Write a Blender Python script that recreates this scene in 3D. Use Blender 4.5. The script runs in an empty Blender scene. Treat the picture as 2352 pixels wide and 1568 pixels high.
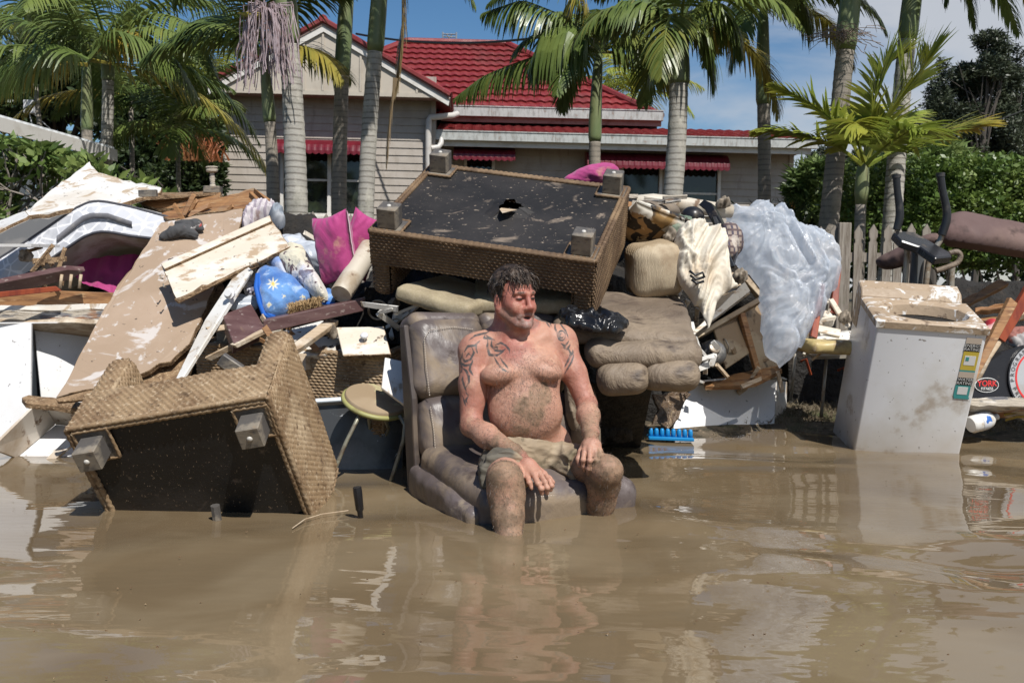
import bpy, bmesh, math, random
import numpy as np
from mathutils import Vector, Matrix, noise as mnoise
random.seed(7); RNG = np.random.default_rng(7)
C = bpy.context.scene
COL = C.collection
R = math.radians

# ---------------------------------------------------------------- camera
F = 2352*35/36; CAMZ = .9; PITCH = R(3.2); ROLL = R(1.0)
cam_d = bpy.data.cameras.new('camera'); cam = bpy.data.objects.new('camera', cam_d); COL.objects.link(cam)
RC = Matrix.Rotation(math.pi/2-PITCH, 3, 'X') @ Matrix.Rotation(ROLL, 3, 'Z')
cam.matrix_world = Matrix.Translation((0, 0, CAMZ)) @ RC.to_4x4()
cam_d.lens = 35; cam_d.sensor_width = 36; cam_d.clip_end = 2000; cam_d.clip_start = .05
cam_d.dof.use_dof = True; cam_d.dof.focus_distance = 4.0; cam_d.dof.aperture_fstop = 10
C.camera = cam
# ---------------------------------------------------------------- sky, sun, exposure
SUN_EL, SUN_AZ = R(53), R(27)          # azimuth measured to the right of straight behind the camera
w = bpy.data.worlds.new('World'); C.world = w; w.use_nodes = True
nt = w.node_tree; nt.nodes.clear()
N = nt.nodes.new; L = nt.links.new
sky = N('ShaderNodeTexSky'); sky.sky_type = 'NISHITA'; sky.sun_disc = False
sky.sun_elevation = SUN_EL; sky.sun_rotation = math.pi - SUN_AZ; sky.air_density = 1.0; sky.dust_density = .3; sky.ozone_density = 3.0
tc = N('ShaderNodeTexCoord'); mp = N('ShaderNodeMapping'); mp.inputs['Scale'].default_value = (1.6, 1.6, 5.5); mp.inputs['Location'].default_value = (.35, .1, .3)
nz = N('ShaderNodeTexNoise'); nz.inputs['Scale'].default_value = 1.7; nz.inputs['Detail'].default_value = 7; nz.inputs['Roughness'].default_value = .55; nz.inputs['Distortion'].default_value = .5
L(tc.outputs['Generated'], mp.inputs['Vector']); L(mp.outputs[0], nz.inputs['Vector'])
sx = N('ShaderNodeSeparateXYZ'); L(tc.outputs['Generated'], sx.inputs[0])
mr = N('ShaderNodeMapRange'); mr.inputs[1].default_value = -.05; mr.inputs[2].default_value = .42; mr.inputs[3].default_value = -.22; mr.inputs[4].default_value = .17
L(sx.outputs['X'], mr.inputs[0])
ad = N('ShaderNodeMath'); ad.operation = 'ADD'; L(nz.outputs['Fac'], ad.inputs[0]); L(mr.outputs[0], ad.inputs[1])
mr2 = N('ShaderNodeMapRange'); mr2.interpolation_type = 'SMOOTHSTEP'; mr2.inputs[1].default_value = .42; mr2.inputs[2].default_value = .72; mr2.inputs[4].default_value = .85
L(ad.outputs[0], mr2.inputs[0])
mx = N('ShaderNodeMix'); mx.data_type = 'RGBA'; mx.inputs['B'].default_value = (6.6, 6.8, 7.2, 1)
L(mr2.outputs[0], mx.inputs['Factor']); hs_ = N('ShaderNodeHueSaturation'); hs_.inputs['Saturation'].default_value = 1.22; L(sky.outputs[0], hs_.inputs['Color']); L(hs_.outputs[0], mx.inputs['A'])
bg = N('ShaderNodeBackground'); bg.inputs['Strength'].default_value = .080; L(mx.outputs['Result'], bg.inputs['Color'])
wo = N('ShaderNodeOutputWorld'); L(bg.outputs[0], wo.inputs['Surface'])
sd = Vector((math.sin(SUN_AZ)*math.cos(SUN_EL), -math.cos(SUN_AZ)*math.cos(SUN_EL), math.sin(SUN_EL)))
sl = bpy.data.lights.new('sun', 'SUN'); sl.energy = 5.0; sl.angle = R(.5); sl.color = (1, .965, .91)
so = bpy.data.objects.new('sun', sl); COL.objects.link(so); so.rotation_euler = sd.to_track_quat('Z', 'Y').to_euler(); so.location = (3, -4, 9)
C.view_settings.view_transform = 'Standard'; C.view_settings.look = 'None'; C.view_settings.exposure = 0.16; C.view_settings.gamma = 1
C.cycles.max_bounces = 6; C.cycles.transparent_max_bounces = 12; C.cycles.use_denoising = True
C.cycles.caustics_reflective = False; C.cycles.caustics_refractive = False

# ---------------------------------------------------------------- picture -> place (real positions are worked out from measured depths)
RCn = np.array(RC)
CP = np.array([0, 0, CAMZ])
def ray(vx, vy): return RCn @ np.array([(vx-1176)/F, -(vy-784)/F, -1.])
GK = 1.0            # distance factor of the group being built (groups differ in how far off they lie)
def P(vx, vy, Y):
    d = ray(vx, vy); return CP + d*(Y*GK/d[1])
def WZ(vx, vy, z=0.):
    d = ray(vx, vy); return CP + d*((z-CAMZ)/d[2])
class Pl:
    """plane through three measured points; f(vx,vy) -> the point of it seen there"""
    def __init__(s, a, b, c):
        s.o = P(*a); n = np.cross(P(*b)-s.o, P(*c)-s.o); n /= np.linalg.norm(n)
        if n @ (s.o-CP) > 0: n = -n
        s.n = n
    def __call__(s, vx, vy, up=0.):
        d = ray(vx, vy); return CP + d*(((s.o+s.n*up-CP) @ s.n)/(d @ s.n))
def nrm(v): v = np.array(v, float); return v/np.linalg.norm(v)

# ---------------------------------------------------------------- numpy noise
_pm = RNG.permutation(256); _pm = np.concatenate([_pm, _pm, _pm]); _gr = RNG.normal(size=(256, 3)); _gr /= np.linalg.norm(_gr, axis=1)[:, None]
def pn(x, y, z):
    x, y, z = np.broadcast_arrays(np.asarray(x, float), np.asarray(y, float), np.asarray(z, float))
    xi, yi, zi = (np.floor(a).astype(int) for a in (x, y, z)); xf, yf, zf = x-xi, y-yi, z-zi
    u, v, w_ = (a*a*a*(a*(a*6-15)+10) for a in (xf, yf, zf)); out = 0
    for dx in (0, 1):
        for dy in (0, 1):
            for dz in (0, 1):
                g = _gr[_pm[_pm[_pm[(xi+dx) & 255]+((yi+dy) & 255)]+((zi+dz) & 255)]]
                out = out + (u if dx else 1-u)*(v if dy else 1-v)*(w_ if dz else 1-w_)*(g[..., 0]*(xf-dx)+g[..., 1]*(yf-dy)+g[..., 2]*(zf-dz))
    return out*1.5
def fbm(x, y, z, o=3):
    a, s, t = 1., 1., 0.
    for i in range(o): t = t + a*pn(x*s+i*7.3, y*s, z*s); a *= .5; s *= 2
    return t

# ---------------------------------------------------------------- materials
def mat(name, base, layers=(), rough=.6, bump=(), metal=0., spec=.5, coat=0., trans=0., alpha=1., rvar=.15, coord='Object', transl=0., ior=1.45, sheen=0.):
    m = bpy.data.materials.new(name); m.use_nodes = True; t = m.node_tree; n = t.nodes; l = t.links; b = n['Principled BSDF']
    co = n.new('ShaderNodeTexCoord').outputs[coord]
    def mapped(st, loc=(0, 0, 0), rot=(0, 0, 0)):
        q = n.new('ShaderNodeMapping'); q.inputs['Scale'].default_value = st; q.inputs['Location'].default_value = loc; q.inputs['Rotation'].default_value = rot
        l.new(co, q.inputs['Vector']); return q.outputs[0]
    def tex(kind, sc, o):
        v = mapped(o.get('st', (1, 1, 1)), o.get('loc', (0, 0, 0)), o.get('rot', (0, 0, 0)))
        if kind == 'voro':
            x = n.new('ShaderNodeTexVoronoi'); x.inputs['Scale'].default_value = sc; x.feature = o.get('feat', 'F1'); l.new(v, x.inputs['Vector']); return x.outputs['Distance']
        if kind == 'wave':
            x = n.new('ShaderNodeTexWave'); x.bands_direction = o.get('dir', 'X'); x.inputs['Scale'].default_value = sc; x.inputs['Distortion'].default_value = o.get('dist', 3); x.inputs['Detail'].default_value = 3; l.new(v, x.inputs['Vector']); return x.outputs['Fac']
        if kind == 'grad':
            x = n.new('ShaderNodeSeparateXYZ'); l.new(v, x.inputs[0]); return x.outputs[o.get('ax', 'Z')]
        x = n.new('ShaderNodeTexNoise'); x.inputs['Scale'].default_value = sc; x.inputs['Detail'].default_value = o.get('det', 6); x.inputs['Roughness'].default_value = o.get('ro', .6); x.inputs['Distortion'].default_value = o.get('dist', 0); l.new(v, x.inputs['Vector']); return x.outputs['Fac']
    cur = None
    rcur = None
    for ly in layers:
        col, kind, sc, lo, hi = ly[:5]; o = ly[5] if len(ly) > 5 else {}
        if kind == 'attr':
            a = n.new('ShaderNodeAttribute'); a.attribute_name = sc; fac = a.outputs['Fac']
            if 'mul' in o:   # break the painted mask up with noise
                z = tex('noise', o['mul'], o); s1 = n.new('ShaderNodeMath'); s1.operation = 'ADD'; l.new(fac, s1.inputs[0]); l.new(z, s1.inputs[1]); s2 = n.new('ShaderNodeMath'); s2.operation = 'SUBTRACT'; l.new(s1.outputs[0], s2.inputs[0]); s2.inputs[1].default_value = .5; fac = s2.outputs[0]
        else: fac = tex(kind, sc, o)
        if kind == 'noise': lo, hi = .5+(lo-.5)/1.25, .5+(hi-.5)/1.25
        r = n.new('ShaderNodeMapRange'); r.inputs[1].default_value = lo; r.inputs[2].default_value = hi; r.inputs[4].default_value = o.get('a', 1.); l.new(fac, r.inputs[0]); fac = r.outputs[0]
        if 'mask' in o:
            a = n.new('ShaderNodeAttribute'); a.attribute_name = o['mask']; q = n.new('ShaderNodeMath'); q.operation = 'MULTIPLY'; l.new(fac, q.inputs[0]); l.new(a.outputs['Fac'], q.inputs[1]); fac = q.outputs[0]
        x = n.new('ShaderNodeMix'); x.data_type = 'RGBA'; x.inputs['B'].default_value = (*col, 1); l.new(fac, x.inputs['Factor'])
        if cur is None: x.inputs['A'].default_value = (*base, 1)
        else: l.new(cur, x.inputs['A'])
        cur = x.outputs['Result']
        if 'rough' in o:
            x = n.new('ShaderNodeMix'); x.data_type = 'FLOAT'; l.new(fac, x.inputs[0]); x.inputs[3].default_value = o['rough']
            if rcur is None: x.inputs[2].default_value = rough
            else: l.new(rcur, x.inputs[2])
            rcur = x.outputs[0]
    if cur is None: b.inputs['Base Color'].default_value = (*base, 1)
    else: l.new(cur, b.inputs['Base Color'])
    if rcur is not None: l.new(rcur, b.inputs['Roughness'])
    elif rvar:
        z = tex('noise', 6, {}); r = n.new('ShaderNodeMapRange'); r.inputs[1].default_value = .3; r.inputs[2].default_value = .7; r.inputs[3].default_value = max(.02, rough-rvar); r.inputs[4].default_value = min(1, rough+rvar); l.new(z, r.inputs[0]); l.new(r.outputs[0], b.inputs['Roughness'])
    else: b.inputs['Roughness'].default_value = rough
    b.inputs['Metallic'].default_value = metal; b.inputs['Specular IOR Level'].default_value = spec; b.inputs['Coat Weight'].default_value = coat
    b.inputs['Transmission Weight'].default_value = trans; b.inputs['Alpha'].default_value = alpha; b.inputs['IOR'].default_value = ior; b.inputs['Sheen Weight'].default_value = sheen
    prev = None
    for bp in bump:
        kind, sc, stg, dist = bp[:4]; o = bp[4] if len(bp) > 4 else {}
        h = tex(kind, sc, o); x = n.new('ShaderNodeBump'); x.inputs['Strength'].default_value = stg; x.inputs['Distance'].default_value = dist; l.new(h, x.inputs['Height'])
        if prev is not None: l.new(prev, x.inputs['Normal'])
        prev = x.outputs[0]
    if prev is not None: l.new(prev, b.inputs['Normal'])
    if transl:
        tr = n.new('ShaderNodeBsdfTranslucent'); ms = n.new('ShaderNodeMixShader'); ms.inputs[0].default_value = transl
        if cur is None: tr.inputs[0].default_value = (*base, 1)
        else: l.new(cur, tr.inputs[0])
        l.new(b.outputs[0], ms.inputs[1]); l.new(tr.outputs[0], ms.inputs[2]); l.new(ms.outputs[0], n['Material Output'].inputs['Surface'])
    return m

# ---------------------------------------------------------------- objects
WO = {}
def tag(o, label=None, cat=None, group=None, kind=None):
    if label: o['label'] = label
    if cat: o['category'] = cat
    if group: o['group'] = group
    if kind: o['kind'] = kind
    return o
def thing(name, label, cat, loc, group=None):
    o = bpy.data.objects.new(name, None); COL.objects.link(o); o.location = tuple(float(a) for a in loc); o.empty_display_size = .1
    WO[o] = np.array(loc, float); return tag(o, label, cat, group)
def obj(name, V, Fc, m, parent=None, smooth=False, label=None, cat=None, group=None, kind=None, bevel=0., midx=None, attrs=None, origin=None, seg=1, auto=None):
    V = np.asarray(V, float).reshape(-1, 3)
    c = V.mean(0) if origin is None else np.array(origin, float)
    me = bpy.data.meshes.new(name)
    if isinstance(Fc, np.ndarray):
        k = Fc.shape[1]; me.vertices.add(len(V)); me.vertices.foreach_set('co', (V-c).ravel().astype(np.float32)); me.loops.add(Fc.size); me.loops.foreach_set('vertex_index', Fc.ravel().astype(np.int32))
        me.polygons.add(len(Fc)); me.polygons.foreach_set('loop_start', (np.arange(len(Fc))*k).astype(np.int32)); me.update(calc_edges=True)
    else: me.from_pydata([tuple(v) for v in (V-c)], [], [tuple(int(i) for i in f) for f in Fc])
    for mm in (m if isinstance(m, (list, tuple)) else [m]): me.materials.append(mm)
    if midx is not None: me.polygons.foreach_set('material_index', np.array(midx, np.int32))
    if smooth: me.polygons.foreach_set('use_smooth', np.ones(len(me.polygons), bool))
    if auto: me.set_sharp_from_angle(angle=R(auto))
    for k_, a in (attrs or {}).items():
        at = me.attributes.new(k_, 'FLOAT', 'POINT'); at.data.foreach_set('value', np.asarray(a, np.float32))
    me.validate(); me.update()
    o = bpy.data.objects.new(name, me); COL.objects.link(o)
    if parent is not None: o.parent = parent; o.location = tuple(c-WO[parent])
    else: o.location = tuple(c)
    WO[o] = c
    if bevel:
        b = o.modifiers.new('bevel', 'BEVEL'); b.width = bevel; b.segments = seg; b.limit_method = 'ANGLE'; b.angle_limit = R(40)
    return tag(o, label, cat, group, kind)

class MB:
    def __init__(s): s.V = []; s.F = []; s.M = []; s.n = 0
    def add(s, V, Fc, mi=0):
        V = np.asarray(V, float).reshape(-1, 3); s.V.append(V); s.F += [tuple(int(i)+s.n for i in f) for f in Fc]; s.M += [mi]*len(Fc); s.n += len(V); return s
    def box(s, c, h, Rm=None, mi=0):
        Rm = np.eye(3) if Rm is None else np.asarray(Rm)
        q = np.array([[x, y, z] for x in (-1, 1) for y in (-1, 1) for z in (-1, 1)], float)*np.array(h)
        return s.add(np.array(c)+q @ Rm.T, [(0, 1, 3, 2), (4, 6, 7, 5), (0, 4, 5, 1), (2, 3, 7, 6), (0, 2, 6, 4), (1, 5, 7, 3)], mi)
    def par(s, O, A, B, Cc, mi=0):          # parallelepiped from a corner and three edges
        O, A, B, Cc = (np.array(a, float) for a in (O, A, B, Cc))
        return s.add([O, O+Cc, O+B, O+B+Cc, O+A, O+A+Cc, O+A+B, O+A+B+Cc], [(0, 1, 3, 2), (4, 6, 7, 5), (0, 4, 5, 1), (2, 3, 7, 6), (0, 2, 6, 4), (1, 5, 7, 3)], mi)
    def slab(s, pts, off, mi=0, mside=None):
        pts = np.array(pts, float); n = len(pts); off = np.array(off, float)
        nn = np.cross(pts[1]-pts[0], pts[2]-pts[1]); 
        s.add(np.concatenate([pts, pts+off]), [tuple(range(n))], mi)
        b = s.n-2*n; s.F.append(tuple(b+n+i for i in reversed(range(n)))); s.M.append(mi)
        for i in range(n):
            j = (i+1) % n; s.F.append((b+i, b+n+i, b+n+j, b+j)); s.M.append(mi if mside is None else mside)
        return s
    def tube(s, path, rad, n=10, mi=0, caps=True, ref=None, sq=None):
        path = np.array(path, float); m = len(path); rad = np.broadcast_to(np.asarray(rad, float), (m,)) if np.ndim(rad) < 2 else np.asarray(rad)
        T = np.gradient(path, axis=0); T /= np.linalg.norm(T, axis=1)[:, None]+1e-12
        u = np.array(ref if ref is not None else ((0, 0, 1) if abs(T[0][2]) < .9 else (1, 0, 0)), float); V = []
        th = np.linspace(0, 2*np.pi, n, endpoint=False)
        for i in range(m):
            u = u-T[i]*(u @ T[i]); u /= np.linalg.norm(u)+1e-12; v = np.cross(T[i], u)
            rr = rad[i] if np.ndim(rad) == 1 else rad[i][:, None]
            k = 1.
            V.append(path[i]+rr*k*(np.cos(th)[:, None]*u+np.sin(th)[:, None]*v))
        Fs = [(i*n+j, i*n+(j+1) % n, (i+1)*n+(j+1) % n, (i+1)*n+j) for i in range(m-1) for j in range(n)]
        if caps: Fs += [tuple(reversed(range(n))), tuple((m-1)*n+j for j in range(n))]
        return s.add(np.concatenate(V), Fs, mi)
    def lathe(s, O, ax, prof, n=16, mi=0):   # prof: (radius, height) along ax
        O = np.array(O, float); ax = nrm(ax); return s.tube([O+ax*h for r, h in prof], [max(r, 1e-4) for r, h in prof], n, mi)
    def build(s, name, m, parent=None, **k): return obj(name, np.concatenate(s.V), s.F, m, parent, midx=s.M if isinstance(m, (list, tuple)) else None, **k)

def jag(pts, amp=.004, step=.05, closed=True):   # break straight outlines up as worn board edges
    out = []; pts = [np.array(p, float) for p in pts]; n = len(pts)
    for i in range(n if closed else n-1):
        a, b = pts[i], pts[(i+1) % n]; k = max(1, int(np.linalg.norm(b-a)/step)); out.append(a)
        for j in range(1, k): out.append(a+(b-a)*j/k+RNG.normal(size=3)*amp*np.array([1, .3, 1]))
    return out
def board(name, px, plane, th, m, parent=None, jg=0., bevel=.003, up=0., **k):
    pts = [plane(x, y, up) for x, y in px]
    if jg: pts = jag(pts, jg)
    if not isinstance(m, (list, tuple)): m = [m, m]
    return MB().slab(pts, -plane.n*th, 0, 1).build(name, m, parent, bevel=bevel, **k)
def rope(path, r=.008, pitch=.028, n=8):
    path = np.array(path, float); seg = np.linalg.norm(np.diff(path, axis=0), axis=1); cum = np.concatenate([[0], np.cumsum(seg)]); k = max(8, int(cum[-1]/.006)); t = np.linspace(0, cum[-1], k)
    q = np.stack([np.interp(t, cum, path[:, i]) for i in range(3)], 1); th = np.linspace(0, 2*np.pi, n, endpoint=False)
    rad = r*(.72+.38*np.abs(np.cos(th[None, :]+t[:, None]*np.pi/pitch)))
    return q, rad

# ---------------------------------------------------------------- signed-distance bodies -> one continuous mesh
def surface_nets(D, o, h):
    S = D < 0; nx, ny, nz_ = D.shape
    cnt = np.zeros((nx-1, ny-1, nz_-1), np.uint8)
    for a in (0, 1):
        for b in (0, 1):
            for c in (0, 1): cnt += S[a:nx-1+a, b:ny-1+b, c:nz_-1+c]
    act = np.argwhere((cnt > 0) & (cnt < 8)); idx = -np.ones(cnt.shape, np.int32); idx[tuple(act.T)] = np.arange(len(act)); del cnt
    cor = np.array([[a, b, c] for a in (0, 1) for b in (0, 1) for c in (0, 1)]); val = np.stack([D[tuple((act+k).T)] for k in cor], 1).astype(float)
    acc = np.zeros((len(act), 3)); wt = np.zeros(len(act))
    for i in range(8):
        for j in range(i+1, 8):
            if np.abs(cor[i]-cor[j]).sum() != 1: continue
            a, b = val[:, i], val[:, j]; m = (a < 0) != (b < 0); t = np.where(m, a/np.where(m, a-b, 1), 0)
            acc += np.where(m[:, None], cor[i]+t[:, None]*(cor[j]-cor[i]), 0); wt += m
    V = (act+acc/wt[:, None])*h+np.array(o)
    Fs = []
    for ax in range(3):
        sl0 = [slice(1, -1)]*3; sl0[ax] = slice(0, -1); sl1 = list(sl0); sl1[ax] = slice(1, None)
        A, B = S[tuple(sl0)], S[tuple(sl1)]; e = np.argwhere(A != B); 
        if not len(e): continue
        fl = A[tuple(e.T)]
        g = e+1; g[:, ax] -= 1; u, v = (ax+1) % 3, (ax+2) % 3
        def at(du, dv): q = g.copy(); q[:, u] -= du; q[:, v] -= dv; return idx[tuple(q.T)]
        q = np.stack([at(1, 1), at(0, 1), at(0, 0), at(1, 0)], 1); q[~fl] = q[~fl][:, ::-1]; Fs.append(q)
    Fs = np.concatenate(Fs); return V, Fs[(Fs >= 0).all(1)]
class SDF:
    def __init__(s, lo, hi, h):
        s.o = np.array(lo, float); s.h = h; s.n = np.ceil((np.array(hi)-s.o)/h).astype(int)+1; s.D = np.full(tuple(s.n), .08, np.float32)
    def grid(s, lo, hi):
        a = np.clip(np.floor((np.array(lo)-s.o)/s.h).astype(int), 0, s.n-1); b = np.clip(np.ceil((np.array(hi)-s.o)/s.h).astype(int)+1, 1, s.n)
        ax = [s.o[i]+np.arange(a[i], b[i])*s.h for i in range(3)]
        return tuple(slice(a[i], b[i]) for i in range(3)), np.meshgrid(*ax, indexing='ij', sparse=True)
    def op(s, lo, hi, fn, k=.01, mode='u', pad=.05):
        lo = np.array(lo)-pad-k; hi = np.array(hi)+pad+k; sl, (x, y, z) = s.grid(lo, hi); d = np.asarray(fn(x, y, z), np.float32); a = s.D[sl]
        if mode == 'u': hh = np.maximum(k-np.abs(a-d), 0)/k if k else 0; s.D[sl] = np.minimum(a, d)-hh*hh*k*.25
        else: d = -d if mode == 's' else d; hh = np.maximum(k-np.abs(a-d), 0)/k if k else 0; s.D[sl] = np.maximum(a, d)+hh*hh*k*.25
        return s
    def cone(s, a, b, ra, rb, k=.02, mode='u', flat=None):
        a, b = np.array(a, float), np.array(b, float); ab = b-a; L2 = ab @ ab; r = max(ra, rb)
        def fn(x, y, z):
            px, py, pz = x-a[0], y-a[1], z-a[2]; t = np.clip((px*ab[0]+py*ab[1]+pz*ab[2])/L2, 0, 1)
            return np.sqrt((px-t*ab[0])**2+(py-t*ab[1])**2+(pz-t*ab[2])**2)-(ra+(rb-ra)*t)
        return s.op(np.minimum(a, b)-r, np.maximum(a, b)+r, fn, k, mode)
    def ell(s, c, r, Rm=None, k=.02, mode='u'):
        c = np.array(c, float); r = np.array(r, float); Rm = np.eye(3) if Rm is None else np.asarray(Rm, float); m = np.abs(Rm) @ r
        def fn(x, y, z):
            px, py, pz = x-c[0], y-c[1], z-c[2]; q = [(px*Rm[0, i]+py*Rm[1, i]+pz*Rm[2, i])/r[i] for i in range(3)]
            k0 = np.sqrt(q[0]**2+q[1]**2+q[2]**2); k1 = np.sqrt((q[0]/r[0])**2+(q[1]/r[1])**2+(q[2]/r[2])**2)+1e-9; return k0*(k0-1)/k1
        return s.op(c-m, c+m, fn, k, mode)
    def rbox(s, c, hs, r, Rm=None, k=.01, mode='u', puff=0., nz_=None):
        c = np.array(c, float); hs = np.array(hs, float); Rm = np.eye(3) if Rm is None else np.asarray(Rm, float); m = np.abs(Rm) @ hs+abs(puff)
        def fn(x, y, z):
            px, py, pz = x-c[0], y-c[1], z-c[2]; l = [px*Rm[0, i]+py*Rm[1, i]+pz*Rm[2, i] for i in range(3)]
            pf = puff*np.clip(1-(l[0]/hs[0])**2, 0, 1)*np.clip(1-(l[1]/hs[1])**2, 0, 1) if puff else 0
            q = [np.abs(l[0])-hs[0]+r, np.abs(l[1])-hs[1]+r, np.abs(l[2])-hs[2]+r-pf]
            d = np.sqrt(sum(np.maximum(a, 0)**2 for a in q))+np.minimum(np.maximum(np.maximum(q[0], q[1]), q[2]), 0)-r
            if nz_: d = d+nz_(l[0], l[1], l[2])
            return d
        return s.op(c-m, c+m, fn, k, mode)
    def mesh(s): return surface_nets(s.D, s.o, s.h)

# ---------------------------------------------------------------- shared materials
M = {}
MUD = (.235, .165, .10); MUDL = (.36, .27, .18)
def mudlay(amt=.5, sc=4, col=MUD, a=.9, **k): return (col, 'noise', sc, amt, amt+.12, dict(a=a, rough=.85, **k))
# ================================================================ ground, water
def ground_z(x, y):
    x = np.asarray(x, float); y = np.asarray(y, float)
    z = np.interp(y, [-50, 2, 4.3, 5.5, 6.0, 6.6, 8.6, 10, 60], [-.45, -.42, -.34, -.12, .0, .07, .28, .34, .6])
    return z+.03*fbm(x*1.3, y*1.3, 0, 2)
xs = np.concatenate([[-600, -200, -80, -40, -20], np.arange(-12, 12.01, .2), [20, 40, 80, 200, 600]]); ys = np.concatenate([[-80, -20, -8], np.arange(-4, 14, .15), [18, 25, 40, 80, 200, 700]])
X, Y = np.meshgrid(xs, ys, indexing='ij'); Z = ground_z(X, Y)
def gridF(nx, ny): i = np.arange(nx-1)[:, None]*ny+np.arange(ny-1)[None]; i = i.ravel(); return np.stack([i, i+ny, i+ny+1, i+1], 1)
M['mud'] = mat('muddy_ground', (.13, .10, .065), [((.05, .042, .025), 'noise', 9, .45, .6), ((.07, .085, .03), 'noise', 2.2, .55, .7), (MUDL, 'noise', 30, .6, .7, {'a': .6})], rough=.8, bump=[('noise', 30, .8, .03), ('noise', 140, .5, .01)])
obj('ground', np.stack([X, Y, Z], -1), gridF(len(xs), len(ys)), M['mud'], kind='structure', smooth=True, origin=(0, 0, 0))
xs = np.arange(-12, 12.01, .045); ys = np.concatenate([np.arange(-4, 1, .09), np.arange(1, 7.2, .03)])
X, Y = np.meshgrid(xs, ys, indexing='ij')
wx = X+.5*pn(X*.9, Y*.9, 3.); wy = Y+.4*pn(X*.9+9, Y*.9, 5.)
Z = .024*pn(wx*.8, wy*1.5, .3)+.0120*pn(wx*1.5+4, wy*2.7, 1.7)+.0010*pn(wx*3.8, wy*7, 2.2)
Z *= .55+.75*np.clip(.5+1.2*pn(X*.35, Y*.45, 9.), 0, 1)
def ripp(cx, cy, a, wl, dec):
    r = np.hypot(X-cx, Y-cy); return a*np.cos(2*np.pi*r/wl)*np.exp(-r/dec)
Z += ripp(0.02, 3.5, .0016, .11, .35)+ripp(.38, 3.8, .0013, .10, .3)+ripp(-1.05, 3.9, .001, .12, .3)
M['water'] = mat('muddy_flood_water', (.155, .112, .064), [((.195, .148, .09), 'noise', 1.3, .4, .65, dict(det=3, dist=1)), ((.115, .08, .046), 'noise', .7, .5, .75, dict(det=2))], rough=.02, rvar=0, spec=.5, ior=1.36,
   bump=[('noise', 4, .05, .03, dict(st=(1, 2.2, 1), det=2))])
obj('flood_water', np.stack([X, Y, Z], -1), gridF(len(xs), len(ys)), M['water'], kind='structure', smooth=True, origin=(0, 0, 0))

# ================================================================ house
HY = 20.; YAW = R(2.5); HU = np.array([math.cos(YAW), math.sin(YAW), 0]); HW = np.array([-math.sin(YAW), math.cos(YAW), 0]); HC = np.array([0, HY, 0.])
def hp(vx, vy, w_=0.):
    d = ray(vx, vy); t = ((HC+HW*w_-CP) @ HW)/(d @ HW); q = CP+d*t-HC; return q @ HU, q[2]
def hw(u, w_, z): return HC+HU*u+HW*w_+np.array([0, 0, z])
M['board'] = mat('cream_weatherboard_paint', (.37, .33, .285), [((.29, .255, .215), 'noise', 3, .45, .65, {'a': .5}), ((.22, .185, .15), 'noise', 9, .58, .72, dict(a=.5, st=(1, 1, .15)))], rough=.65, bump=[('noise', 40, .1, .01)])
M['batten'] = mat('gable_infill_paint', (.45, .40, .33), [((.36, .31, .25), 'noise', 3, .5, .7, {'a': .5})], rough=.6)
M['trim'] = mat('white_trim_paint', (.62, .60, .56), [((.42, .38, .32), 'noise', 5, .5, .72, {'a': .6})], rough=.5)
M['gutter'] = mat('grey_gutter_metal', (.42, .43, .41), [((.2, .2, .18), 'noise', 8, .45, .7, dict(a=.7, st=(2, 2, .6))), ((.25, .12, .07), 'noise', 16, .62, .72, {'a': .5})], rough=.5, metal=.1)
M['soffit'] = mat('dusty_pink_fascia_paint', (.30, .21, .18), [((.16, .09, .06), 'noise', 7, .5, .7, {'a': .7})], rough=.7)
M['roof'] = mat('red_pressed_metal_tile', (.17, .017, .018), [((.23, .036, .033), 'noise', 2.2, .4, .7, {'a': .8}), ((.19, .022, .03), 'noise', 9, .5, .72, {'a': .7}), ((.30, .12, .10), 'noise', 14, .60, .72, {'a': .5}), ((.09, .03, .025), 'noise', 1.1, .55, .75, {'a': .6})], rough=.5, bump=[('noise', 60, .3, .01)])
M['awn'] = mat('red_awning_metal', (.135, .012, .020), [((.10, .008, .014), 'noise', 4, .45, .65)], rough=.34, rvar=.08, spec=.5)
M['glass'] = mat('dark_window_glass', (.012, .014, .013), [((.03, .04, .02), 'noise', 3, .5, .7)], rough=.06, rvar=0, spec=.7)
M['unlit'] = mat('unlit_room_and_eave_black', (.02, .018, .016), rough=.9)  # near black painted in for unlit rooms and the shaded upper wall
u0, z0 = hp(512, 212); u1, _ = hp(1002, 212); _, zb = hp(512, 640)
house = thing('weatherboard_house', 'cream weatherboard house with red tiled gable and hip roofs behind the palms', 'house', hw((u0+u1)/2, 0, .4))
BH = .147
def wall(name, ua, ub, w_, za, zb_, holes=()):
    mb = MB(); z = za; k = 0
    while z < zb_-.01:
        zt = min(z+BH, zb_); cuts = [(ua, ub)]
        for (a, b, c, d) in holes:
            if z+.07 > c and z+.07 < d: cuts = [q for (s_, e_) in cuts for q in ((s_, min(e_, a)), (max(s_, b), e_)) if q[1]-q[0] > .01]
        for s_, e_ in cuts:
            n = max(1, int((e_-s_)/.6)); us = np.linspace(s_, e_, n+1)
            for i in range(n):
                a, b = us[i], us[i+1]
                mb.add([hw(a, w_-.022, z), hw(b, w_-.022, z), hw(b, w_-.004, zt), hw(a, w_-.004, zt), hw(a, w_, z), hw(b, w_, z)], [(0, 1, 2, 3), (1, 0, 4, 5)])
        z = zt; k += 1
    return mb.build(name, M['board'], house)
def hbox(mb, ua, ub, wa, wb, za, zb_, mi=0): mb.par(hw(ua, wa, za), HU*(ub-ua), HW*(wb-wa), np.array([0, 0, zb_-za]), mi)
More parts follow.
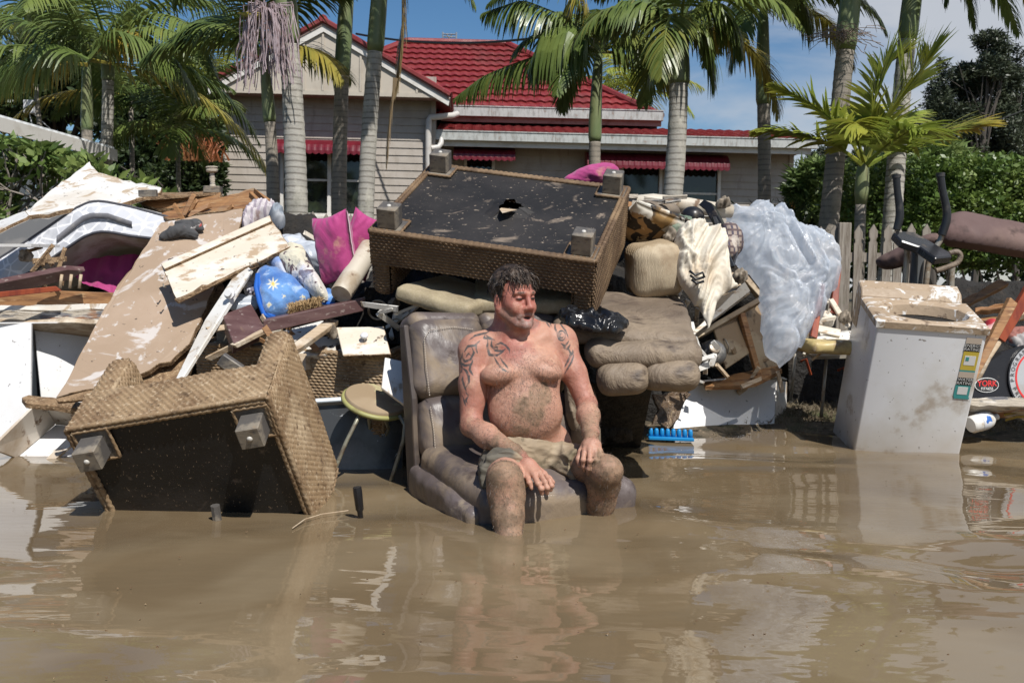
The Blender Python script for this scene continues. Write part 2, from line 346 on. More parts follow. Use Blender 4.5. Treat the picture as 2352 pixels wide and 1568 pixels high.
def window(vx0, vx1, vy0, vy1, w_, mull=(), rail=None, lab=None):
    ua, zt = hp(vx0, vy0, w_); ub, za = hp(vx1, vy1, w_)
    mb = MB(); t = .055
    for a, b, c, d in ((ua, ub, za-.06, za), (ua, ub, zt, zt+.06), (ua-.06, ua, za-.06, zt+.06), (ub, ub+.06, za-.06, zt+.06)): hbox(mb, a, b, w_-.05, w_+.09, c, d)
    for m_ in mull: um, _ = hp(m_, vy0, w_); hbox(mb, um-.035, um+.035, w_-.03, w_+.05, za, zt)
    f = mb.build('window', M['trim'], house)
    mb = MB(); hbox(mb, ua, ub, w_+.04, w_+.05, za, zt); mb.build('pane', M['glass'], f)
    mb = MB(); 
    if rail: _, zr = hp(vx0, rail, w_); hbox(mb, ua, ub, w_-.0, w_+.045, zr-.02, zr+.02); mb.build('sash', M['trim'], f)
    mb = MB(); hbox(mb, ua-.08, ub+.08, w_-.1, w_+.0, za-.11, za-.06); mb.build('sill', M['trim'], f)
    return (ua-.05, ub+.05, za-.05, zt+.05)
# gable wing
hA = window(652, 828, 340, 492, 0., mull=(757,), rail=412)
wall('front_wall', u0, u1, 0, .35, z0, [hA])
W2 = .75
hB = window(1073, 1128, 350, 500, W2, rail=430); hC = window(1432, 1512, 370, 486, W2, mull=()); hD = window(1566, 1646, 370, 486, W2, rail=444)
ur, zr_ = hp(1818, 335, W2); _, zs = hp(1400, 318, W2)
wall('porch_wall', u1, ur, W2, .35, zs+.1, [hB, hC, hD])
mb = MB()                                           # side and rear walls, corner boards, interior
hbox(mb, u0+.02, u0+.06, .01, 7, .35, z0); hbox(mb, ur-.06, ur-.02, W2+.01, 6, .35, zs+.1); hbox(mb, u0+.02, ur-.02, 6.9, 7, .35, z0); hbox(mb, u1-.06, u1-.02, .02, W2, .35, z0)
mb.build('side_wall', M['board'], house)
mb = MB(); hbox(mb, u0+.2, u1-.2, .5, .55, .4, z0-.1); hbox(mb, u1+.05, ur-.2, W2+.5, W2+.55, .4, zs-.05); mb.build('unlit_room_screen', M['unlit'], house)
mb = MB()
for uu, ww, zz in ((u0, 0, z0), (u1-.05, 0, z0), (ur, W2, zs)): mb = MB(); hbox(mb, uu-.045, uu+.045, ww-.05, ww+.04, .35, zz); mb.build('corner_board', M['board'], house)
# gable
GW = -.55
ua_, za_ = hp(742, 52, GW); ul_, zl_ = hp(446, 212, GW); ur_, zr2 = hp(1034, 224, GW); uls, zls = hp(448, 234, GW); urs, zrs = hp(1030, 243, GW); uas, zas = hp(743, 73, GW)
mb = MB()
mb.slab([hw(ul_, GW, zl_), hw(ua_, GW, za_), hw(uas, GW, zas), hw(uls, GW, zls)], HW*.04); mb.slab([hw(ua_, GW, za_), hw(ur_, GW, zr2), hw(urs, GW, zrs), hw(uas, GW, zas)], HW*.04)
mb.build('bargeboard', M['trim'], house)
GP = -.47
ug0, zg0 = hp(492, 210, GP); ug1, zg1 = hp(1022, 213, GP); uga, zga = hp(743, 58, GP); zq = hp(742, 212, GP)[1]
mb = MB(); mb.slab([hw(ug0, GP-.03, zq), hw(ug1, GP-.03, zq), hw(uga, GP-.03, zga)], HW*.03)
z0s = z0; z0 = zq
sl_l = (zga-z0)/(uga-ug0); sl_r = (zga-z0)/(ug1-uga)
for k in range(-12, 13):
    uu = uga+k*.36; zt = zga-.12-(sl_l*(uga-uu) if uu < uga else sl_r*(uu-uga))
    if zt > z0+.1: hbox(mb, uu-.02, uu+.02, GP-.055, GP-.031, z0+.02, zt)
hbox(mb, ug0, ug1, GP-.05, GP, z0-.06, z0+.02)
mb.build('gable_panel', M['batten'], house)
mb = MB(); hbox(mb, ug0, ug1, GP, .02, z0-.04, z0+.0); mb.build('eave_lining', M['soffit'], house); z0 = z0s
mb = MB(); hbox(mb, u0, u1, -.03, .05, z0-.02, z0+.4); mb.build('wall_head', M['board'], house)
def tiles(name, e0, e1, up, length, clips=(), par_=None, p=.35, wl=.21, m='roof'):
    e0, e1, up = np.array(e0), np.array(e1), nrm(up); S = nrm(e1-e0); Wd = np.linalg.norm(e1-e0); nn = nrm(np.cross(S, up))
    if nn[2] < 0: nn = -nn
    ns = int(Wd/.042)+1; s = np.linspace(0, Wd, ns+1); wv = .5+.5*np.cos(2*np.pi*s/wl); wv = wv**.6; seam = (np.abs(((s/wl) % 1)-.5) < .12)*.008
    V = []; Fs = []; r = 0; nc = int(length/p)+1
    for k in range(nc):
        t0 = k*p
        rows = [(t0-.028*(1-wv)+.0, .004+0*s), (t0-.028*(1-wv), .045+.028*wv+seam), (t0+p*.4, .032+.026*wv+seam), (t0+p+.002, .002+.022*wv)]
        for t, hgt in rows: V.append(e0+S*s[:, None]+up*(np.broadcast_to(t, s.shape)[:, None])+nn*(hgt[:, None]))
        for i in range(3):
            a = (r+i)*(ns+1)+np.arange(ns); Fs += list(zip(a, a+1, a+ns+2, a+ns+1))
        r += 4
    o = obj(name, np.concatenate(V), Fs, M[m], par_ or house)
    if clips:
        bm = bmesh.new(); bm.from_mesh(o.data); off = Vector(WO[o])
        for co, no in clips: bmesh.ops.bisect_plane(bm, geom=bm.verts[:]+bm.edges[:]+bm.faces[:], plane_co=Vector(co)-off, plane_no=Vector(no), clear_outer=True)
        bm.to_mesh(o.data); bm.free()
    return o
# gable roof: two slopes from the ridge down to the eaves
ridge_f = hw(ua_, GW-.02, za_+.03); 
for (ue, ze) in ((ul_, zl_), (ur_, zr2)):
    e_f = hw(ue, GW-.02, ze+.03); up = ridge_f-e_f; tiles('gable_roof', e_f, e_f+HW*8, up, np.linalg.norm(up)-.05)
    mb = MB(); mb.slab([e_f-[0, 0, .05], ridge_f-[0, 0, .05], ridge_f+HW*8-[0, 0, .05], e_f+HW*8-[0, 0, .05]], (0, 0, -.03)); mb.build('roof_lining', M['soffit'], house)
mb = MB(); mb.tube([ridge_f+[0, 0, .03], ridge_f+HW*8+[0, 0, .03]], .09, 8)
for (ue, ze) in ((ul_, zl_), (ur_, zr2)):
    e_f = hw(ue, GW-.02, ze+.05); mb.tube([e_f, ridge_f+[0, 0, .02]], .055, 6)
mb.build('ridge_cap', M['roof'], house)
# main hip roof
WE = 1.45
ue0, ze0 = hp(1046, 262, WE); ue1, _ = hp(1520, 262, WE); urg0, zrg = hp(935, 100, WE+3.6); urg1, _ = hp(1164, 100, WE+3.6)
E0, E1 = hw(ue0-3.2, WE, ze0), hw(ue1, WE, ze0); G0, G1 = hw(urg0, WE+3.6, zrg), hw(urg1, WE+3.6, zrg)
upv = (G0-hw(urg0, WE, ze0)); ln = np.linalg.norm(upv)
n_main = np.cross(HU, upv)
def hipclip(a, b): d = b-a; n_ = np.cross(d, [0, 0, 1]); return n_
tiles('hip_roof', E0, E1, upv, ln-.02, [(E1, hipclip(E1, G1)*1.), (G0, -hipclip(hw(urg0-3.2, WE, ze0), G0)), (G0, np.array([0, 0, 1.]))])
E2 = hw(ue1, WE+7.2, ze0); mb = MB(); mb.slab([E1, E2, G1+HW*.01, G1-HW*.01], (0, 0, -.03)); mb.build('hip_roof_end', M['roof'], house)
mb = MB(); mb.tube([E1+[0, 0, .06], G1+[0, 0, .06]], .085, 8); mb.tube([G0+[0, 0, .06], G1+[0, 0, .06]], .085, 8); mb.tube([hw(urg0-3.2, WE, ze0)+[0, 0, .06], G0+[0, 0, .06]], .085, 8); mb.build('ridge_cap', M['roof'], house)
mb = MB(); mb.slab([E0-[0, 0, .03], E1-[0, 0, .03], G1-[0, 0, .1], G0-[0, 0, .1]], (0, 0, -.02)); mb.build('roof_lining', M['soffit'], house)
def gutter(ua, ub, w_, zt, zb_):
    mb = MB(); hbox(mb, ua, ub, w_-.1, w_-.08, zb_, zt); hbox(mb, ua, ub, w_-.1, w_+.02, zb_-.012, zb_); hbox(mb, ua, ub, w_-.115, w_-.08, zt, zt+.02); hbox(mb, ua, ua+.012, w_-.1, w_+.02, zb_, zt); hbox(mb, ub-.012, ub, w_-.1, w_+.02, zb_, zt)
    mb.build('gutter', M['gutter'], house)
_, g1t = hp(1300, 252, WE); _, g1b = hp(1300, 272, WE)
gutter(ue0-.05, ue1+.02, WE, g1t, g1b)
mb = MB(); hbox(mb, ue0-.3, ue1, WE+.02, WE+.06, g1b-.12, g1b-.01); mb.build('fascia', M['soffit'], house)
mb = MB(); hbox(mb, ue0-.4, ue1, WE+.5, WE+.55, g1b-1., g1b-.02); mb.build('upper_wall', M['unlit'], house)  # wall coloured near black for the shade under the upper eave
# lean-to roof over the porch
WS = .1
us0, zst = hp(993, 301, WS); us1, _ = hp(1876, 320, WS); _, zsb = hp(1400, 330, WS); _, zst = hp(1400, 312, WS)
gutter(us0, us1, WS, zst, zsb)
e0 = hw(us0+.1, WS-.02, zst+.0); e1 = hw(us1-.02, WS-.02, zst+.0); upl = HW*1.9+np.array([0, 0, .42]); tiles('porch_roof', e0, e1, upl, 1.9)
mb = MB(); hbox(mb, us0, us1-.1, WS+.02, WS+.06, zsb-.12, zsb+.05); mb.build('fascia', M['trim'], house)
mb = MB(); mb.slab([hw(us0, WS+.03, zsb-.1), hw(us1-.1, WS+.03, zsb-.1), hw(us1-.1, W2+.1, zsb-.02), hw(us0, W2+.1, zsb-.02)], (0, 0, .02)); mb.build('eave_lining', M['soffit'], house)
mb = MB(); mb.slab([hw(us1-.1, WS, zsb), hw(us1-.1, 2, zsb), hw(us1-.1, 2, zst+.45), hw(us1-.1, WS, zst)], HU*.03); mb.build('barge_end', M['trim'], house)
# downpipe
def hpts(l): return [hw(hp(a, b, c)[0], c, hp(a, b, c)[1]) for a, b, c in l]
M['pipe'] = mat('pale_downpipe_paint', (.50, .48, .45), [((.35, .30, .25), 'noise', 6, .5, .7, {'a': .5})], rough=.45)
mb = MB(); mb.tube(hpts([(1050, 262, .3), (1038, 266, .1), (1010, 268, -.08), (988, 270, -.12), (985, 276, -.12), (984, 300, -.12), (984, 345, -.12), (983, 520, -.12)]), .062, 10)
mb.tube(hpts([(1014, 318, .05), (1013, 330, .0), (1007, 338, -.05), (990, 341, -.1)]), .055, 10); mb.build('downpipe', M['pipe'], house, smooth=True, auto=40)
# awnings
def awning(vx0, vx1, vy0, vy1, w_):
    ua, zt = hp(vx0, vy0, w_-.25); ub, zb2 = hp(vx1, vy1, w_-.25); H_ = zt-zb2; prof = [(w_-.03, zt+.03)]+[(w_-.03-.52*math.sin(a), zt+.03-H_*(1-math.cos(a))) for a in np.linspace(.15, math.pi/2, 7)]
    ns = int((ub-ua)/.03); V = []; 
    for j, (ww, zz) in enumerate(prof):
        for i in range(ns+1): V.append(hw(ua+(ub-ua)*i/ns, ww-.006*(i % 4 < 2), zz))
    for i in range(ns+1): V.append(hw(ua+(ub-ua)*i/ns, prof[-1][0]-.004, prof[-1][1]-.045-.03*abs(math.sin(i*math.pi/4))))
    k = len(prof)+1; Fs = [(j*(ns+1)+i, j*(ns+1)+i+1, (j+1)*(ns+1)+i+1, (j+1)*(ns+1)+i) for j in range(k-1) for i in range(ns)]
    mb = MB().add(V, Fs)
    for uu in (ua, ub): mb.add([hw(uu, a, b) for a, b in prof]+[hw(uu, w_-.03, prof[-1][1])], [tuple(range(len(prof)+1))])
    mb.build('awning', M['awn'], house)
awning(637, 838, 320, 356, 0.); awning(1042, 1182, 338, 370, W2); awning(1346, 1668, 350, 392, W2)
# antenna on ridge
M['alu'] = mat('weathered_aluminium', (.5, .5, .5), rough=.4, metal=.8)
an = MB(); a0 = hw(hp(1033, 100, 6)[0], 6, hp(1033, 100, 6)[1]); s = 6*F**-1*0+26/F
for dx in (-18, 16): an.tube([a0+HU*dx*s*.9+[0, 0, -.2], a0+HU*dx*s*.9+[0, 0, .28]], .022, 5)
for zz in (.02, .09, .16, .23):
    an.tube([a0+HU*-18*s*.9+[0, 0, zz], a0+HU*16*s*.9+[0, 0, zz]], .016, 4)
an.tube([a0+HU*-10*s+[0, 0, 0], a0+HU*6*s+[0, 0, .24]], .016, 4); an.tube([a0+HU*6*s+[0, 0, 0], a0+HU*-8*s+[0, 0, .24]], .016, 4)
an.build('roof_antenna', M['alu'], label='small metal television antenna standing on the red roof ridge', cat='antenna')
# overhead cables
M['cable'] = mat('black_cable', (.012, .012, .012), rough=.5)
def sag(a, b, s_, n=20): return [a+(b-a)*t-np.array([0, 0, s_*4*t*(1-t)]) for t in np.linspace(0, 1, n)]
MB().tube(sag(hw(*[hp(818, 78, -.5)[0], -.5, hp(818, 78, -.5)[1]]), P(1500, 35, 15), .28), .02, 6).build('power_cable', M['cable'], label='black overhead power cable crossing the sky above the red roof', cat='cable')
MB().tube(sag(hw(hp(1840, 380, 2)[0], 2, hp(1840, 380, 2)[1]), P(2420, 225, 26), .25), .014, 5).build('power_cable', M['cable'], label='thin overhead wire running past the dark tall trees', cat='cable')

# ================================================================ white shed at far left
M['shed'] = mat('white_corrugated_steel', (.76, .79, .82), [((.5, .52, .55), 'noise', 3, .5, .7)], rough=.45, bump=[('wave', 14, .3, .02, dict(dist=0))])
sh = thing('garden_shed', 'white metal shed with sloping roof behind the frangipani', 'shed', P(60, 560, 15)*[1, 1, 0]+[0, 0, .4])
a, b, c, d = P(-260, 190, 8.8), P(262, 338, 12.2), P(270, 372, 17.5), P(-260, 268, 13)
MB().slab([a, b, b+[-1.5, 2.5, .35], a+[-1.5, 2.5, .35]], (0, 0, -.06)).build('roof', M['shed'], sh)
MB().slab([a-[0, 0, .03], b-[0, 0, .03], b-[0, 0, .17], a-[0, 0, .17]], (.03, .03, 0)).build('fascia', M['trim'], sh)
mb = MB(); A_, B_ = a+[-.3, .5, -.15], b+[-.3, .5, -.15]; n_ = 60
for i in range(n_):
    q = A_+(B_-A_)*i/n_; q2 = A_+(B_-A_)*(i+1)/n_; o_ = np.array([.02, -.03, 0])*(i % 3 == 0)
    mb.add([q+o_, q2+o_, [q2[0]+o_[0], q2[1]+o_[1], .3], [q[0]+o_[0], q[1]+o_[1], .3]], [(0, 1, 2, 3)])
mb.build('wall', M['shed'], sh)
mb = MB(); q = P(68, 246, 15.5); mb.box(q, (.075, .05, .1)); 
mb.tube([q+[0, 0, -.1], q+[.05, 0, -.35]], .01, 6); mb.tube([q+[.05, .02, -.1], q+[.36, .2, -.42]], .008, 6)
mb.build('floodlight', mat('pale_plastic', (.6, .6, .62), rough=.4), label='small white box sensor light on a bracket above the shed roof', cat='light', bevel=.01)
# ================================================================ palms
M['frond'] = mat('palm_leaf_green', (.10, .145, .036), [((.17, .215, .055), 'noise', 1.3, .4, .65), ((.38, .28, .05), 'attr', 'dry', .1, .9), ((.30, .22, .13), 'attr', 'dry', 1.1, 1.9)], rough=.36, rvar=.06, transl=.22, spec=.5)
M['frondY'] = mat('young_palm_leaf', (.24, .30, .05), [((.38, .38, .06), 'noise', 2.2, .42, .62), ((.42, .30, .05), 'attr', 'dry', .1, .9)], rough=.4, rvar=.06, transl=.35)
M['shaft'] = mat('green_palm_crownshaft', (.13, .17, .075), [((.19, .21, .10), 'noise', 3, .4, .65, dict(st=(2, 2, .5))), ((.10, .08, .04), 'noise', 6, .6, .75, dict(st=(2, 2, .4), a=.7))], rough=.45)
def bark(nm, base, ring=(.13, .115, .095), sc=5.2):
    return mat(nm, base, [(ring, 'wave', sc, .72, .95, dict(dir='Z', dist=1.5, a=.75)), ((base[0]*1.3, base[1]*1.3, base[2]*1.25), 'noise', 7, .5, .7, dict(st=(1, 1, .5))), ((.10, .10, .07), 'noise', 2.5, .55, .75, {'a': .6}), (tuple(c*.5 for c in base), 'noise', 40, .6, .72, {'a': .6, 'st': (1, 1, 2)})], rough=.8, bump=[('noise', 45, .5, .01, dict(st=(1, 1, 2)))])
M['barkL'] = bark('grey_ringed_palm_bark', (.36, .34, .30)); M['barkD'] = bark('brown_ringed_palm_bark', (.24, .21, .175))
M['stalk'] = mat('lavender_flower_strands', (.36, .29, .31), [((.25, .17, .17), 'noise', 20, .5, .65)], rough=.7)
M['dead'] = mat('dead_palm_strands', (.20, .15, .12), rough=.85)
def frond(path, Lm, n=64, droop=.5, dry=0., lift=.25, w=.014, rng=RNG, start=.14, end_dry=0.):
    path = np.array(path, float); k = len(path); t = np.linspace(0, 1, 40)
    # smooth (Catmull-like) resample
    pp = np.stack([np.interp(t, np.linspace(0, 1, k), path[:, i]) for i in range(3)], 1)
    for _ in range(6): pp[1:-1] = (pp[:-2]+2*pp[1:-1]+pp[2:])/4
    T = np.gradient(pp, axis=0); T /= np.linalg.norm(T, axis=1)[:, None]
    mb = MB(); mb.tube(pp, np.interp(t, [0, .15, 1], [.028, .016, .003]), 5)
    s = np.repeat(np.linspace(start, .995, n), 2)+rng.normal(size=2*n)*.003; side = np.tile([-1., 1.], n); m = len(s)
    s = np.clip(s, 0, 1); b = np.stack([np.interp(s, t, pp[:, i]) for i in range(3)], 1); tt = np.stack([np.interp(s, t, T[:, i]) for i in range(3)], 1)
    S = np.cross(tt, [0, 0, 1.]); S /= np.linalg.norm(S, axis=1)[:, None]+1e-6; U = np.cross(S, tt)
    q = (s-start)/(1-start); prof = np.clip(.42+.75*np.sin(np.pi*np.clip(q*.9+.1, 0, 1))**.8-.25*q, .12, 1.1); ln = Lm*prof*(1+rng.normal(size=m)*.08)
    fw = .45+.9*q
    d = side[:, None]*S+tt*fw[:, None]+U*(lift+rng.normal(size=m)*.14)[:, None]+rng.normal(size=(m, 3))*.05; d /= np.linalg.norm(d, axis=1)[:, None]
    segs = 4; V = []; cur = b.copy(); wid = np.array([.55, 1., .9, .6, .08])*w
    for j in range(segs+1):
        wv = np.cross(d, U*.9+side[:, None]*S*.35+rng.normal(size=(m, 3))*.06*0); wv /= np.linalg.norm(wv, axis=1)[:, None]+1e-6
        V += [cur-wv*wid[j], cur+wv*wid[j]]
        d = d+np.array([0, 0, -1.])*(droop*.42*(1+.5*rng.random(m)))[:, None]; d /= np.linalg.norm(d, axis=1)[:, None]
        cur = cur+d*(ln/segs)[:, None]
    V = np.stack(V, 1).reshape(-1, 3); i0 = np.arange(m)*2*(segs+1); Fs = np.concatenate([np.stack([i0+2*j, i0+2*j+1, i0+2*j+3, i0+2*j+2], 1) for j in range(segs)])
    nb = mb.n; mb.V.append(V); mb.F += (Fs+nb).tolist(); mb.M += [0]*len(Fs); mb.n += len(V)
    dr = np.full(mb.n, dry, float); dr[nb:] += np.repeat(rng.normal(size=m)*.08+end_dry*(q**2), 2*(segs+1))
    return mb, dr
def merge(ls):
    mb = MB(); at = []
    for a, d in ls:
        for V in a.V: mb.V.append(V)
        mb.F += [tuple(int(i)+mb.n for i in f) for f in a.F]; mb.M += a.M; mb.n += a.n; at.append(d)
    return mb, np.concatenate(at)
def crown_fronds(top, n, Ln, rng, Lm=.46, el=(75, -12), dr=1.15, dry=0., az0=0., azr=None, w=.014, droop=.55, nl=60):
    out = []
    for i in range(n):
        az = az0+i*2.39996+rng.normal()*.15 if azr is None else R(azr[i % len(azr)])+rng.normal()*.1
        e = R(el[0]+(el[1]-el[0])*((i+.5)/n)+rng.normal()*6); L_ = Ln*(1+rng.normal()*.07); p = np.array(top, float); pts = [p.copy()]; 
        for j in range(9):
            ee = e-dr*((j/8)**1.2)*(1 if e > 0 else .7); p = p+np.array([math.cos(az)*math.cos(ee), math.sin(az)*math.cos(ee), math.sin(ee)])*L_/9; pts.append(p.copy())
        out.append(frond(pts, Lm, nl, droop, dry=dry+max(0, rng.normal()*.12)+(.5 if i == n-1 and rng.random() < .5 else 0), rng=rng, w=w))
    return out
def palm(name, label, base, top, Y, wb, wt, shaft_y, crown_v, m='barkL', nf=11, Ln=2.5, extra=(), seed=1, group='king palms standing before the house', dY=0., **kw):
    """base, top: where the trunk starts and ends in view at distance Y; shaft_y: where grey bark gives way to green shaft"""
    rng = np.random.default_rng(seed); B = P(*base, Y); Tp = P(*top, Y+dY); sc = Y/F
    t = thing(name, label, 'palm tree', (B[0], B[1], .2), group)
    B[2] = min(B[2], .15) if B[2] > .15 else B[2]
    k = 40; path = [B+(Tp-B)*s+np.array([.05*math.sin(s*3+seed)*(s*(1-s))*4, 0, 0]) for s in np.linspace(0, 1, k)]
    path = np.array(path); zz = path[:, 2]; zs = P(base[0], shaft_y, Y)[2]; below = zz < zs
    rad = np.interp(np.linspace(0, 1, k), [0, .12, 1], [wb*.62*sc, wb*.5*sc, wt*.5*sc])
    pl = path[below] if below.sum() > 2 else path[:3]
    # fine steps with a slight ridge at each leaf scar
    n2 = max(20, int(np.linalg.norm(pl[-1]-pl[0])/.035)); tt = np.linspace(0, 1, n2); fp = np.stack([np.interp(tt, np.linspace(0, 1, len(pl)), pl[:, i]) for i in range(3)], 1); fr = np.interp(tt, np.linspace(0, 1, len(pl)), rad[:len(pl)])*(1+.035*(np.arange(n2) % 3 == 0)+rng.normal(size=n2)*.006)
    mb = MB(); mb.tube(fp, fr, 14); mb.build('trunk', M[m], t, smooth=True)
    if (~below).sum() > 2:
        sp = np.concatenate([pl[-1:]-[0, 0, .01], path[~below]]); n3 = 22; tt = np.linspace(0, 1, n3); fp = np.stack([np.interp(tt, np.linspace(0, 1, len(sp)), sp[:, i]) for i in range(3)], 1)
        fr = np.interp(tt, [0, .04, .25, .8, 1], [fr[-1]*1.03, fr[-1]*1.18, fr[-1]*1.15, fr[-1]*.85, fr[-1]*.5]); MB().tube(fp, fr, 14).build('crownshaft', M['shaft'], t, smooth=True)
    ls = crown_fronds(Tp+np.array([0, 0, -.05]), nf, Ln, rng, **kw)+list(extra)
    mb, dr = merge(ls); mb.build('crown', M['frond'], t, attrs={'dry': dr})
    return t
def V3(Y, *pts): return [P(p[0], p[1], Y+(p[2] if len(p) > 2 else 0)) for p in pts]

palm('palm_tree', 'king palm with green shaft at far left beside the grey trunked one', (228, 430), (198, 128), 12, 26, 22, 292, None, 'barkD', nf=9, seed=3, dr=1.5, el=(70, -5),
     extra=[frond(V3(11, (205, 140), (140, 105), (60, 130), (-10, 190)), .6, 60, .8), frond(V3(11.6, (200, 150), (130, 140), (60, 148), (0, 170), (-60, 210)), .5, 50, .9, dry=.75), frond(V3(11.3, (205, 135), (260, 70), (330, 90), (400, 160)), .6, 56, .8)])
palm('palm_tree', 'grey ringed king palm behind the crumpled white board', (250, 440), (246, 95), 12.6, 30, 24, 182, None, 'barkL', nf=9, seed=4, dr=1.5, el=(70, -5),
     extra=[frond(V3(11.8, (250, 130), (262, 82), (300, 70), (335, 82)), .5, 44, 1.2, dry=1.15, w=.018), frond(V3(11.8, (250, 110), (330, 80), (400, 130), (450, 210)), .6, 56, .9), frond(V3(12, (250, 120), (200, 60), (120, 50), (60, 110)), .6, 56, .9)])
palm('palm_tree', 'slender king palm with short green shaft before the left wall of the house', (648, 520), (603, 118), 10.8, 38, 20, 262, None, 'barkD', nf=6, seed=5, Ln=1.3, dr=1.3, el=(75, 5),
     extra=[frond(V3(10.5, (603, 125), (530, 60), (450, 50), (390, 90)), .45, 56, .8)])
pD = palm('palm_tree', 'thick pale king palm trunk with hanging lavender flower strands near its top', (694, 560), (636, -230), 9.6, 56, 38, 88, None, 'barkL', nf=5, seed=6, Ln=1.8, dr=1.5,
     extra=[frond(V3(9.6, (640, -210), (560, -180), (470, -110), (400, 0)), .5, 60, .8), frond(V3(9.3, (640, -210), (720, -190), (770, -130), (800, -60)), .5, 60, .8)])
def strands(root, n, spread, length, rng, m, parent, name='flower_stalk', px=9.4, curl=0., r=.0045):
    mb = MB(); root = np.array(root)
    for i in range(n):
        a = rng.random()*2*math.pi; s0 = spread*(.25+.75*rng.random()); e = root+np.array([math.cos(a)*s0, math.sin(a)*s0*.6, rng.random()*.16]); p = [root, root+(e-root)*.5+[0, 0, .06]]
        L_ = length*(.55+.45*rng.random()); c = e.copy(); p.append(c.copy())
        for j in range(6):
            c = c+np.array([rng.normal()*.012+curl*rng.normal()*.05+math.cos(a)*.012, rng.normal()*.01, -L_/6]) if not curl else c+np.array([math.cos(a), .2*math.sin(a), .1-j*.09])*length/8+rng.normal(size=3)*.02
            p.append(c.copy())
        mb.tube(p, r*(1+.5*(rng.random())), 4, caps=False)
    return mb.build(name, M[m], parent)
strands(P(612, 42, 9.3), 95, .26, .72, np.random.default_rng(8), 'stalk', pD)
mb = MB(); mb.tube([P(655, 42, 9.5), P(630, 40, 9.35), P(590, 38, 9.3), P(545, 30, 9.3)], [.02, .035, .04, .008], 8); mb.build('flower_bract', M['frondY'], pD, smooth=True, attrs={'dry': np.full(32, .6)})
palm('palm_tree', 'dark king palm trunk between the two pale trunks before the left window', (772, 540), (812, -230), 11.2, 36, 28, 165, None, 'barkD', nf=5, seed=9, Ln=1.7, dr=1.5)
palm('palm_tree', 'pale king palm with long dead frond hanging beside it at the corner of the house', (836, 540), (884, -240), 10.4, 40, 30, 92, None, 'barkL', nf=5, seed=10, Ln=1.7, dr=1.5,
     extra=[frond(V3(10.2, (886, -220), (925, -90), (925, 60), (918, 140), (905, 210)), .40, 60, 1.6, dry=1.7, w=.012), frond(V3(10.1, (908, 180), (900, 240), (893, 300), (888, 380)), .28, 30, 2.0, dry=1.9, w=.008), frond(V3(10, (886, -220), (980, -190), (1050, -90), (1090, 10)), .4, 50, .8), frond(V3(11.4, (1376, 90), (1290, -60), (1190, -60), (1120, 10)), .4, 50, 1.)])
palm('palm_tree', 'king palm with dark drooping fronds standing before the red roof', (1376, 440), (1376, 108), 12, 27, 25, 322, None, 'barkD', nf=9, seed=21, Ln=1.3, Lm=.36, dr=1.7, el=(72, 0),
     extra=[frond(V3(11.7, (1376, 120), (1300, 110), (1200, 140), (1110, 175), (1045, 225)), .42, 64, 1.5, w=.018), frond(V3(11.3, (1376, 115), (1320, 60), (1250, 70), (1215, 150)), .7, 44, 1.9, w=.026, lift=.1), frond(V3(11.8, (1380, 120), (1440, 90), (1500, 110), (1540, 150)), .5, 50, 1.4), frond(V3(11.5, (1376, 110), (1300, 40), (1200, 0), (1110, 30)), .5, 54, 1.2), frond(V3(11.5, (1376, 100), (1350, 30), (1330, -20), (1290, 60)), .5, 44, 1.2, dry=.6)])
palm('palm_tree', 'thick pale king palm standing beside the two awnings of the porch', (1519, 520), (1562, 48), 10, 48, 40, 186, None, 'barkL', nf=9, seed=12, Ln=1.4, Lm=.4, dr=1.6, el=(70, 0),
     extra=[frond(V3(9.7, (1562, 60), (1500, 10), (1440, 0), (1370, 60)), .5, 56, 1.0, w=.022), frond(V3(9.8, (1562, 60), (1600, 50), (1630, 110), (1640, 190)), .45, 46, 1.1), frond(V3(9.8, (1560, 70), (1530, 70), (1510, 110), (1500, 160)), .42, 46, 1.3), frond(V3(9.8, (1560, 60), (1620, 0), (1680, 40), (1705, 120)), .45, 50, 1.2)])
palm('palm_tree', 'slim straight king palm standing before the right end of the porch', (1748, 540), (1754, 10), 12, 29, 30, 222, None, 'barkD', nf=9, seed=13, Ln=1.6, Lm=.4, dr=1.6, el=(70, 0),
     extra=[frond(V3(11.7, (1754, 20), (1710, 10), (1690, 70), (1680, 150)), .5, 46, 1.2), frond(V3(11.7, (1754, 15), (1820, -30), (1850, 20), (1865, 60)), .5, 46, 1.0)])
pJ = palm('palm_tree', 'leaning king palm trunk with a ball of dried flower strands', (1866, 560), (1990, -260), 9.8, 46, 36, 95, None, 'barkD', nf=9, seed=14, Ln=1.9, dr=1.4)
strands(P(1936, 100, 9.6), 46, .10, .40, np.random.default_rng(18), 'dead', pJ, curl=1., r=.003)
palm('palm_tree', 'leaning king palm behind the young bright palm, striped with frond shade', (2028, 560), (2128, -250), 10.4, 44, 34, 88, None, 'barkL', nf=9, seed=15, Ln=1.9, dr=1.4,
     extra=[frond(V3(10.2, (2128, -230), (2190, -180), (2225, -60), (2240, 60)), .42, 56, .9), frond(V3(10.3, (2128, -230), (2170, -150), (2180, -60), (2170, 5)), .35, 46, .9)])
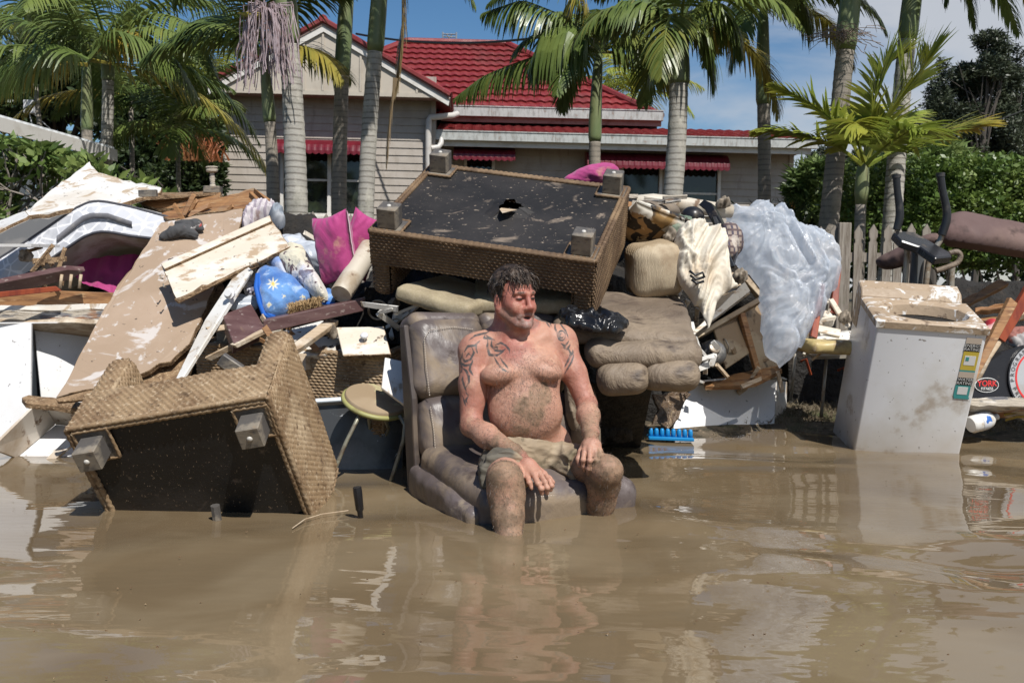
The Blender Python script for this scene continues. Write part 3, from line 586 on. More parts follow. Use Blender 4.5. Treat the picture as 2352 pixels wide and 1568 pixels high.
# young palm with bright fronds
B = P(1976, 560, 9.2); B[2] = .25; t = thing('young_palm', 'young bright yellow green palm with upright fronds behind the picket fence', 'palm tree', B)
Tp = P(1984, 395, 9.2); mb = MB(); mb.tube([B, P(1976, 490, 9.2), P(1978, 450, 9.2)], [.055, .05, .048], 12).build('trunk', M['barkD'], t, smooth=True)
MB().tube([P(1977, 470, 9.2), P(1979, 440, 9.2), P(1981, 400, 9.2), P(1986, 350, 9.2)], [.05, .065, .06, .03], 12).build('crownshaft', M['shaft'], t, smooth=True)
ys = dict(start=.2, w=.020, lift=.32)
FR = [frond(V3(9.15, (1986, 370), (2000, 300), (2010, 220), (2035, 150), (2080, 120)), .5, 48, .12, **ys), frond(V3(9.1, (1990, 370), (2010, 320), (2055, 240), (2110, 170, -.1), (2142, 120, -.1)), .62, 60, .12, **ys), frond(V3(9.0, (1992, 380), (2050, 350), (2120, 325), (2200, 300), (2262, 285)), .46, 62, .22, end_dry=1.2, **ys),
      frond(V3(9.0, (1982, 370), (1950, 315), (1900, 265), (1840, 225), (1775, 195)), .36, 56, .2, **ys), frond(V3(9.0, (1980, 378), (1930, 340), (1860, 315), (1790, 300), (1740, 300)), .33, 60, .25, **ys),
      frond(V3(8.8, (1985, 370), (1965, 310, -.2), (1960, 280, -.4), (1990, 300, -.6)), .33, 40, .4, **ys), frond(V3(9.2, (1988, 365), (1990, 290), (1975, 250, .5), (1965, 240, .9)), .4, 40, .3, **ys),
      frond(V3(8.9, (1990, 375), (2040, 330, -.2), (2090, 300, -.4), (2130, 300, -.6)), .38, 44, .3, **ys), frond(V3(9.5, (1990, 370), (2030, 310, .3), (2060, 270, .7), (2090, 260, 1.)), .4, 44, .3, **ys)]
mb, dr = merge(FR); mb.build('crown', M['frondY'], t, attrs={'dry': dr})
# small palms farther back
def small_palm(label, base, top, Y, Ln, nf, seed, m='frond', Lm=.4, wb=14):
    B = P(*base, Y); B[2] = .3; Tp = P(*top, Y); rng = np.random.default_rng(seed); t = thing('small_palm', label, 'palm tree', B)
    MB().tube([B, (B+Tp)/2+[.05, 0, 0], Tp], [wb*.5*Y/F, wb*.45*Y/F, wb*.35*Y/F], 10).build('trunk', M['barkD'], t, smooth=True)
    mb, dr = merge(crown_fronds(Tp, nf, Ln, rng, Lm=Lm, el=(80, 5), dr=1.2, nl=44)); mb.build('crown', M[m], t, attrs={'dry': dr})
small_palm('short palm with spreading fronds in the dark garden left of the house', (398, 440), (408, 300), 13.5, 1.3, 11, 31)
small_palm('bushy palm crown showing beyond the porch roof to the right of the hip roof', (1452, 480), (1455, 215), 27, 1.9, 16, 32, 'frondY', .7)
small_palm('pale palm top showing over the left eave of the house', (480, 400), (478, 190), 26, 1.8, 12, 33, 'frondY', .8)
small_palm('leafy palm behind the two left palm trunks', (296, 440), (300, 225), 14.5, 1.8, 13, 34)
small_palm('thin palm at the left edge of the garden showing under the big fronds', (120, 430), (70, 90), 14, 2.2, 13, 35)

# ================================================================ broad-leaved plants
def leaves(pts, size, rng, aspect=.45, up=.3, fold=True):
    m = len(pts); d = rng.normal(size=(m, 3)); d[:, 2] = d[:, 2]*.6+up; d /= np.linalg.norm(d, axis=1)[:, None]; s = np.cross(d, rng.normal(size=(m, 3))); s /= np.linalg.norm(s, axis=1)[:, None]; sz = size*(.6+.8*rng.random(m))[:, None]
    V = np.stack([pts, pts+d*sz*.5+s*sz*aspect*.5, pts+d*sz, pts+d*sz*.5-s*sz*aspect*.5], 1).reshape(-1, 3); return V, (np.arange(m)[:, None]*4+np.arange(4)[None])
def leafcloud(c, r, n, size, rng, clump=2.2, thr=-.05, shell=.5, aspect=.45, up=.3, top=None):
    p = rng.normal(size=(n*4, 3)); p /= np.linalg.norm(p, axis=1)[:, None]; q = (shell+(1-shell)*rng.random(len(p))**.5)[:, None]; p = p*q
    lump = 1+.22*pn(p[:, 0]*2.2+c[0], p[:, 1]*2.2, p[:, 2]*2.2+c[2])[:, None]; P_ = np.array(c)+p*np.array(r)*lump
    k = pn(P_[:, 0]*clump/1.0, P_[:, 1]*clump, P_[:, 2]*clump) > thr; P_ = P_[k][:n]
    return leaves(P_, size, rng, aspect, up)
def foliage_obj(name, clouds, m, parent, **k):
    V = []; Fs = []; n = 0
    for v, f in clouds: V.append(v); Fs.append(f+n); n += len(v)
    return obj(name, np.concatenate(V), np.concatenate(Fs), m, parent, **k)
def leafmat(nm, a, b, tr=.25, rough=.45): return mat(nm, a, [(b, 'noise', 1.6, .42, .62), (tuple(c*.6 for c in a), 'noise', 5, .5, .65, {'a': .8})], rough=rough, transl=tr, rvar=.1)
M['lf_dark'] = leafmat('dark_green_leaves', (.028, .048, .016), (.06, .085, .025)); M['lf_hedge'] = leafmat('hedge_leaves', (.09, .15, .03), (.17, .23, .05)); M['lf_bam'] = leafmat('bamboo_leaves', (.12, .18, .05), (.22, .28, .09))
M['lf_cas'] = leafmat('casuarina_foliage', (.045, .06, .035), (.075, .09, .05), .1); M['lf_fr'] = leafmat('frangipani_leaves', (.11, .18, .045), (.22, .28, .08), .3, .35); M['bough'] = mat('grey_branch_bark', (.26, .23, .20), [((.15, .12, .1), 'noise', 12, .5, .65)], rough=.85); M['boughD'] = mat('dark_branch_bark', (.07, .06, .05), rough=.9); M['lf_red'] = leafmat('rusty_red_leaves', (.35, .11, .04), (.22, .10, .04))
r_ = np.random.default_rng(40)
def tree(label, base, Y, clouds, m, wb=.18, size=.12, n=5000, seed=1, clump=1.2, thr=.0, limbs=7, name='garden_tree', cat='tree', aspect=.4, shell=.35, up=.2):
    rng = np.random.default_rng(seed); B = P(*base, Y); B[2] = .3; t = thing(name, label, cat, B); cs = [(P(x, y, Y+dy), np.array([rx, rx*.8, rz])*Y/F) for x, y, rx, rz, dy in clouds]; mb = MB(); top = max(cs, key=lambda a: a[0][2])[0]
    mid = np.array([B[0], B[1], 0])*.6+np.array([top[0], top[1], 0])*.4; mid[2] = B[2]+(top[2]-B[2])*.45; mb.tube([B, (B+mid)/2+[.06, 0, 0], mid, (mid+top)/2, top], [wb, wb*.8, wb*.6, wb*.35, wb*.1], 8)
    for c, r in cs:
        for _ in range(limbs):
            e = c+rng.normal(size=3)*r*.5; s0 = mid+(top-mid)*rng.random()*.6; mb.tube([s0, (s0+e)/2+rng.normal(size=3)*.15, e], [wb*.3, wb*.2, wb*.06], 5, caps=False)
    mb.build('trunk', M['boughD' if m in ('lf_cas', 'lf_dark') else 'bough'], t)
    vol = sum(r[0]*r[2] for _, r in cs); foliage_obj('crown', [leafcloud(c, r, int(n*r[0]*r[2]/vol)+50, size, rng, clump, thr, shell, aspect, up) for c, r in cs], M[m], t); return t
tree('dark leafy tree filling the background at far left above the white shed', (120, 500), 21, [(70, 190, 190, 110, 0), (230, 240, 110, 90, 1), (0, 240, 120, 60, -1), (150, 120, 120, 60, 1)], 'lf_dark', n=15000, size=.2, seed=41, clump=.9, thr=-.08)
tree('dark garden tree between the left palms and the house', (330, 520), 19, [(330, 330, 120, 110, 0), (440, 350, 85, 100, 0), (380, 230, 100, 70, 1)], 'lf_dark', n=14000, size=.16, seed=42, clump=1.1, thr=-.12)
tree('dense dark shrub growing against the left end of the house', (450, 520), 17.5, [(440, 415, 75, 60, 0), (350, 430, 90, 55, .4), (270, 400, 70, 70, .3), (490, 380, 25, 50, 0)], 'lf_dark', n=11000, size=.12, seed=43, clump=1.6, thr=-.15, name='garden_shrub', cat='shrub')
tree('tall dark feathery tree at the far right, the nearer broad crown', (2240, 520), 38, [(2222, 165, 62, 72, 0), (2275, 112, 42, 42, 0), (2190, 240, 62, 80, 0), (2165, 300, 50, 60, 0), (2260, 220, 70, 90, 1), (2250, 320, 100, 80, 1), (2190, 330, 50, 60, 1), (2275, 170, 50, 60, 0)], 'lf_cas', n=56000, size=.17, seed=44, clump=.75, thr=-.14, wb=.16, aspect=.3, limbs=4)
tree('tall dark feathery tree cut by the right edge of the view', (2340, 520), 40, [(2350, 230, 60, 110, 0), (2325, 150, 35, 50, 0), (2380, 320, 80, 90, 0), (2330, 330, 60, 60, 0)], 'lf_cas', n=24000, size=.17, seed=45, clump=.75, thr=-.14, wb=.16, aspect=.3, limbs=4)
tree('small dark feathery tree low behind the leaning palm trunks', (2150, 520), 36, [(2110, 330, 50, 70, 0), (2060, 370, 60, 50, 0), (1900, 370, 50, 30, 0), (1960, 360, 60, 50, 0)], 'lf_cas', n=9000, size=.2, seed=46, clump=.6, thr=.1, wb=.2, aspect=.3)
tree('bright green bamboo clump just right of the house corner', (1890, 520), 13.5, [(1880, 430, 65, 60, 0), (1850, 460, 40, 55, 0), (1930, 450, 50, 60, 0), (1900, 500, 90, 40, 0)], 'lf_bam', n=9500, size=.17, seed=47, clump=2.2, thr=-.1, wb=.03, aspect=.18, name='bamboo_clump', cat='bamboo')
tree('feathery bright bamboo clump behind the two right palm trunks', (2120, 520), 13, [(2120, 370, 110, 42, 0), (2060, 420, 60, 70, 0), (2190, 400, 80, 40, 0)], 'lf_bam', n=9500, size=.17, seed=48, clump=2.4, thr=-.1, wb=.03, aspect=.18, name='bamboo_clump', cat='bamboo')
# clipped hedge
hB_ = P(2150, 520, 11.5); hB_[2] = .3; hd = thing('garden_hedge', 'long clipped glossy green hedge behind the picket fence', 'hedge', hB_)
cl = []
for i in range(15):
    x = 1985+i*40; cl.append(leafcloud(P(x, 440+10*math.sin(i*1.7), 11.5+.2*(i % 2)), (.5, .6, .42), 1500, .065, r_, 3, -.25, .6, .55)); cl.append(leafcloud(P(x, 520, 11.4), (.5, .6, .5), 1300, .065, r_, 3, -.25, .6, .55))
foliage_obj('foliage', cl, M['lf_hedge'], hd)
mb = MB()
for i in range(15): p = P(1985+i*40, 560, 11.7); p[2] = .3; mb.tube([p, p+[.05, 0, .5], p+[-.08, .05, 1.0]], [.03, .02, .01], 5)
mb.build('stem', M['bough'], hd)
# frangipani shrub: forked pale branches with leaf clusters at the tips
fb = P(60, 560, 8.5); fb[2] = .25; fr = thing('frangipani_shrub', 'frangipani shrub with pale forking branches and glossy leaves at far left', 'shrub', fb)
mb = MB(); tips = []; rg = np.random.default_rng(51)
def fork(p, d, l, r, k):
    e = p+d*l; mb.tube([p, (p+e)/2+rg.normal(size=3)*l*.08, e], [r, r*.85, r*.7], 6, caps=False)
    if k == 0 or e[2] > 2.35: tips.append((e, d)); return
    for _ in range(rg.integers(2, 4)): fork(e, nrm(d+rg.normal(size=3)*.55+[0, 0, .22]), l*.8, r*.72, k-1)
for x0, dx in ((10, -.5), (60, .1), (-30, .3), (100, .5), (40, -.3)):
    q = P(x0, 560, 8.5); q[2] = .25; fork(q, nrm([dx, rg.normal()*.3, 1]), .50, .035, 5)
mb.build('trunk', M['bough'], fr)
V = []; Fs = []; n = 0
for e, d in tips:
    v, f = leaves(e+rg.normal(size=(13, 3))*.035, .125, rg, .34, .15); V.append(v); Fs.append(f+n); n += len(v)
obj('crown', np.concatenate(V), np.concatenate(Fs), M['lf_fr'], fr)
# red strap leaves and bird-of-paradise
def strap(label, px, Y, n, L_, m, seed, w=.02, tip=None, cat='plant', name='strap_plant'):
    rg = np.random.default_rng(seed); B = P(*px, Y); t = thing(name, label, cat, B); mb = MB()
    for i in range(n):
        a = rg.random()*6.28; p = B+rg.normal(size=3)*[.2, .1, .0]; d = nrm([math.cos(a)*.5, math.sin(a)*.4, 1]); side = nrm(np.cross(d, [0, 1, .1])); pts = []
        for j in range(5): pts += [p-side*w*(1-j/4.3), p+side*w*(1-j/4.3)]; p = p+d*L_/4*(.7+.5*rg.random()); d = nrm(d+[math.cos(a)*.18, 0, -.22])
        mb.add(pts, [(2*j, 2*j+1, 2*j+3, 2*j+2) for j in range(4)])
    mb.build('foliage', M[m], t)
    return t
strap('rust red strap leaved plant in the dark garden left of the house', (460, 370), 17, 60, .5, 'lf_red', 61)
strap('orange leaved plant hanging low beside the house corner', (440, 345), 18.5, 50, .5, 'lf_red', 62)
t = strap('bird of paradise plant with orange bloom at the right foot of the house', (1790, 520), 13, 40, .5, 'lf_dark', 63, .03)
mb = MB(); b = P(1822, 482, 13)
mb.tube([b-[0, 0, .3], b], .01, 5)
for k in range(4): mb.add([b, b+[.01, 0, .02], b+[-.05+.035*k, 0, .10+.02*(k % 2)]], [(0, 1, 2)])
mb.build('flower', mat('orange_petals', (.6, .17, .03), rough=.5), t)

# ================================================================ picket fence
M['picket'] = mat('weathered_fence_timber', (.27, .235, .195), [((.16, .13, .10), 'noise', 5, .42, .62, dict(st=(9, 9, .7))), ((.40, .36, .30), 'noise', 12, .55, .7, dict(st=(8, 8, .5), a=.7)), ((.10, .12, .06), 'noise', 3, .62, .75, {'a': .6})], rough=.85, bump=[('noise', 14, .5, .01, dict(st=(8, 8, .4)))])
FY = 8.6; fx0, fx1 = P(600, 600, FY)[0], P(2150, 600, FY)[0]
fence = thing('picket_fence', 'grey weathered picket fence with notched tops running behind the rubbish pile', 'fence', ((fx0+fx1)/2, FY, .25))
zt0 = P(1900, 514, FY)[2]; i = 0; x = fx0
while x < fx1:
    zt = zt0-.02*math.sin(x)+random.uniform(-.012, .012); w2 = .036; nx = .010
    prof = [(-w2, 0), (w2, 0), (w2, zt-.16), (w2-nx, zt-.145), (w2-nx, zt-.125), (w2, zt-.11), (w2, zt-.06), (0, zt), (-w2, zt-.06), (-w2, zt-.11), (-w2+nx, zt-.125), (-w2+nx, zt-.145), (-w2, zt-.16)]
    a = random.uniform(-.012, .012)
    MB().slab([(x+px+a*pz, FY+random.uniform(-.001, .001), .22+pz if pz == 0 else pz) for px, pz in prof], (0, .018, 0)).build('picket', M['picket'], fence)
    x += .112
for k, zz in enumerate((zt0-.28, zt0-.85)): MB().box(((fx0+fx1)/2, FY+.042, zz), ((fx1-fx0)/2, .022, .04)).build('rail', M['picket'], fence)
for xx in (P(1935, 600, FY)[0], P(1935, 600, FY)[0]-2.4, P(1935, 600, FY)[0]-4.8): MB().box((xx, FY+.0, .2+(zt0-.2)/2+.0), (.052, .05, (zt0-.2)/2+.01)).build('post', M['picket'], fence, bevel=.005)
# street light at right edge
lm = thing('street_lamp', 'slim grey street lamp beyond the hedge at the right edge', 'street lamp', P(2338, 560, 30)*[1, 1, 0]+[0, 0, .3])
MB().tube([P(2338, 500, 30), P(2338, 420, 30)], .05, 6).build('pole', M['alu'], lm); MB().tube([P(2340, 421, 30), P(2322, 417, 29.5)], .05, 6).build('lamp_head', M['trim'], lm)

# far-off treeline closing the view
def farwood(name, x0, x1, Y, y0, y1, seed, sz=.4, n=9000):
    rg = np.random.default_rng(seed); cl = []; k = max(2, int(abs(x1-x0)/90))
    for i in range(k+1):
        x = x0+(x1-x0)*i/k; yy = y0+rg.normal()*14; cl.append(leafcloud(P(x, (yy+y1)/2, Y+rg.normal()), np.array([75, 60, (y1-yy)/2*1.15])*Y/F, n//k, sz, rg, .5, -.2, .3))
    foliage_obj(name, cl, M['lf_dark'], None, label='far off dark trees seen between and under the garden plants', cat='trees', kind='stuff')
farwood('distant_treeline', -250, 560, 32, 330, 640, 71)
farwood('distant_treeline', 1800, 2650, 46, 400, 640, 72, .5)
# ================================================================ materials of the rubbish
WH = (.60, .58, .54)
M['lam'] = mat('white_laminate_with_mud', (.66, .645, .61), [((.46, .38, .28), 'noise', 1.6, .50, .74, dict(a=.7)), ((.33, .24, .15), 'noise', 6, .555, .65, dict(a=.85, dist=1.2, rough=.8)), ((.12, .09, .06), 'noise', 34, .66, .72, dict(a=.8))], rough=.35, bump=[('noise', 9, .12, .01)])
M['lamW'] = mat('white_melamine', (.70, .70, .70), [((.52, .46, .38), 'noise', 1.3, .55, .8, dict(a=.6)), ((.12, .1, .08), 'noise', 30, .70, .74, dict(a=.9)), ((.38, .29, .2), 'noise', 5, .64, .72, dict(a=.8))], rough=.3, rvar=.08)
M['chip'] = mat('wet_chipboard', (.26, .17, .095), [((.14, .085, .045), 'noise', 26, .42, .6), ((.42, .31, .19), 'noise', 60, .58, .68)], rough=.9, bump=[('noise', 70, .8, .012), ('noise', 18, .6, .02)])
M['tan'] = mat('tabletop_coated_in_tan_mud', (.31, .225, .155), [((.37, .275, .20), 'noise', 1.8, .45, .7), ((.55, .52, .50), 'noise', 3.2, .585, .66, dict(a=.75, dist=2.2, rough=.5)), ((.56, .54, .52), 'noise', 14, .63, .70, dict(a=.7, st=(1, 1, .35), rot=(0, .6, 0))), ((.07, .05, .035), 'noise', 22, .70, .73)], rough=.55, bump=[('noise', 12, .25, .01)])
M['cream'] = mat('cream_board_mud_streaks', (.60, .53, .43), [((.68, .64, .57), 'noise', 3, .45, .65, dict(st=(1, 1, 2.5), rot=(0, .4, 0))), ((.38, .27, .17), 'noise', 9, .545, .64, dict(st=(1, 1, 2.8), rot=(0, .4, 0), a=.9)), ((.1, .07, .05), 'noise', 26, .68, .72)], rough=.6, bump=[('noise', 20, .2, .008)])
M['wood'] = mat('wet_orange_brown_timber', (.30, .155, .065), [((.17, .08, .035), 'noise', 5, .42, .62, dict(st=(.6, 2, 6))), ((.42, .27, .14), 'noise', 9, .56, .7, dict(st=(.6, 2, 6))), mudlay(.60, 3)], rough=.5, bump=[('noise', 9, .3, .01, dict(st=(.6, 2, 6)))])
M['pine'] = mat('muddy_pale_timber', (.46, .36, .25), [((.30, .21, .13), 'noise', 6, .45, .65, dict(st=(.8, 2, 5))), ((.60, .53, .43), 'noise', 4, .56, .7), mudlay(.62, 5)], rough=.7, bump=[('noise', 14, .35, .01, dict(st=(1, 2, 4)))])
M['grey_t'] = mat('splintered_grey_timber', (.42, .37, .30), [((.14, .14, .15), 'noise', 4, .52, .58, dict(st=(1.2, 2, 7))), ((.62, .57, .50), 'noise', 5, .56, .64, dict(st=(.8, 2, 8))), ((.30, .16, .09), 'noise', 3, .60, .66, dict(st=(1, 1, 5)))], rough=.85, bump=[('noise', 12, .8, .02, dict(st=(.7, 2, 8)))])
M['maroon'] = mat('dark_maroon_timber', (.085, .042, .04), [((.13, .075, .07), 'noise', 5, .42, .65, dict(st=(.7, 2, 4))), ((.30, .25, .22), 'noise', 26, .64, .72, dict(st=(1, 1, 2), a=.7)), mudlay(.66, 4)], rough=.42, bump=[('noise', 30, .2, .006)])
M['redwood'] = mat('red_stained_timber', (.27, .055, .02), [((.17, .03, .015), 'noise', 5, .45, .65, dict(st=(3, 3, .7))), mudlay(.66, 6)], rough=.4)
M['dark'] = mat('shade_and_dark_part_black', (.014, .012, .010), [((.035, .027, .02), 'noise', 6, .55, .7)], rough=.8, bump=[('noise', 14, 1., .05)])  # near black: shade inside the pile put into the colour, also dark boxes
M['blackfab'] = mat('black_underlining_with_mud_smears', (.014, .0135, .014), [((.032, .029, .028), 'noise', 1.6, .42, .68), ((.30, .235, .18), 'noise', 3.0, .63, .74, dict(dist=2.4, a=.55, rough=.85)), ((.36, .29, .22), 'noise', 34, .675, .73, dict(st=(1, 1, 3.2), a=.8, rot=(0, .5, 0))), ((.28, .22, .17), 'noise', 9, .70, .76, dict(st=(.6, 1, 3), a=.7))], rough=.62, spec=.3, bump=[('noise', 5, .3, .02), ('noise', 60, .2, .004)])
M['blackwet'] = mat('black_wet_underlining', (.012, .012, .012), [((.035, .03, .027), 'noise', 2.2, .5, .7), ((.22, .16, .11), 'noise', 40, .665, .71, dict(st=(3, 3, 1), a=.8)), ((.13, .10, .08), 'noise', 3.5, .66, .76, dict(dist=2, a=.6))], rough=.42, bump=[('noise', 6, .3, .02), ('noise', 60, .2, .004)])
M['foot'] = mat('grey_stained_timber_block', (.085, .078, .072), [((.22, .19, .15), 'noise', 6, .48, .60), ((.06, .055, .055), 'noise', 12, .55, .7, dict(st=(1, 1, 3))), mudlay(.64, 9)], rough=.5, bump=[('noise', 30, .2, .006)])
M['nail'] = mat('pale_nail_glide', (.5, .48, .44), rough=.4)
M['wick'] = mat('woven_seagrass', (.27, .185, .105), [((.17, .105, .055), 'noise', 5, .42, .62), ((.42, .32, .205), 'noise', 3, .52, .7), ((.48, .38, .26), 'noise', 55, .56, .68, {'a': .6}), ((.09, .055, .03), 'noise', 30, .60, .70, {'a': .8})], rough=.72, rvar=.1, bump=[('noise', 160, .3, .003)])
M['wickB'] = mat('dark_woven_seagrass', (.13, .080, .042), [((.085, .05, .027), 'noise', 5, .42, .62), ((.22, .145, .08), 'noise', 3, .52, .7), ((.24, .16, .09), 'noise', 55, .56, .68, {'a': .6})], rough=.7, rvar=.1)
M['magenta'] = mat('magenta_cotton', (.38, .035, .17), [((.27, .025, .12), 'noise', 3, .45, .68), ((.40, .20, .16), 'noise', 4, .63, .71, {'a': .8})], rough=.8, sheen=.3, bump=[('noise', 3.2, .5, .03, dict(dist=1)), ('noise', 120, .1, .002)])
M['leather'] = mat('lavender_grey_leather_with_mud', (.090, .072, .066), [((.14, .115, .11), 'noise', 2.5, .42, .68), ((.27, .205, .135), 'noise', 1.5, .47, .60, dict(dist=.8, a=.8, rough=.75)), ((.30, .24, .165), 'noise', 2.4, .66, .72, dict(a=.8, rough=.8)), ((.05, .035, .03), 'noise', 6, .63, .70, {'a': .7})], rough=.38, bump=[('noise', 4, .35, .03, dict(dist=1.5)), ('noise', 150, .18, .002)])
M['leatherB'] = mat('brown_leather_coated_in_mud', (.15, .115, .085), [((.24, .185, .13), 'noise', 1.6, .45, .66, dict(rough=.7)), ((.05, .035, .028), 'noise', 2.3, .62, .72, dict(st=(1, 1, 2), rough=.5)), ((.09, .065, .05), 'noise', 6, .58, .7, {'a': .6})], rough=.5, bump=[('noise', 4, .7, .04, dict(dist=2)), ('noise', 13, .35, .01, dict(dist=1)), ('noise', 120, .15, .002)])
M['stitch'] = mat('pale_stitching', (.42, .36, .30), rough=.8)
M['fab_tan'] = mat('tan_upholstery_fabric', (.33, .275, .175), [((.25, .20, .125), 'noise', 3, .45, .65), ((.42, .35, .25), 'noise', 90, .5, .6, {'a': .4}), mudlay(.64, 4)], rough=.9, bump=[('wave', 60, .25, .003, dict(dir='X', dist=2))])
M['fab_beige'] = mat('wet_beige_upholstery', (.33, .25, .155), [((.44, .36, .25), 'noise', 1.5, .48, .54), ((.22, .15, .09), 'noise', 4, .55, .7, {'a': .6})], rough=.85, bump=[('wave', 45, .4, .004, dict(dir='X', dist=5)), ('noise', 4, .3, .02)])
M['steel'] = mat('grimy_steel_tube', (.32, .29, .24), [((.20, .14, .09), 'noise', 9, .5, .66), ((.45, .43, .38), 'noise', 16, .6, .7)], rough=.4, metal=.4)
M['blackpl'] = mat('black_plastic', (.014, .014, .016), [((.10, .08, .06), 'noise', 7, .62, .72)], rough=.3, rvar=.08)
M['white_en'] = mat('white_enamel_with_mud', (.74, .75, .77), [((.62, .61, .58), 'noise', 1.6, .46, .66), ((.40, .31, .21), 'grad', 1, -.02, -.30, dict(a=.55)), ((.30, .215, .13), 'noise', 3, .60, .70, dict(a=.7, rough=.7)), ((.13, .1, .07), 'noise', 30, .70, .74), ((.70, .72, .75), 'voro', 3, .0, .05, dict(feat='DISTANCE_TO_EDGE', a=.12))], rough=.28, rvar=.08)

def Fr(roll=0, tilt=0, yaw=0):      # columns: right, up, back
    A = np.array(Matrix.Rotation(R(yaw), 3, 'Z') @ Matrix.Rotation(R(tilt), 3, 'X') @ Matrix.Rotation(R(roll), 3, 'Y')); return np.stack([A[:, 0], A[:, 2], A[:, 1]], 1)
def T(name, label, cat, c, group=None): return thing(name, label, cat, c, group)
def single(mb, name, m, label, cat, **k): return mb.build(name, m, None, label=label, cat=cat, **k)
def bsingle(name, label, cat, px, plane, th, m, **k): return board(name, px, plane, th, m, None, label=label, cat=cat, **k)

def pillow_mesh(c, Rm, a, b, t, conc=.10, wr=.012, ws=5, seed=0, n=46, pinch=.45, bend=0.):
    a, b, t = a*GK, b*GK, t*GK
    u, v = np.meshgrid(np.linspace(-1, 1, n), np.linspace(-1, 1, n), indexing='ij'); Vs = []
    for sgn in (-1, 1):
        X = u*a*(1-conc*(1-v**2)*np.abs(u)**2); Y_ = v*b*(1-conc*(1-u**2)*np.abs(v)**2); th = t*np.clip((1-u**4)*(1-v**4), 0, 1)**pinch
        q = 1-np.maximum(np.abs(u), np.abs(v))**6
        wz = wr*fbm(X*ws+seed, Y_*ws*.7+sgn*3, seed*1.3, 3)*q+.004*q*np.sin(24*(u*v)+3*pn(X*6, Y_*6, seed))*np.maximum(np.abs(u), np.abs(v))**2
        Z = sgn*(th+.002)+wz+bend*(u**2)
        Vs.append(np.array(c)+X[..., None]*Rm[:, 0]+Y_[..., None]*Rm[:, 1]+Z[..., None]*Rm[:, 2])
    V = np.concatenate([w_.reshape(-1, 3) for w_ in Vs]); F0 = gridF(n, n); F1 = F0[:, ::-1]+n*n
    e = [(i, 0) for i in range(n-1)]+[(n-1, j) for j in range(n-1)]+[(i, n-1) for i in range(n-1, 0, -1)]+[(0, j) for j in range(n-1, 0, -1)]; ix = np.array([i*n+j for i, j in e]); jx = np.roll(ix, -1)
    return V, np.concatenate([F0, F1, np.stack([ix, jx, jx+n*n, ix+n*n], 1)])
def ridged(x, y, z, o=3):
    a, s, t = 1., 1., 0.
    for i in range(o): t = t+a*(1-2.6*np.abs(pn(x*s+i*5.1, y*s, z*s))); a *= .5; s *= 2.05
    return t
def crumple(blobs, amp, sc, h=.008, st=(1, 1, 1), warp=.6, k=.06, seed=0., rid=True, o=3, clipz=None):
    """blobs: (centre, radii, Rm or None); folded, creased body"""
    blobs = [(b[0], np.array(b[1])*GK)+tuple(b[2:]) for b in blobs]; amp = amp*GK
    lo = np.min([np.array(b[0])-max(b[1])*1.05 for b in blobs], 0)-amp*2-.03; hi = np.max([np.array(b[0])+max(b[1])*1.05 for b in blobs], 0)+amp*2+.03
    S = SDF(lo, hi, h); S.D += 1.
    for b in blobs: S.ell(b[0], b[1], b[2] if len(b) > 2 else None, k=k)
    V, Fs = S.mesh(); 
    # displace along normals
    me_n = np.zeros_like(V); a_, b_, c_ = V[Fs[:, 0]], V[Fs[:, 1]], V[Fs[:, 2]]; fn = np.cross(b_-a_, c_-a_); 
    for i in range(4): np.add.at(me_n, Fs[:, i], fn)
    me_n /= np.linalg.norm(me_n, axis=1)[:, None]+1e-12
    q = V*sc*np.array(st); w_ = warp*np.stack([pn(q[:, 0]*.7+seed, q[:, 1]*.7, q[:, 2]*.7), pn(q[:, 0]*.7, q[:, 1]*.7+seed+7, q[:, 2]*.7), pn(q[:, 0]*.7, q[:, 1]*.7, q[:, 2]*.7+seed+3)], 1); q = q+w_
    d = (ridged if rid else fbm)(q[:, 0]+seed, q[:, 1], q[:, 2], o); V = V+me_n*(amp*d)[:, None]
    if clipz is not None: V[:, 2] = np.maximum(V[:, 2], clipz)
    return V, Fs
def wicker(mb, O, U, Vv, p=.0155, q=.026, A=.0105, ph=0., clip=None):
    """woven rope panel from corner O along U (rope direction) and V; outward side is U x V"""
    O, U, Vv = (np.array(a, float) for a in (O, U, Vv)); lu, lv = np.linalg.norm(U), np.linalg.norm(Vv); un, vn = U/lu, Vv/lv; nn = np.cross(un, vn)
    nu, nv = int(lu/.0045)+2, int(lv/.0026)+2; a = np.linspace(0, lu, nu)[:, None]; b = np.linspace(0, lv, nv)[None]
    wob = .002*pn(a*9, b*9, ph+.5); row = np.floor((b+wob)/p); fr = ((b+wob)/p)-row
    prof = np.sqrt(np.clip(1-(2*fr-1)**2, 0, 1)); tw = .5+.5*np.cos(2*np.pi*(a/q+.5*(row % 2)+(fr-.5)*.7)); hgt = A*(prof*(.62+.5*tw))+.004*pn(a*5, b*5, ph)
    Pt = O+a[..., None]*un+b[..., None]*vn+hgt[..., None]*nn; F_ = gridF(nu, nv)
    if clip is not None:
        cc = Pt.reshape(-1, 3)[F_].mean(1); F_ = F_[clip(cc)]
    mb.V.append(Pt.reshape(-1, 3)); mb.F += (F_+mb.n).tolist(); mb.M += [0]*len(F_); mb.n += nu*nv
def ropes(paths, m, parent, r=.010, name='rope_trim'):
    mb = MB()
    for p_ in paths: q, rad = rope(p_, r); mb.tube(q, rad, 8)
    return mb.build(name, M[m], parent, smooth=True)
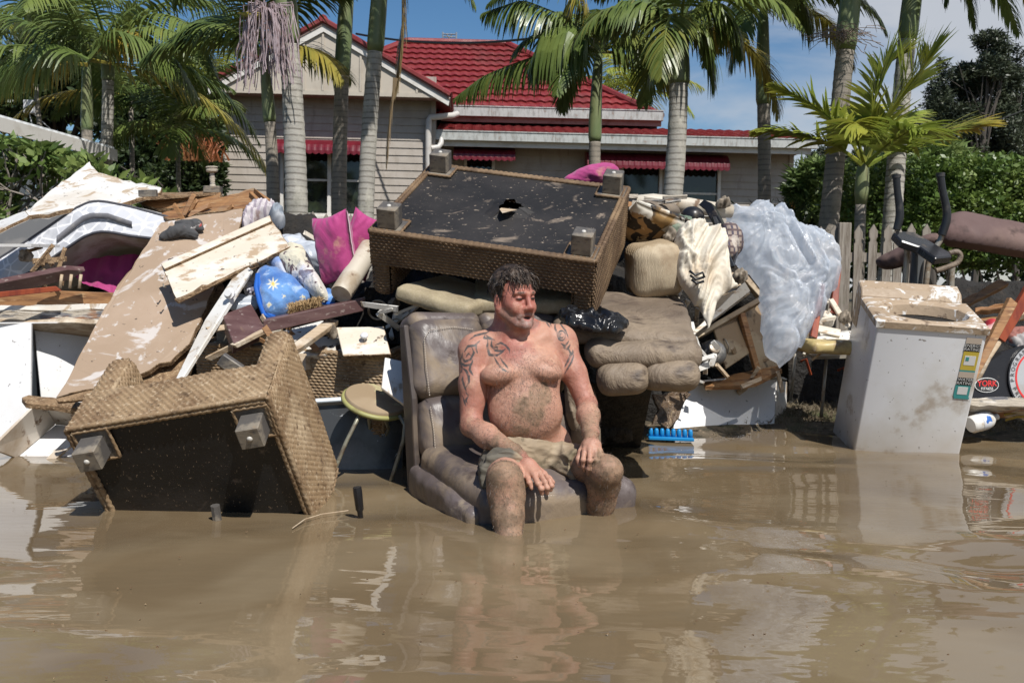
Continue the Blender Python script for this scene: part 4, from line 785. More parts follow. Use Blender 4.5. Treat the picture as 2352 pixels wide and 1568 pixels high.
def wicker_seat(t, O, ex, ey, ez, w_, d, ha, H, aw, mw, mu, feet, arms=(1, 1), plate=.11, blk=.075, bh=.085, hole=None, notch=None, back=.0, arm_front=True):
    """x width, y from front rail to back, z away from the underside; the feet stand on the underside (z<0)"""
    O, ex, ey, ez = (np.array(a, float) for a in (O, ex, ey, ez)); G = lambda x, y, z: O+ex*x+ey*y+ez*z
    bd = MB()
    wicker(bd, G(0, 0, ha), ex*w_, -ez*ha) if np.dot(np.cross(ex, -ez), -ey) > 0 else wicker(bd, G(0, 0, 0), ex*w_, ez*ha)
    wicker(bd, G(0, d, 0), ez*ha, ex*w_) if False else None
    wicker(bd, G(w_, d, 0), -ex*w_, ez*ha) if np.dot(np.cross(-ex, ez), ey) > 0 else wicker(bd, G(0, d, 0), ex*w_, ez*ha)
    bd.slab([G(.01, .01, ha-.01), G(w_-.01, .01, ha-.01), G(w_-.01, d-.01, ha-.01), G(.01, d-.01, ha-.01)], ez*.01)
    bd.build('seat_frame', M[mw], t, smooth=True)
    def side(x, sgn):   # outer face of the arm, whole height
        mb = MB(); W1 = (sgn*ex)
        for (pl_, Uv, Vv, nn_) in ((G(x, 0, 0), ey*d, ez*H, W1),):
            if np.dot(np.cross(Uv, Vv), nn_) > 0: wicker(mb, pl_, Uv, Vv)
            else: wicker(mb, pl_+Uv, -Uv, Vv)
        xi = x-sgn*aw
        # inner face above the seat, front end face and top face
        Uv, Vv = ey*d, ez*(H-ha); pl_ = G(xi, 0, ha)
        if np.dot(np.cross(Uv, Vv), -W1) > 0: wicker(mb, pl_, Uv, Vv)
        else: wicker(mb, pl_+Uv, -Uv, Vv)
        Uv, Vv = (x-xi)*ex, ez*(H-ha); pl_ = G(xi, 0, ha)
        if np.dot(np.cross(Uv, Vv), -ey) > 0: wicker(mb, pl_, Uv, Vv)
        else: wicker(mb, pl_+Uv, -Uv, Vv)
        pl_ = G(xi, d, ha)
        if np.dot(np.cross(Uv, Vv), ey) > 0: wicker(mb, pl_, Uv, Vv)
        else: wicker(mb, pl_+Uv, -Uv, Vv)
        Uv, Vv = (x-xi)*ex, ey*d; pl_ = G(xi, 0, H)
        if np.dot(np.cross(Uv, Vv), ez) > 0: wicker(mb, pl_, Uv, Vv)
        else: wicker(mb, pl_+Uv, -Uv, Vv)
        Lc = np.stack([ex, ey, ez], 1); r_ = .042; blo, bhi = np.array([min(x, xi), 0, -9.])+r_, np.array([max(x, xi), d, H])-r_
        for iv, Va in enumerate(mb.V):
            q = (Va-O) @ Lc; c_ = np.clip(q, blo, bhi); dv = q-c_; ln_ = np.linalg.norm(dv, axis=1, keepdims=True); nb = (np.abs(dv) > 1e-9).sum(1, keepdims=True); dmax = np.abs(dv).max(1, keepdims=True)
            q2 = c_+dv/np.maximum(ln_, 1e-9)*dmax; wz_ = np.clip(q[:, 2:3]/.06, 0, 1); mb.V[iv] = O+(q*(1-wz_)+q2*wz_) @ Lc.T
        ar_ = mb.build('arm', M[mw], t, smooth=True); i_ = .013*sgn
        ropes([[G(x-i_, .013, .03), G(x-i_, .013, H-.03)], [G(xi+i_, .013, ha), G(xi+i_, .013, H-.03)], [G(xi+i_*1.2, .013, H-.016), G(x-i_*1.2, .013, H-.016)], [G(x-i_, .03, H-.013), G(x-i_, d-.03, H-.013)]], mw, ar_, .0125)
    if arms[0]: side(0, -1)
    if arms[1]: side(w_, 1)
    if back: 
        mb = MB(); Uv, Vv = ex*w_, ez*(H-ha)
        wicker(mb, G(0, d, ha), Uv, Vv) if np.dot(np.cross(Uv, Vv), ey) > 0 else wicker(mb, G(w_, d, ha), -Uv, Vv)
        wicker(mb, G(0, d-back, ha), Uv, Vv) if np.dot(np.cross(Uv, Vv), -ey) > 0 else wicker(mb, G(w_, d-back, ha), -Uv, Vv)
        mb.build('backrest', M[mw], t, smooth=True)
    # underside
    if hole is None: un = MB().slab([G(.012, .012, .004), G(w_-.012, .012, .004), G(w_-.012, d-.012, .004), G(.012, d-.012, .004)], ez*.012)
    else:
        un = MB(); hx, hy, hr = hole; n = 28; rg = np.random.default_rng(3); ins = []; out = []; cor = [(.012, .012), (w_-.012, .012), (w_-.012, d-.012), (.012, d-.012)]
        for i in range(n):
            a = 2*math.pi*i/n; rr = hr*(1+.25*math.sin(3*a+1)+.12*rg.normal()); ins.append((hx+rr*.85*math.cos(a), hy+rr*math.sin(a))); dx, dy = math.cos(a), math.sin(a)
            s_ = min([((w_-.012-hx)/dx if dx > 0 else (.012-hx)/dx) if abs(dx) > 1e-6 else 9, ((d-.012-hy)/dy if dy > 0 else (.012-hy)/dy) if abs(dy) > 1e-6 else 9]); out.append((hx+dx*s_, hy+dy*s_))
        rings = [[(ins[i][0]+(out[i][0]-ins[i][0])*f, ins[i][1]+(out[i][1]-ins[i][1])*f) for i in range(n)] for f in (0, .12, .4, .97, 1)]
        zz = [-.012, .012, .010, .004, .004]; V = [G(x, y, z+.004*pn(x*6, y*6, 1)*(k < 3)) for k, (rg_, z) in enumerate(zip(rings, zz)) for x, y in rg_]
        for c_ in cor: V.append(G(c_[0], c_[1], .004))
        Fs = [(k*n+i, k*n+(i+1) % n, (k+1)*n+(i+1) % n, (k+1)*n+i) for k in range(4) for i in range(n)]
        for ci, c_ in enumerate(cor):   # corner fans
            for i in range(n):
                a, b = out[i], out[(i+1) % n]
                ona = (abs(a[0]-c_[0]) < 1e-6 or abs(a[1]-c_[1]) < 1e-6) and (abs(b[0]-c_[0]) < 1e-6 or abs(b[1]-c_[1]) < 1e-6)
                if ona and abs(a[0]-b[0]) > 1e-6 and abs(a[1]-b[1]) > 1e-6: Fs.append((4*n+i, 4*n+(i+1) % n, 5*n+ci))
        un.add(V, Fs); 
        flap = [G(hx-.03, hy+hr*.9, -.012), G(hx+.05, hy+hr*.95, -.014), G(hx+.035, hy+hr*1.9, -.03), G(hx+.005, hy+hr*2.7, -.035), G(hx-.025, hy+hr*1.8, -.028)]
        fl = MB().slab(flap, -ez*.003)
    up_ = un.build('underside_panel', M[mu], t, smooth=False)
    if hole is not None:
        fl.build('torn_flap', M['pine'], up_); MB().slab([G(hx-.2, hy-.2, ha-.05), G(hx+.2, hy-.2, ha-.05), G(hx+.2, hy+.2, ha-.05), G(hx-.2, hy+.2, ha-.05)], ez*.01).build('seat_webbing', M['dark'], t)
    ropes([[G(0, 0, 0), G(w_, 0, 0)], [G(w_, 0, 0), G(w_, d, 0)], [G(w_, d, 0), G(0, d, 0)], [G(0, d, 0), G(0, 0, 0)], [G(.018, .018, .0), G(w_-.018, .018, .0), G(w_-.018, d-.018, 0), G(.018, d-.018, 0), G(.018, .018, 0)]], mw, t, .0115)
    for fx, fy in feet:
        mb = MB(); mb.slab([G(fx+sx_*plate/2, fy+sy_*plate/2, -.008) for sx_, sy_ in ((-1, -1), (1, -1), (1, 1), (-1, 1))], ez*.018)
        pt = mb.build('foot_plate', M['foot'], t)
        ropes([[G(fx+sx_*plate/2, fy+sy_*plate/2, -.006) for sx_, sy_ in ((-1, -1), (1, -1), (1, 1), (-1, 1), (-1, -1))]], mw, pt, .007)
        a = MB().slab([G(fx+sx_*blk/2, fy+sy_*blk/2, -.009) for sx_, sy_ in ((-1, -1), (1, -1), (1, 1), (-1, 1))], -ez*bh); ft = a.build('foot', M['foot'], t, bevel=.004)
        c = G(fx, fy, -.009-bh); MB().lathe(c, -ez, [(.0, .006), (.008, .005), (.011, .001), (.011, -.002)][::-1], 10).build('nail_glide', M['nail'], ft, smooth=True)

def inpoly(px, py, poly):
    r = np.zeros(px.shape, bool); n = len(poly)
    for i in range(n):
        x0, y0 = poly[i]; x1, y1 = poly[(i+1) % n]; c = ((y0 > py) != (y1 > py)) & (px < (x1-x0)*(py-y0)/((y1-y0) if abs(y1-y0) > 1e-12 else 1e-12)+x0); r ^= c
    return r
def smooth_closed(pts, it=2):
    p = np.array(pts, float)
    for _ in range(it): q = np.roll(p, -1, 0); p = np.stack([p*.75+q*.25, p*.25+q*.75], 1).reshape(-1, 2)
    return p
def relief(px, plane, bulge=.06, edge=.08, amp=.012, sc=8, st=(1, 1), rot=0., h=.006, back=.04, seed=0, warp=.8, o=3, smooth=2, fn=None, jit=0.):
    """a soft body lying on a plane: outline given by where its rim is seen; swells off the plane by `bulge`, with folds"""
    e1 = nrm(plane(px[0][0]+10, px[0][1])-plane(*px[0])); e2 = np.cross(plane.n, e1); o_ = plane(*px[0])
    W = np.array([plane(x, y)-o_ for x, y in px]); pol = np.stack([W @ e1, W @ e2], 1)
    if smooth: pol = smooth_closed(pol, smooth)
    if jit:
        kk = np.arange(len(pol)); pol = pol+jit*np.stack([pn(kk*.37, seed+.5, 1.1)+.6*pn(kk*.9, seed+.5, 5.1), pn(kk*.37, seed+9.5, 2.1)+.6*pn(kk*.9, seed+3.5, 2.1)], 1)
    lo, hi = pol.min(0)-2*h, pol.max(0)+2*h; gx = np.arange(lo[0], hi[0], h); gy = np.arange(lo[1], hi[1], h); X, Y = np.meshgrid(gx, gy, indexing='ij')
    D = np.full(X.shape, 9.); NX = X.copy(); NY = Y.copy()
    for i in range(len(pol)):
        a, b = pol[i], pol[(i+1) % len(pol)]; ab = b-a; t = np.clip(((X-a[0])*ab[0]+(Y-a[1])*ab[1])/(ab @ ab+1e-12), 0, 1); qx, qy = a[0]+t*ab[0], a[1]+t*ab[1]; d = np.hypot(X-qx, Y-qy); m = d < D; D = np.where(m, d, D); NX = np.where(m, qx, NX); NY = np.where(m, qy, NY)
    ins = inpoly(X, Y, pol); near = ~ins & (D < h*1.05); X = np.where(near, NX, X); Y = np.where(near, NY, Y); D = np.where(ins, D, 0); keep = ins | near
    k = np.clip(D/(edge*GK), 0, 1); z = bulge*GK*np.sqrt(k*(2-k)); c, s_ = math.cos(R(rot)), math.sin(R(rot)); u, v = (X*c+Y*s_)*sc*st[0], (-X*s_+Y*c)*sc*st[1]
    wu, wv = u+warp*pn(u*.6+seed, v*.6, 1.3), v+warp*pn(u*.6, v*.6+seed, 7.7); f = fn(wu, wv, seed) if fn else ridged(wu, wv, seed*1.7, o)
    z = z+amp*GK*f*np.clip(D/(.012*GK), 0, 1)**.7
    nx, ny = X.shape; idx = -np.ones(X.shape, int); F0 = gridF(nx, ny); ok = keep.ravel()[F0].all(1); F0 = F0[ok]; used = np.unique(F0); mp_ = -np.ones(nx*ny, int); mp_[used] = np.arange(len(used)); F0 = mp_[F0]
    Xf, Yf, zf, Df = X.ravel()[used], Y.ravel()[used], z.ravel()[used], D.ravel()[used]
    f3 = lambda zz: o_+Xf[:, None]*e1+Yf[:, None]*e2+zz[:, None]*plane.n
    V = np.concatenate([f3(zf), f3(-back*GK*np.clip(Df/(edge*GK), 0, 1)-.003)]); m = len(used)
    # side wall along the boundary
    E = np.concatenate([F0[:, [0, 1]], F0[:, [1, 2]], F0[:, [2, 3]], F0[:, [3, 0]]]); key = {tuple(e) for e in E.tolist()}; bd = np.array([e for e in E.tolist() if (e[1], e[0]) not in key])
    return V, np.concatenate([F0, F0[:, ::-1]+m, np.stack([bd[:, 1], bd[:, 0], bd[:, 0]+m, bd[:, 1]+m], 1)])
def facet(u, v, s):   # creases between flat facets, like crushed film
    g = np.random.default_rng(int(s)+5); out = 0
    for k_, a in ((1., 1.), (2.3, .5)):
        iu, iv = np.floor(u*k_).astype(int), np.floor(v*k_).astype(int); best = np.full(u.shape, 9.); hh = np.zeros(u.shape)
        for du in (-1, 0, 1):
            for dv in (-1, 0, 1):
                cu, cv = iu+du, iv+dv; h1 = _pm[(cu & 255)+_pm[(cv+int(s)*7) & 255]]; h2 = _pm[h1+31]; h3 = _pm[h2+57]; d = (u*k_-cu-h1/255.)**2+(v*k_-cv-h2/255.)**2; m = d < best; best = np.where(m, d, best)
                hh = np.where(m, h3/255.*1.2-1+np.sqrt(d)*1.1*((h2 & 1)*2-1), hh)
        out = out+a*(1-2*np.sqrt(best))*.7+a*.25*hh
    return out
# ================================================================ upturned wicker sofa, tipped wicker armchairs
O, ex, ey, ez = (-.454, 5.498, 1.553), nrm([.9663, -.2255, -.1243]), nrm([-.2572, -.8518, -.454]), nrm([-.0035, .4706, -.881])
t = T('wicker_sofa', 'upturned woven seagrass sofa on top of the pile, torn black underside facing out', 'sofa', O)
wicker_seat(t, O, ex, ey, ez, 1.09, .895, .165, .335, .10, 'wickB', 'blackfab', [(.075, .075), (1.015, .075), (1.015, .82), (.075, .82)], hole=(.56, .42, .06), plate=.15, blk=.095, bh=.10)
O, ex, ey, ez = (-1.650, 3.672, 0.338), nrm([.98, -.0714, .186]), nrm([.1977, .4613, -.8649]), nrm([-.0241, .8844, .4662])
t = T('wicker_armchair', 'woven seagrass armchair tipped on its back in the water, black underside toward us', 'armchair', (-1.2, 3.9, 0), 'tipped wicker armchairs')
wicker_seat(t, O, ex, ey, ez, .775, .72, .235, .49, .10, 'wick', 'blackwet', [(.085, .085), (.70, .10), (.085, .64), (.69, .64)], plate=.135, blk=.088, bh=.10, back=.1)
# second armchair lying behind
pb = Pl((455, 800, 4.9), (885, 825, 4.75), (460, 830, 4.92)); A = P(452, 790, 5.05); B_ = P(884, 818, 4.85); ex = nrm(B_-A); ez = nrm(np.array([0, .10, -1.])); ez = nrm(ez-ex*(ez @ ex)); ey = nrm(np.cross(ez, ex)); 
if ey[1] < 0: ey = -ey
t = T('wicker_armchair', 'woven seagrass armchair lying upside down among boards behind the stool', 'armchair', (A+B_)/2*[1, 1, 0], 'tipped wicker armchairs')
wicker_seat(t, A, ex, ey, ez, np.linalg.norm(B_-A), .62, .26, .42, .10, 'wick', 'blackwet', [(.12, .10), (.80, .09), (.25, .45)], plate=.10, blk=.085, bh=.09)
# ================================================================ left of the pile
M['lamU'] = mat('grey_board_underside', (.10, .10, .10), [((.18, .17, .16), 'noise', 3, .5, .7)], rough=.7)
t = T('broken_tabletop', 'large crumpled white sheet with mud on top of the pile at far left', 'white sheet', P(210, 430, 6.5))
pA = Pl((58, 484, 6.1), (206, 370, 6.9), (372, 431, 6.5))
board('top_sheet', [(58, 484), (206, 370), (214, 382), (226, 396), (240, 399), (300, 414), (372, 431), (368, 443), (330, 452), (270, 470), (190, 478), (130, 486), (66, 495)], pA, .03, [M['lam'], M['chip']], t, jg=.006)
pB = Pl((-30, 545, 5.7), (60, 484, 6.0), (-40, 500, 6.2)); board('folded_flap', [(-60, 532), (58, 484), (66, 495), (60, 500), (-60, 555)], pB, .02, [M['lam'], M['chip']], t, jg=.003)
pC = Pl((-40, 600, 6.7), (150, 500, 6.9), (0, 520, 6.9)); board('lower_panel', [(-60, 545), (66, 497), (185, 484), (150, 512), (60, 560), (-10, 600), (-60, 620)], pC, .02, [M['lamU'], M['chip']], t)
MB().box(P(340, 444, 6.2), (.055, .02, .015), Fr(-3)).build('grey_clip', M['foot'], t)
mb = MB(); mb.slab([P(-60, 560, 5.7), P(72, 560, 5.6), P(72, 567, 5.6), P(-60, 567, 5.7)], (0, .35, .01)); single(mb, 'shelf_board', M['lamW'], 'thin white shelf edge sticking out beneath the crumpled white sheet', 'shelf')
# mattress
M['matt'] = mat('quilted_mattress_side', (.68, .68, .70), [((.46, .47, .50), 'voro', 11, .03, .07, dict(feat='DISTANCE_TO_EDGE', st=(1, .01, 1.2))), ((.36, .28, .20), 'noise', 5, .66, .73, {'a': .7})], rough=.8, bump=[('voro', 13, .5, .02, dict(st=(1, .01, 1.2))), ('noise', 9, .2, .02)])
M['matt'].node_tree.nodes['Principled BSDF'].inputs['Base Color'].default_value = (.5, .5, .5, 1)
M['mattb'] = mat('mattress_underside', (.52, .50, .47), [((.40, .34, .27), 'noise', 3, .5, .68), ((.68, .67, .66), 'noise', 2, .58, .66)], rough=.8, bump=[('noise', 3, .4, .04, dict(dist=1))])
M['piping'] = mat('charcoal_piping', (.055, .055, .065), rough=.6); M['strap'] = mat('grey_handle_strap', (.20, .20, .22), [((.3, .29, .28), 'noise', 20, .5, .7)], rough=.5)
t = T('mattress', 'bent white patterned mattress with charcoal piping and a grey handle strap', 'mattress', P(200, 560, 5.8))
tp = [(-60, 632), (0, 593), (60, 555), (130, 508), (175, 478), (203, 465), (222, 462), (245, 464), (300, 475), (384, 498), (400, 503)]; bt = [(-60, 700), (10, 655), (82, 619), (150, 572), (190, 545), (215, 535), (235, 532), (258, 534), (300, 542), (352, 548), (380, 553)]
def rs(l, n=50):
    l = np.array(l, float); s = np.concatenate([[0], np.cumsum(np.linalg.norm(np.diff(l, axis=0), axis=1))]); tt = np.linspace(0, s[-1], n); return np.stack([np.interp(tt, s, l[:, 0]), np.interp(tt, s, l[:, 1])], 1)
tp, bt = rs(tp), rs(bt); n = len(tp); top = np.array([P(x, y, 6.15) for x, y in tp]); bot = np.array([P(x, y, 6.02) for x, y in bt]); bk = np.array([.05, 1.1, -.10])
rows = [top+bk+[0, 0, .02], top+bk*.5+[0, 0, .05], top+bk*.06+[0, 0, .012], top, top*.75+bot*.25+[0, -.012, 0], top*.5+bot*.5+[0, -.016, 0], top*.25+bot*.75+[0, -.012, 0], bot, bot+bk*.07-[0, 0, .02], bot+bk*.5-[0, 0, .06], bot+bk]
V = np.concatenate(rows); Fs = [(j*n+i, (j+1)*n+i, (j+1)*n+i+1, j*n+i+1) for j in range(len(rows)-1) for i in range(n-1)]; mi = [1 if (k//(n-1) < 3 or k//(n-1) >= 7) else 0 for k in range(len(Fs))]
obj('mattress_body', V, Fs, [M['matt'], M['mattb']], t, smooth=True, midx=mi, auto=50)
MB().tube(top, .009, 7).build('piping', M['piping'], t, smooth=True); MB().tube(bot, .009, 7).build('piping', M['piping'], t, smooth=True)
st = rs([(133, 549), (165, 523), (192, 502), (212, 495), (250, 496), (306, 515)], 24); a = np.array([P(x, y-6, 6.06) for x, y in st]); b = np.array([P(x, y+7, 6.055) for x, y in st]); b2 = a+[0, .02, 0]
obj('handle_strap', np.concatenate([a+[0, -.02, 0], b+[0, -.02, 0], b+[0, .0, 0]]), [(i, i+24, i+25, i+1) for i in range(23)]+[(24+i, 48+i, 49+i, 25+i) for i in range(23)], M['strap'], t, smooth=True)
# hanging magenta sheet
def drape(name, quad, m, label, cat, n=44, amp=.03, sc=6, st=(1, 1, 1), seed=0, parent=None, thick=.006, cols=None):
    q = [np.array(p) for p in quad]; u, v = np.meshgrid(np.linspace(0, 1, n), np.linspace(0, 1, n), indexing='ij')
    Pt = ((1-u)*(1-v))[..., None]*q[0]+(u*(1-v))[..., None]*q[1]+(u*v)[..., None]*q[2]+((1-u)*v)[..., None]*q[3]
    k = Pt*sc*np.array(st); d = amp*ridged(k[..., 0]+seed, k[..., 1], k[..., 2], 2)*.6; Pt = Pt+np.stack([d*.2, -d, d*.5], -1)
    V = np.concatenate([Pt.reshape(-1, 3), Pt.reshape(-1, 3)+[0, thick, 0]]); F0 = gridF(n, n); return obj(name, V, np.concatenate([F0, F0[:, ::-1]+n*n]), m, parent, smooth=True, label=label, cat=cat)
drape('magenta_sheet', [P(132, 600, 6.3), P(360, 585, 6.4), P(300, 688, 6.2), P(190, 652, 6.2)], M['magenta'], 'magenta sheet hanging from under the bent mattress', 'sheet', amp=.035, sc=3, st=(2.5, 1, .6), seed=2)
drape('magenta_sheet', [P(85, 645, 5.5), P(140, 622, 5.55), P(128, 640, 5.5), P(90, 655, 5.5)], M['magenta'], 'small scrap of magenta cloth beside the dark red cot rail', 'cloth scrap', amp=.01, sc=8, n=20, seed=5)
# cot side
t = T('cot_side', 'dark red timber cot side with pale bars lying under the mattress', 'cot side', P(70, 680, 5.4))
p_ = Pl((0, 660, 5.35), (150, 625, 5.5), (0, 690, 5.4))
board('rail', [(-60, 662), (155, 619), (197, 622), (160, 643), (-60, 690)], p_, .04, M['maroon'], t); board('rail', [(-60, 676), (128, 657), (142, 668), (-60, 690)], Pl((0, 675, 5.25), (130, 662, 5.35), (0, 690, 5.25)), .04, M['redwood'], t)
for x in (141, 163, 185): MB().tube([P(x+1, 630, 5.5), P(x-3, 662, 5.5)], .009, 8).build('bar', M['pine'], t, smooth=True)
board('lower_panel', [(-60, 688), (140, 668), (262, 672), (250, 704), (-60, 704)], Pl((0, 690, 5.5), (200, 672, 5.7), (0, 704, 5.5)), .03, M['wood'], t)
# timber planks
for k, (y0, y1, Y, m, lb) in enumerate(((699, 712, 5.5, 'lam', 'white edged board on top of the splintered plank stack at left'), (713, 733, 5.45, 'grey_t', 'splintered grey plank between two pale boards at far left'), (731, 743, 5.4, 'pine', 'long pale plank resting on the white cupboard doors'))):
    bsingle('timber_plank', lb, 'plank', [(-60, y0+2), (130, y0), (262-k*8, y0-1), (252-k*9, y1), (100, y1+1), (-60, y1+1)], Pl((0, y0, Y), (200, y0, Y), (0, y1, Y-.01)), .3, M[m], jg=.004)
# white cupboard doors
t = T('white_cupboard', 'white melamine cupboard with two bright doors standing at the water at far left', 'cupboard', P(60, 940, 5.5)*[1, 1, 0])
wp = Pl((0, 745, 5.35), (70, 745, 5.35), (0, 1000, 5.2)); board('door', [(-70, 743), (71, 742), (69, 1030), (-70, 1030)], wp, .02, M['lamW'], t); 
wp2 = Pl((80, 745, 5.5), (240, 745, 5.7), (80, 930, 5.4)); board('door', [(78, 743), (262, 739), (262, 1010), (110, 1010), (96, 930)], wp2, .02, M['lamW'], t)
board('side_panel', [(71, 748), (79, 748), (104, 930), (104, 1020), (72, 1020)], Pl((71, 745, 5.36), (79, 745, 5.5), (75, 1000, 5.4)), .01, mat('grey_cupboard_edge', (.22, .26, .30), rough=.4), t)
MB().slab([P(-70, 741, 5.3), P(262, 738, 5.45), P(262, 741, 5.45), P(-70, 744, 5.3)], (0, .4, .0)).build('top', M['lamW'], t)
# open drawer half sunk
t = T('drawer_box', 'muddy cream open drawer half sunk in the water at the left edge', 'drawer', P(100, 1010, 4.9)*[1, 1, 0])
c0, c1, c2, c3 = P(-15, 1035, 4.55), P(55, 922, 5.05), P(238, 945, 4.95), P(90, 1074, 4.75)
fl = [P(-5, 1050, 4.95), P(128, 975, 5.25), P(240, 985, 5.2), P(120, 1070, 4.9)]
M['drawerM'] = mat('muddy_cream_drawer', (.58, .53, .46), [((.36, .27, .18), 'noise', 2.2, .5, .68), ((.2, .13, .08), 'noise', 12, .62, .7)], rough=.6)
def quadslab(pts, th, name, m, parent, dirn=(0, 0, -1), **k): return MB().slab(pts, nrm(dirn)*th).build(name, m, parent, **k)
quadslab([P(50, 918, 5.1), P(235, 942, 5.15), P(250, 988, 5.25), P(128, 975, 5.3)], .018, 'back_panel', M['drawerM'], t, (0, 1, 0), bevel=.003)
quadslab([P(-20, 1030, 4.75), P(96, 915, 5.08), P(128, 975, 5.26), P(38, 1052, 4.95)], .018, 'side_panel', M['drawerM'], t, (-1, .3, 0), bevel=.003)
quadslab([P(36, 1050, 4.96), P(128, 975, 5.27), P(252, 988, 5.24), P(170, 1078, 4.9)], .01, 'drawer_base', M['lamW'], t, (0, .3, -1))
quadslab([P(80, 1078, 4.86), P(92, 1084, 4.85), P(206, 985, 5.08), P(200, 962, 5.1)], .018, 'side_panel', M['drawerM'], t, (0, .6, -.5))
board('lip', [(50, 912), (66, 906), (225, 928), (232, 944), (60, 925)], Pl((50, 912, 5.05), (230, 935, 5.1), (60, 925, 5.0)), .03, M['chip'], t, jg=.003)
# big muddy tabletop
tpl = Pl((128, 912, 4.75), (392, 830, 4.95), (558, 478, 5.95)); t = T('muddy_tabletop', 'big tabletop coated in tan mud leaning across the left of the pile', 'tabletop', P(330, 780, 5.2))
board('top_board', [(128, 912), (150, 880), (240, 705), (310, 600), (370, 511), (470, 492), (558, 478), (556, 500), (551, 520), (515, 600), (478, 690), (460, 740), (435, 790), (392, 830), (345, 850), (301, 868), (250, 882), (195, 895)], tpl, .03, [M['tan'], M['chip']], t, jg=.004)
board('split_panel', [(301, 872), (392, 834), (437, 795), (480, 692), (508, 640), (520, 668), (478, 770), (430, 860), (400, 882), (340, 892)], Pl((300, 872, 4.9), (400, 870, 4.95), (510, 650, 5.55)), .05, [M['chip'], M['chip']], t, jg=.006)
board('front_edge', [(128, 914), (195, 897), (262, 880), (262, 905), (190, 917), (132, 922)], Pl((128, 914, 4.74), (262, 880, 4.85), (190, 917, 4.76)), .02, M['chip'], t, jg=.003)
# sock / glove lying on it
V, Fs = crumple([(tpl(395, 535, .035), (.075, .03, .022), Fr(-20)), (tpl(435, 519, .035), (.085, .03, .022), Fr(12)), (tpl(450, 513, .035), (.03, .03, .022)), (tpl(425, 532, .035), (.08, .03, .014), Fr(16))], .004, 14, .005, k=.03)
obj('work_glove', V, Fs, mat('charcoal_knit', (.06, .06, .062), [((.30, .28, .27), 'noise', 26, .67, .70), ((.35, .05, .04), 'noise', 19, .70, .73)], rough=.9), label='charcoal grey work glove lying on the tan muddy tabletop', cat='glove', smooth=True)
# cream board with lip
cp = Pl((371, 611, 5.30), (618, 498, 5.5), (405, 695, 5.05)); t = T('lipped_board', 'cream board with raised lip and dark broken edges across the tan tabletop', 'board', cp(500, 610))
board('panel', [(371, 611), (618, 498), (668, 566), (405, 687)], cp, .022, [M['cream'], M['chip']], t, jg=.002); board('lip', [(369, 606), (600, 502), (620, 494), (624, 508), (378, 618)], Pl((371, 611, 5.27), (618, 498, 5.47), (378, 622, 5.24)), .04, [M['cream'], M['chip']], t)
board('edge_strip', [(403, 689), (668, 567), (672, 574), (410, 698)], Pl((403, 689, 5.04), (668, 567, 5.3), (410, 698, 5.05)), .04, M['chip'], t, jg=.003)
for x, y in ((381, 660), (374, 640), (597, 604), (580, 612)): MB().tube([cp(x, y), cp(x-5, y-2, .03), cp(x-6, y-9, .04)], .004, 5).build('bent_nail', M['steel'], t)
# long white boards leaning
t = T('white_trim_board', 'long narrow white board pair leaning between tabletop and wicker armchair', 'board', P(480, 780, 4.9))
lp = Pl((571, 613, 5.25), (406, 872, 4.7), (578, 620, 5.27)); board('board', [(540, 628), (571, 613), (575, 622), (412, 874), (402, 872), (470, 735)], Pl((571, 613, 5.2), (406, 872, 4.65), (500, 650, 5.2)), .015, M['lam'], t)
board('board', [(576, 616), (583, 624), (428, 868), (414, 876)], Pl((576, 616, 5.18), (420, 872, 4.62), (583, 624, 5.2)), .015, M['lam'], t); MB().lathe(P(529, 675, 5.0), (-.2, -1, .2), [(.028, 0), (.028, .012), (.018, .014), (.018, .03), (.0, .03)], 12).build('cam_fitting', M['lamW'], t)
# dining-table end, brown boards, turned leg
M['oak'] = M['wood']
t = T('upturned_table', 'upturned brown timber table with one turned leg pointing up', 'table', P(420, 470, 6.6))
board('apron', [(311, 454), (400, 446), (506, 441), (505, 458), (430, 474), (360, 480), (325, 470)], Pl((311, 452, 6.5), (506, 441, 6.4), (360, 480, 6.4)), .05, [M['wood'], M['chip']], t, jg=.003)
board('tabletop', [(300, 455), (372, 442), (500, 437), (508, 441), (400, 449), (312, 456)], Pl((300, 455, 6.4), (508, 441, 6.4), (400, 437, 7.0)), .02, [M['chip'], M['chip']], t, jg=.004)
b0 = P(489, 436, 6.45); ax = nrm(P(487, 395, 6.45)-b0); 
mb = MB(); mb.box(b0-ax*.0, (.052, .04, .022)); mb.build('leg_block', M['foot'], t, bevel=.004)
MB().lathe(b0+ax*.02, ax, [(.022, 0), (.018, .01), (.014, .03), (.018, .05), (.015, .08), (.012, .088), (.034, .094), (.038, .105), (.034, .118), (.040, .122), (.034, .128), (.0, .13)], 18).build('leg', M['grey_t'], t, smooth=True, auto=50)
bsingle('chipboard_plank', 'brown chipboard plank with open boxed end behind the tabletop', 'board', [(366, 492), (440, 470), (583, 431), (600, 446), (628, 464), (622, 474), (558, 481), (470, 488), (385, 503)], Pl((368, 490, 6.2), (583, 431, 6.5), (625, 470, 6.1)), .05, [M['wood'], M['chip']], jg=.005)
t = T('boxed_timber_end', 'open boxed end of a brown timber rail beside the chipboard plank', 'timber frame', P(600, 455, 6.2))
for k, q in enumerate(([(583, 431), (590, 436), (634, 466), (626, 472)], [(572, 440), (580, 440), (612, 470), (604, 474)], [(600, 474), (628, 464), (634, 470), (606, 482)])): board('rail', q, Pl((583, 431, 6.2-k*.03), (630, 466, 6.1-k*.03), (575, 440, 6.15-k*.03)), .04, M['wood'], t)
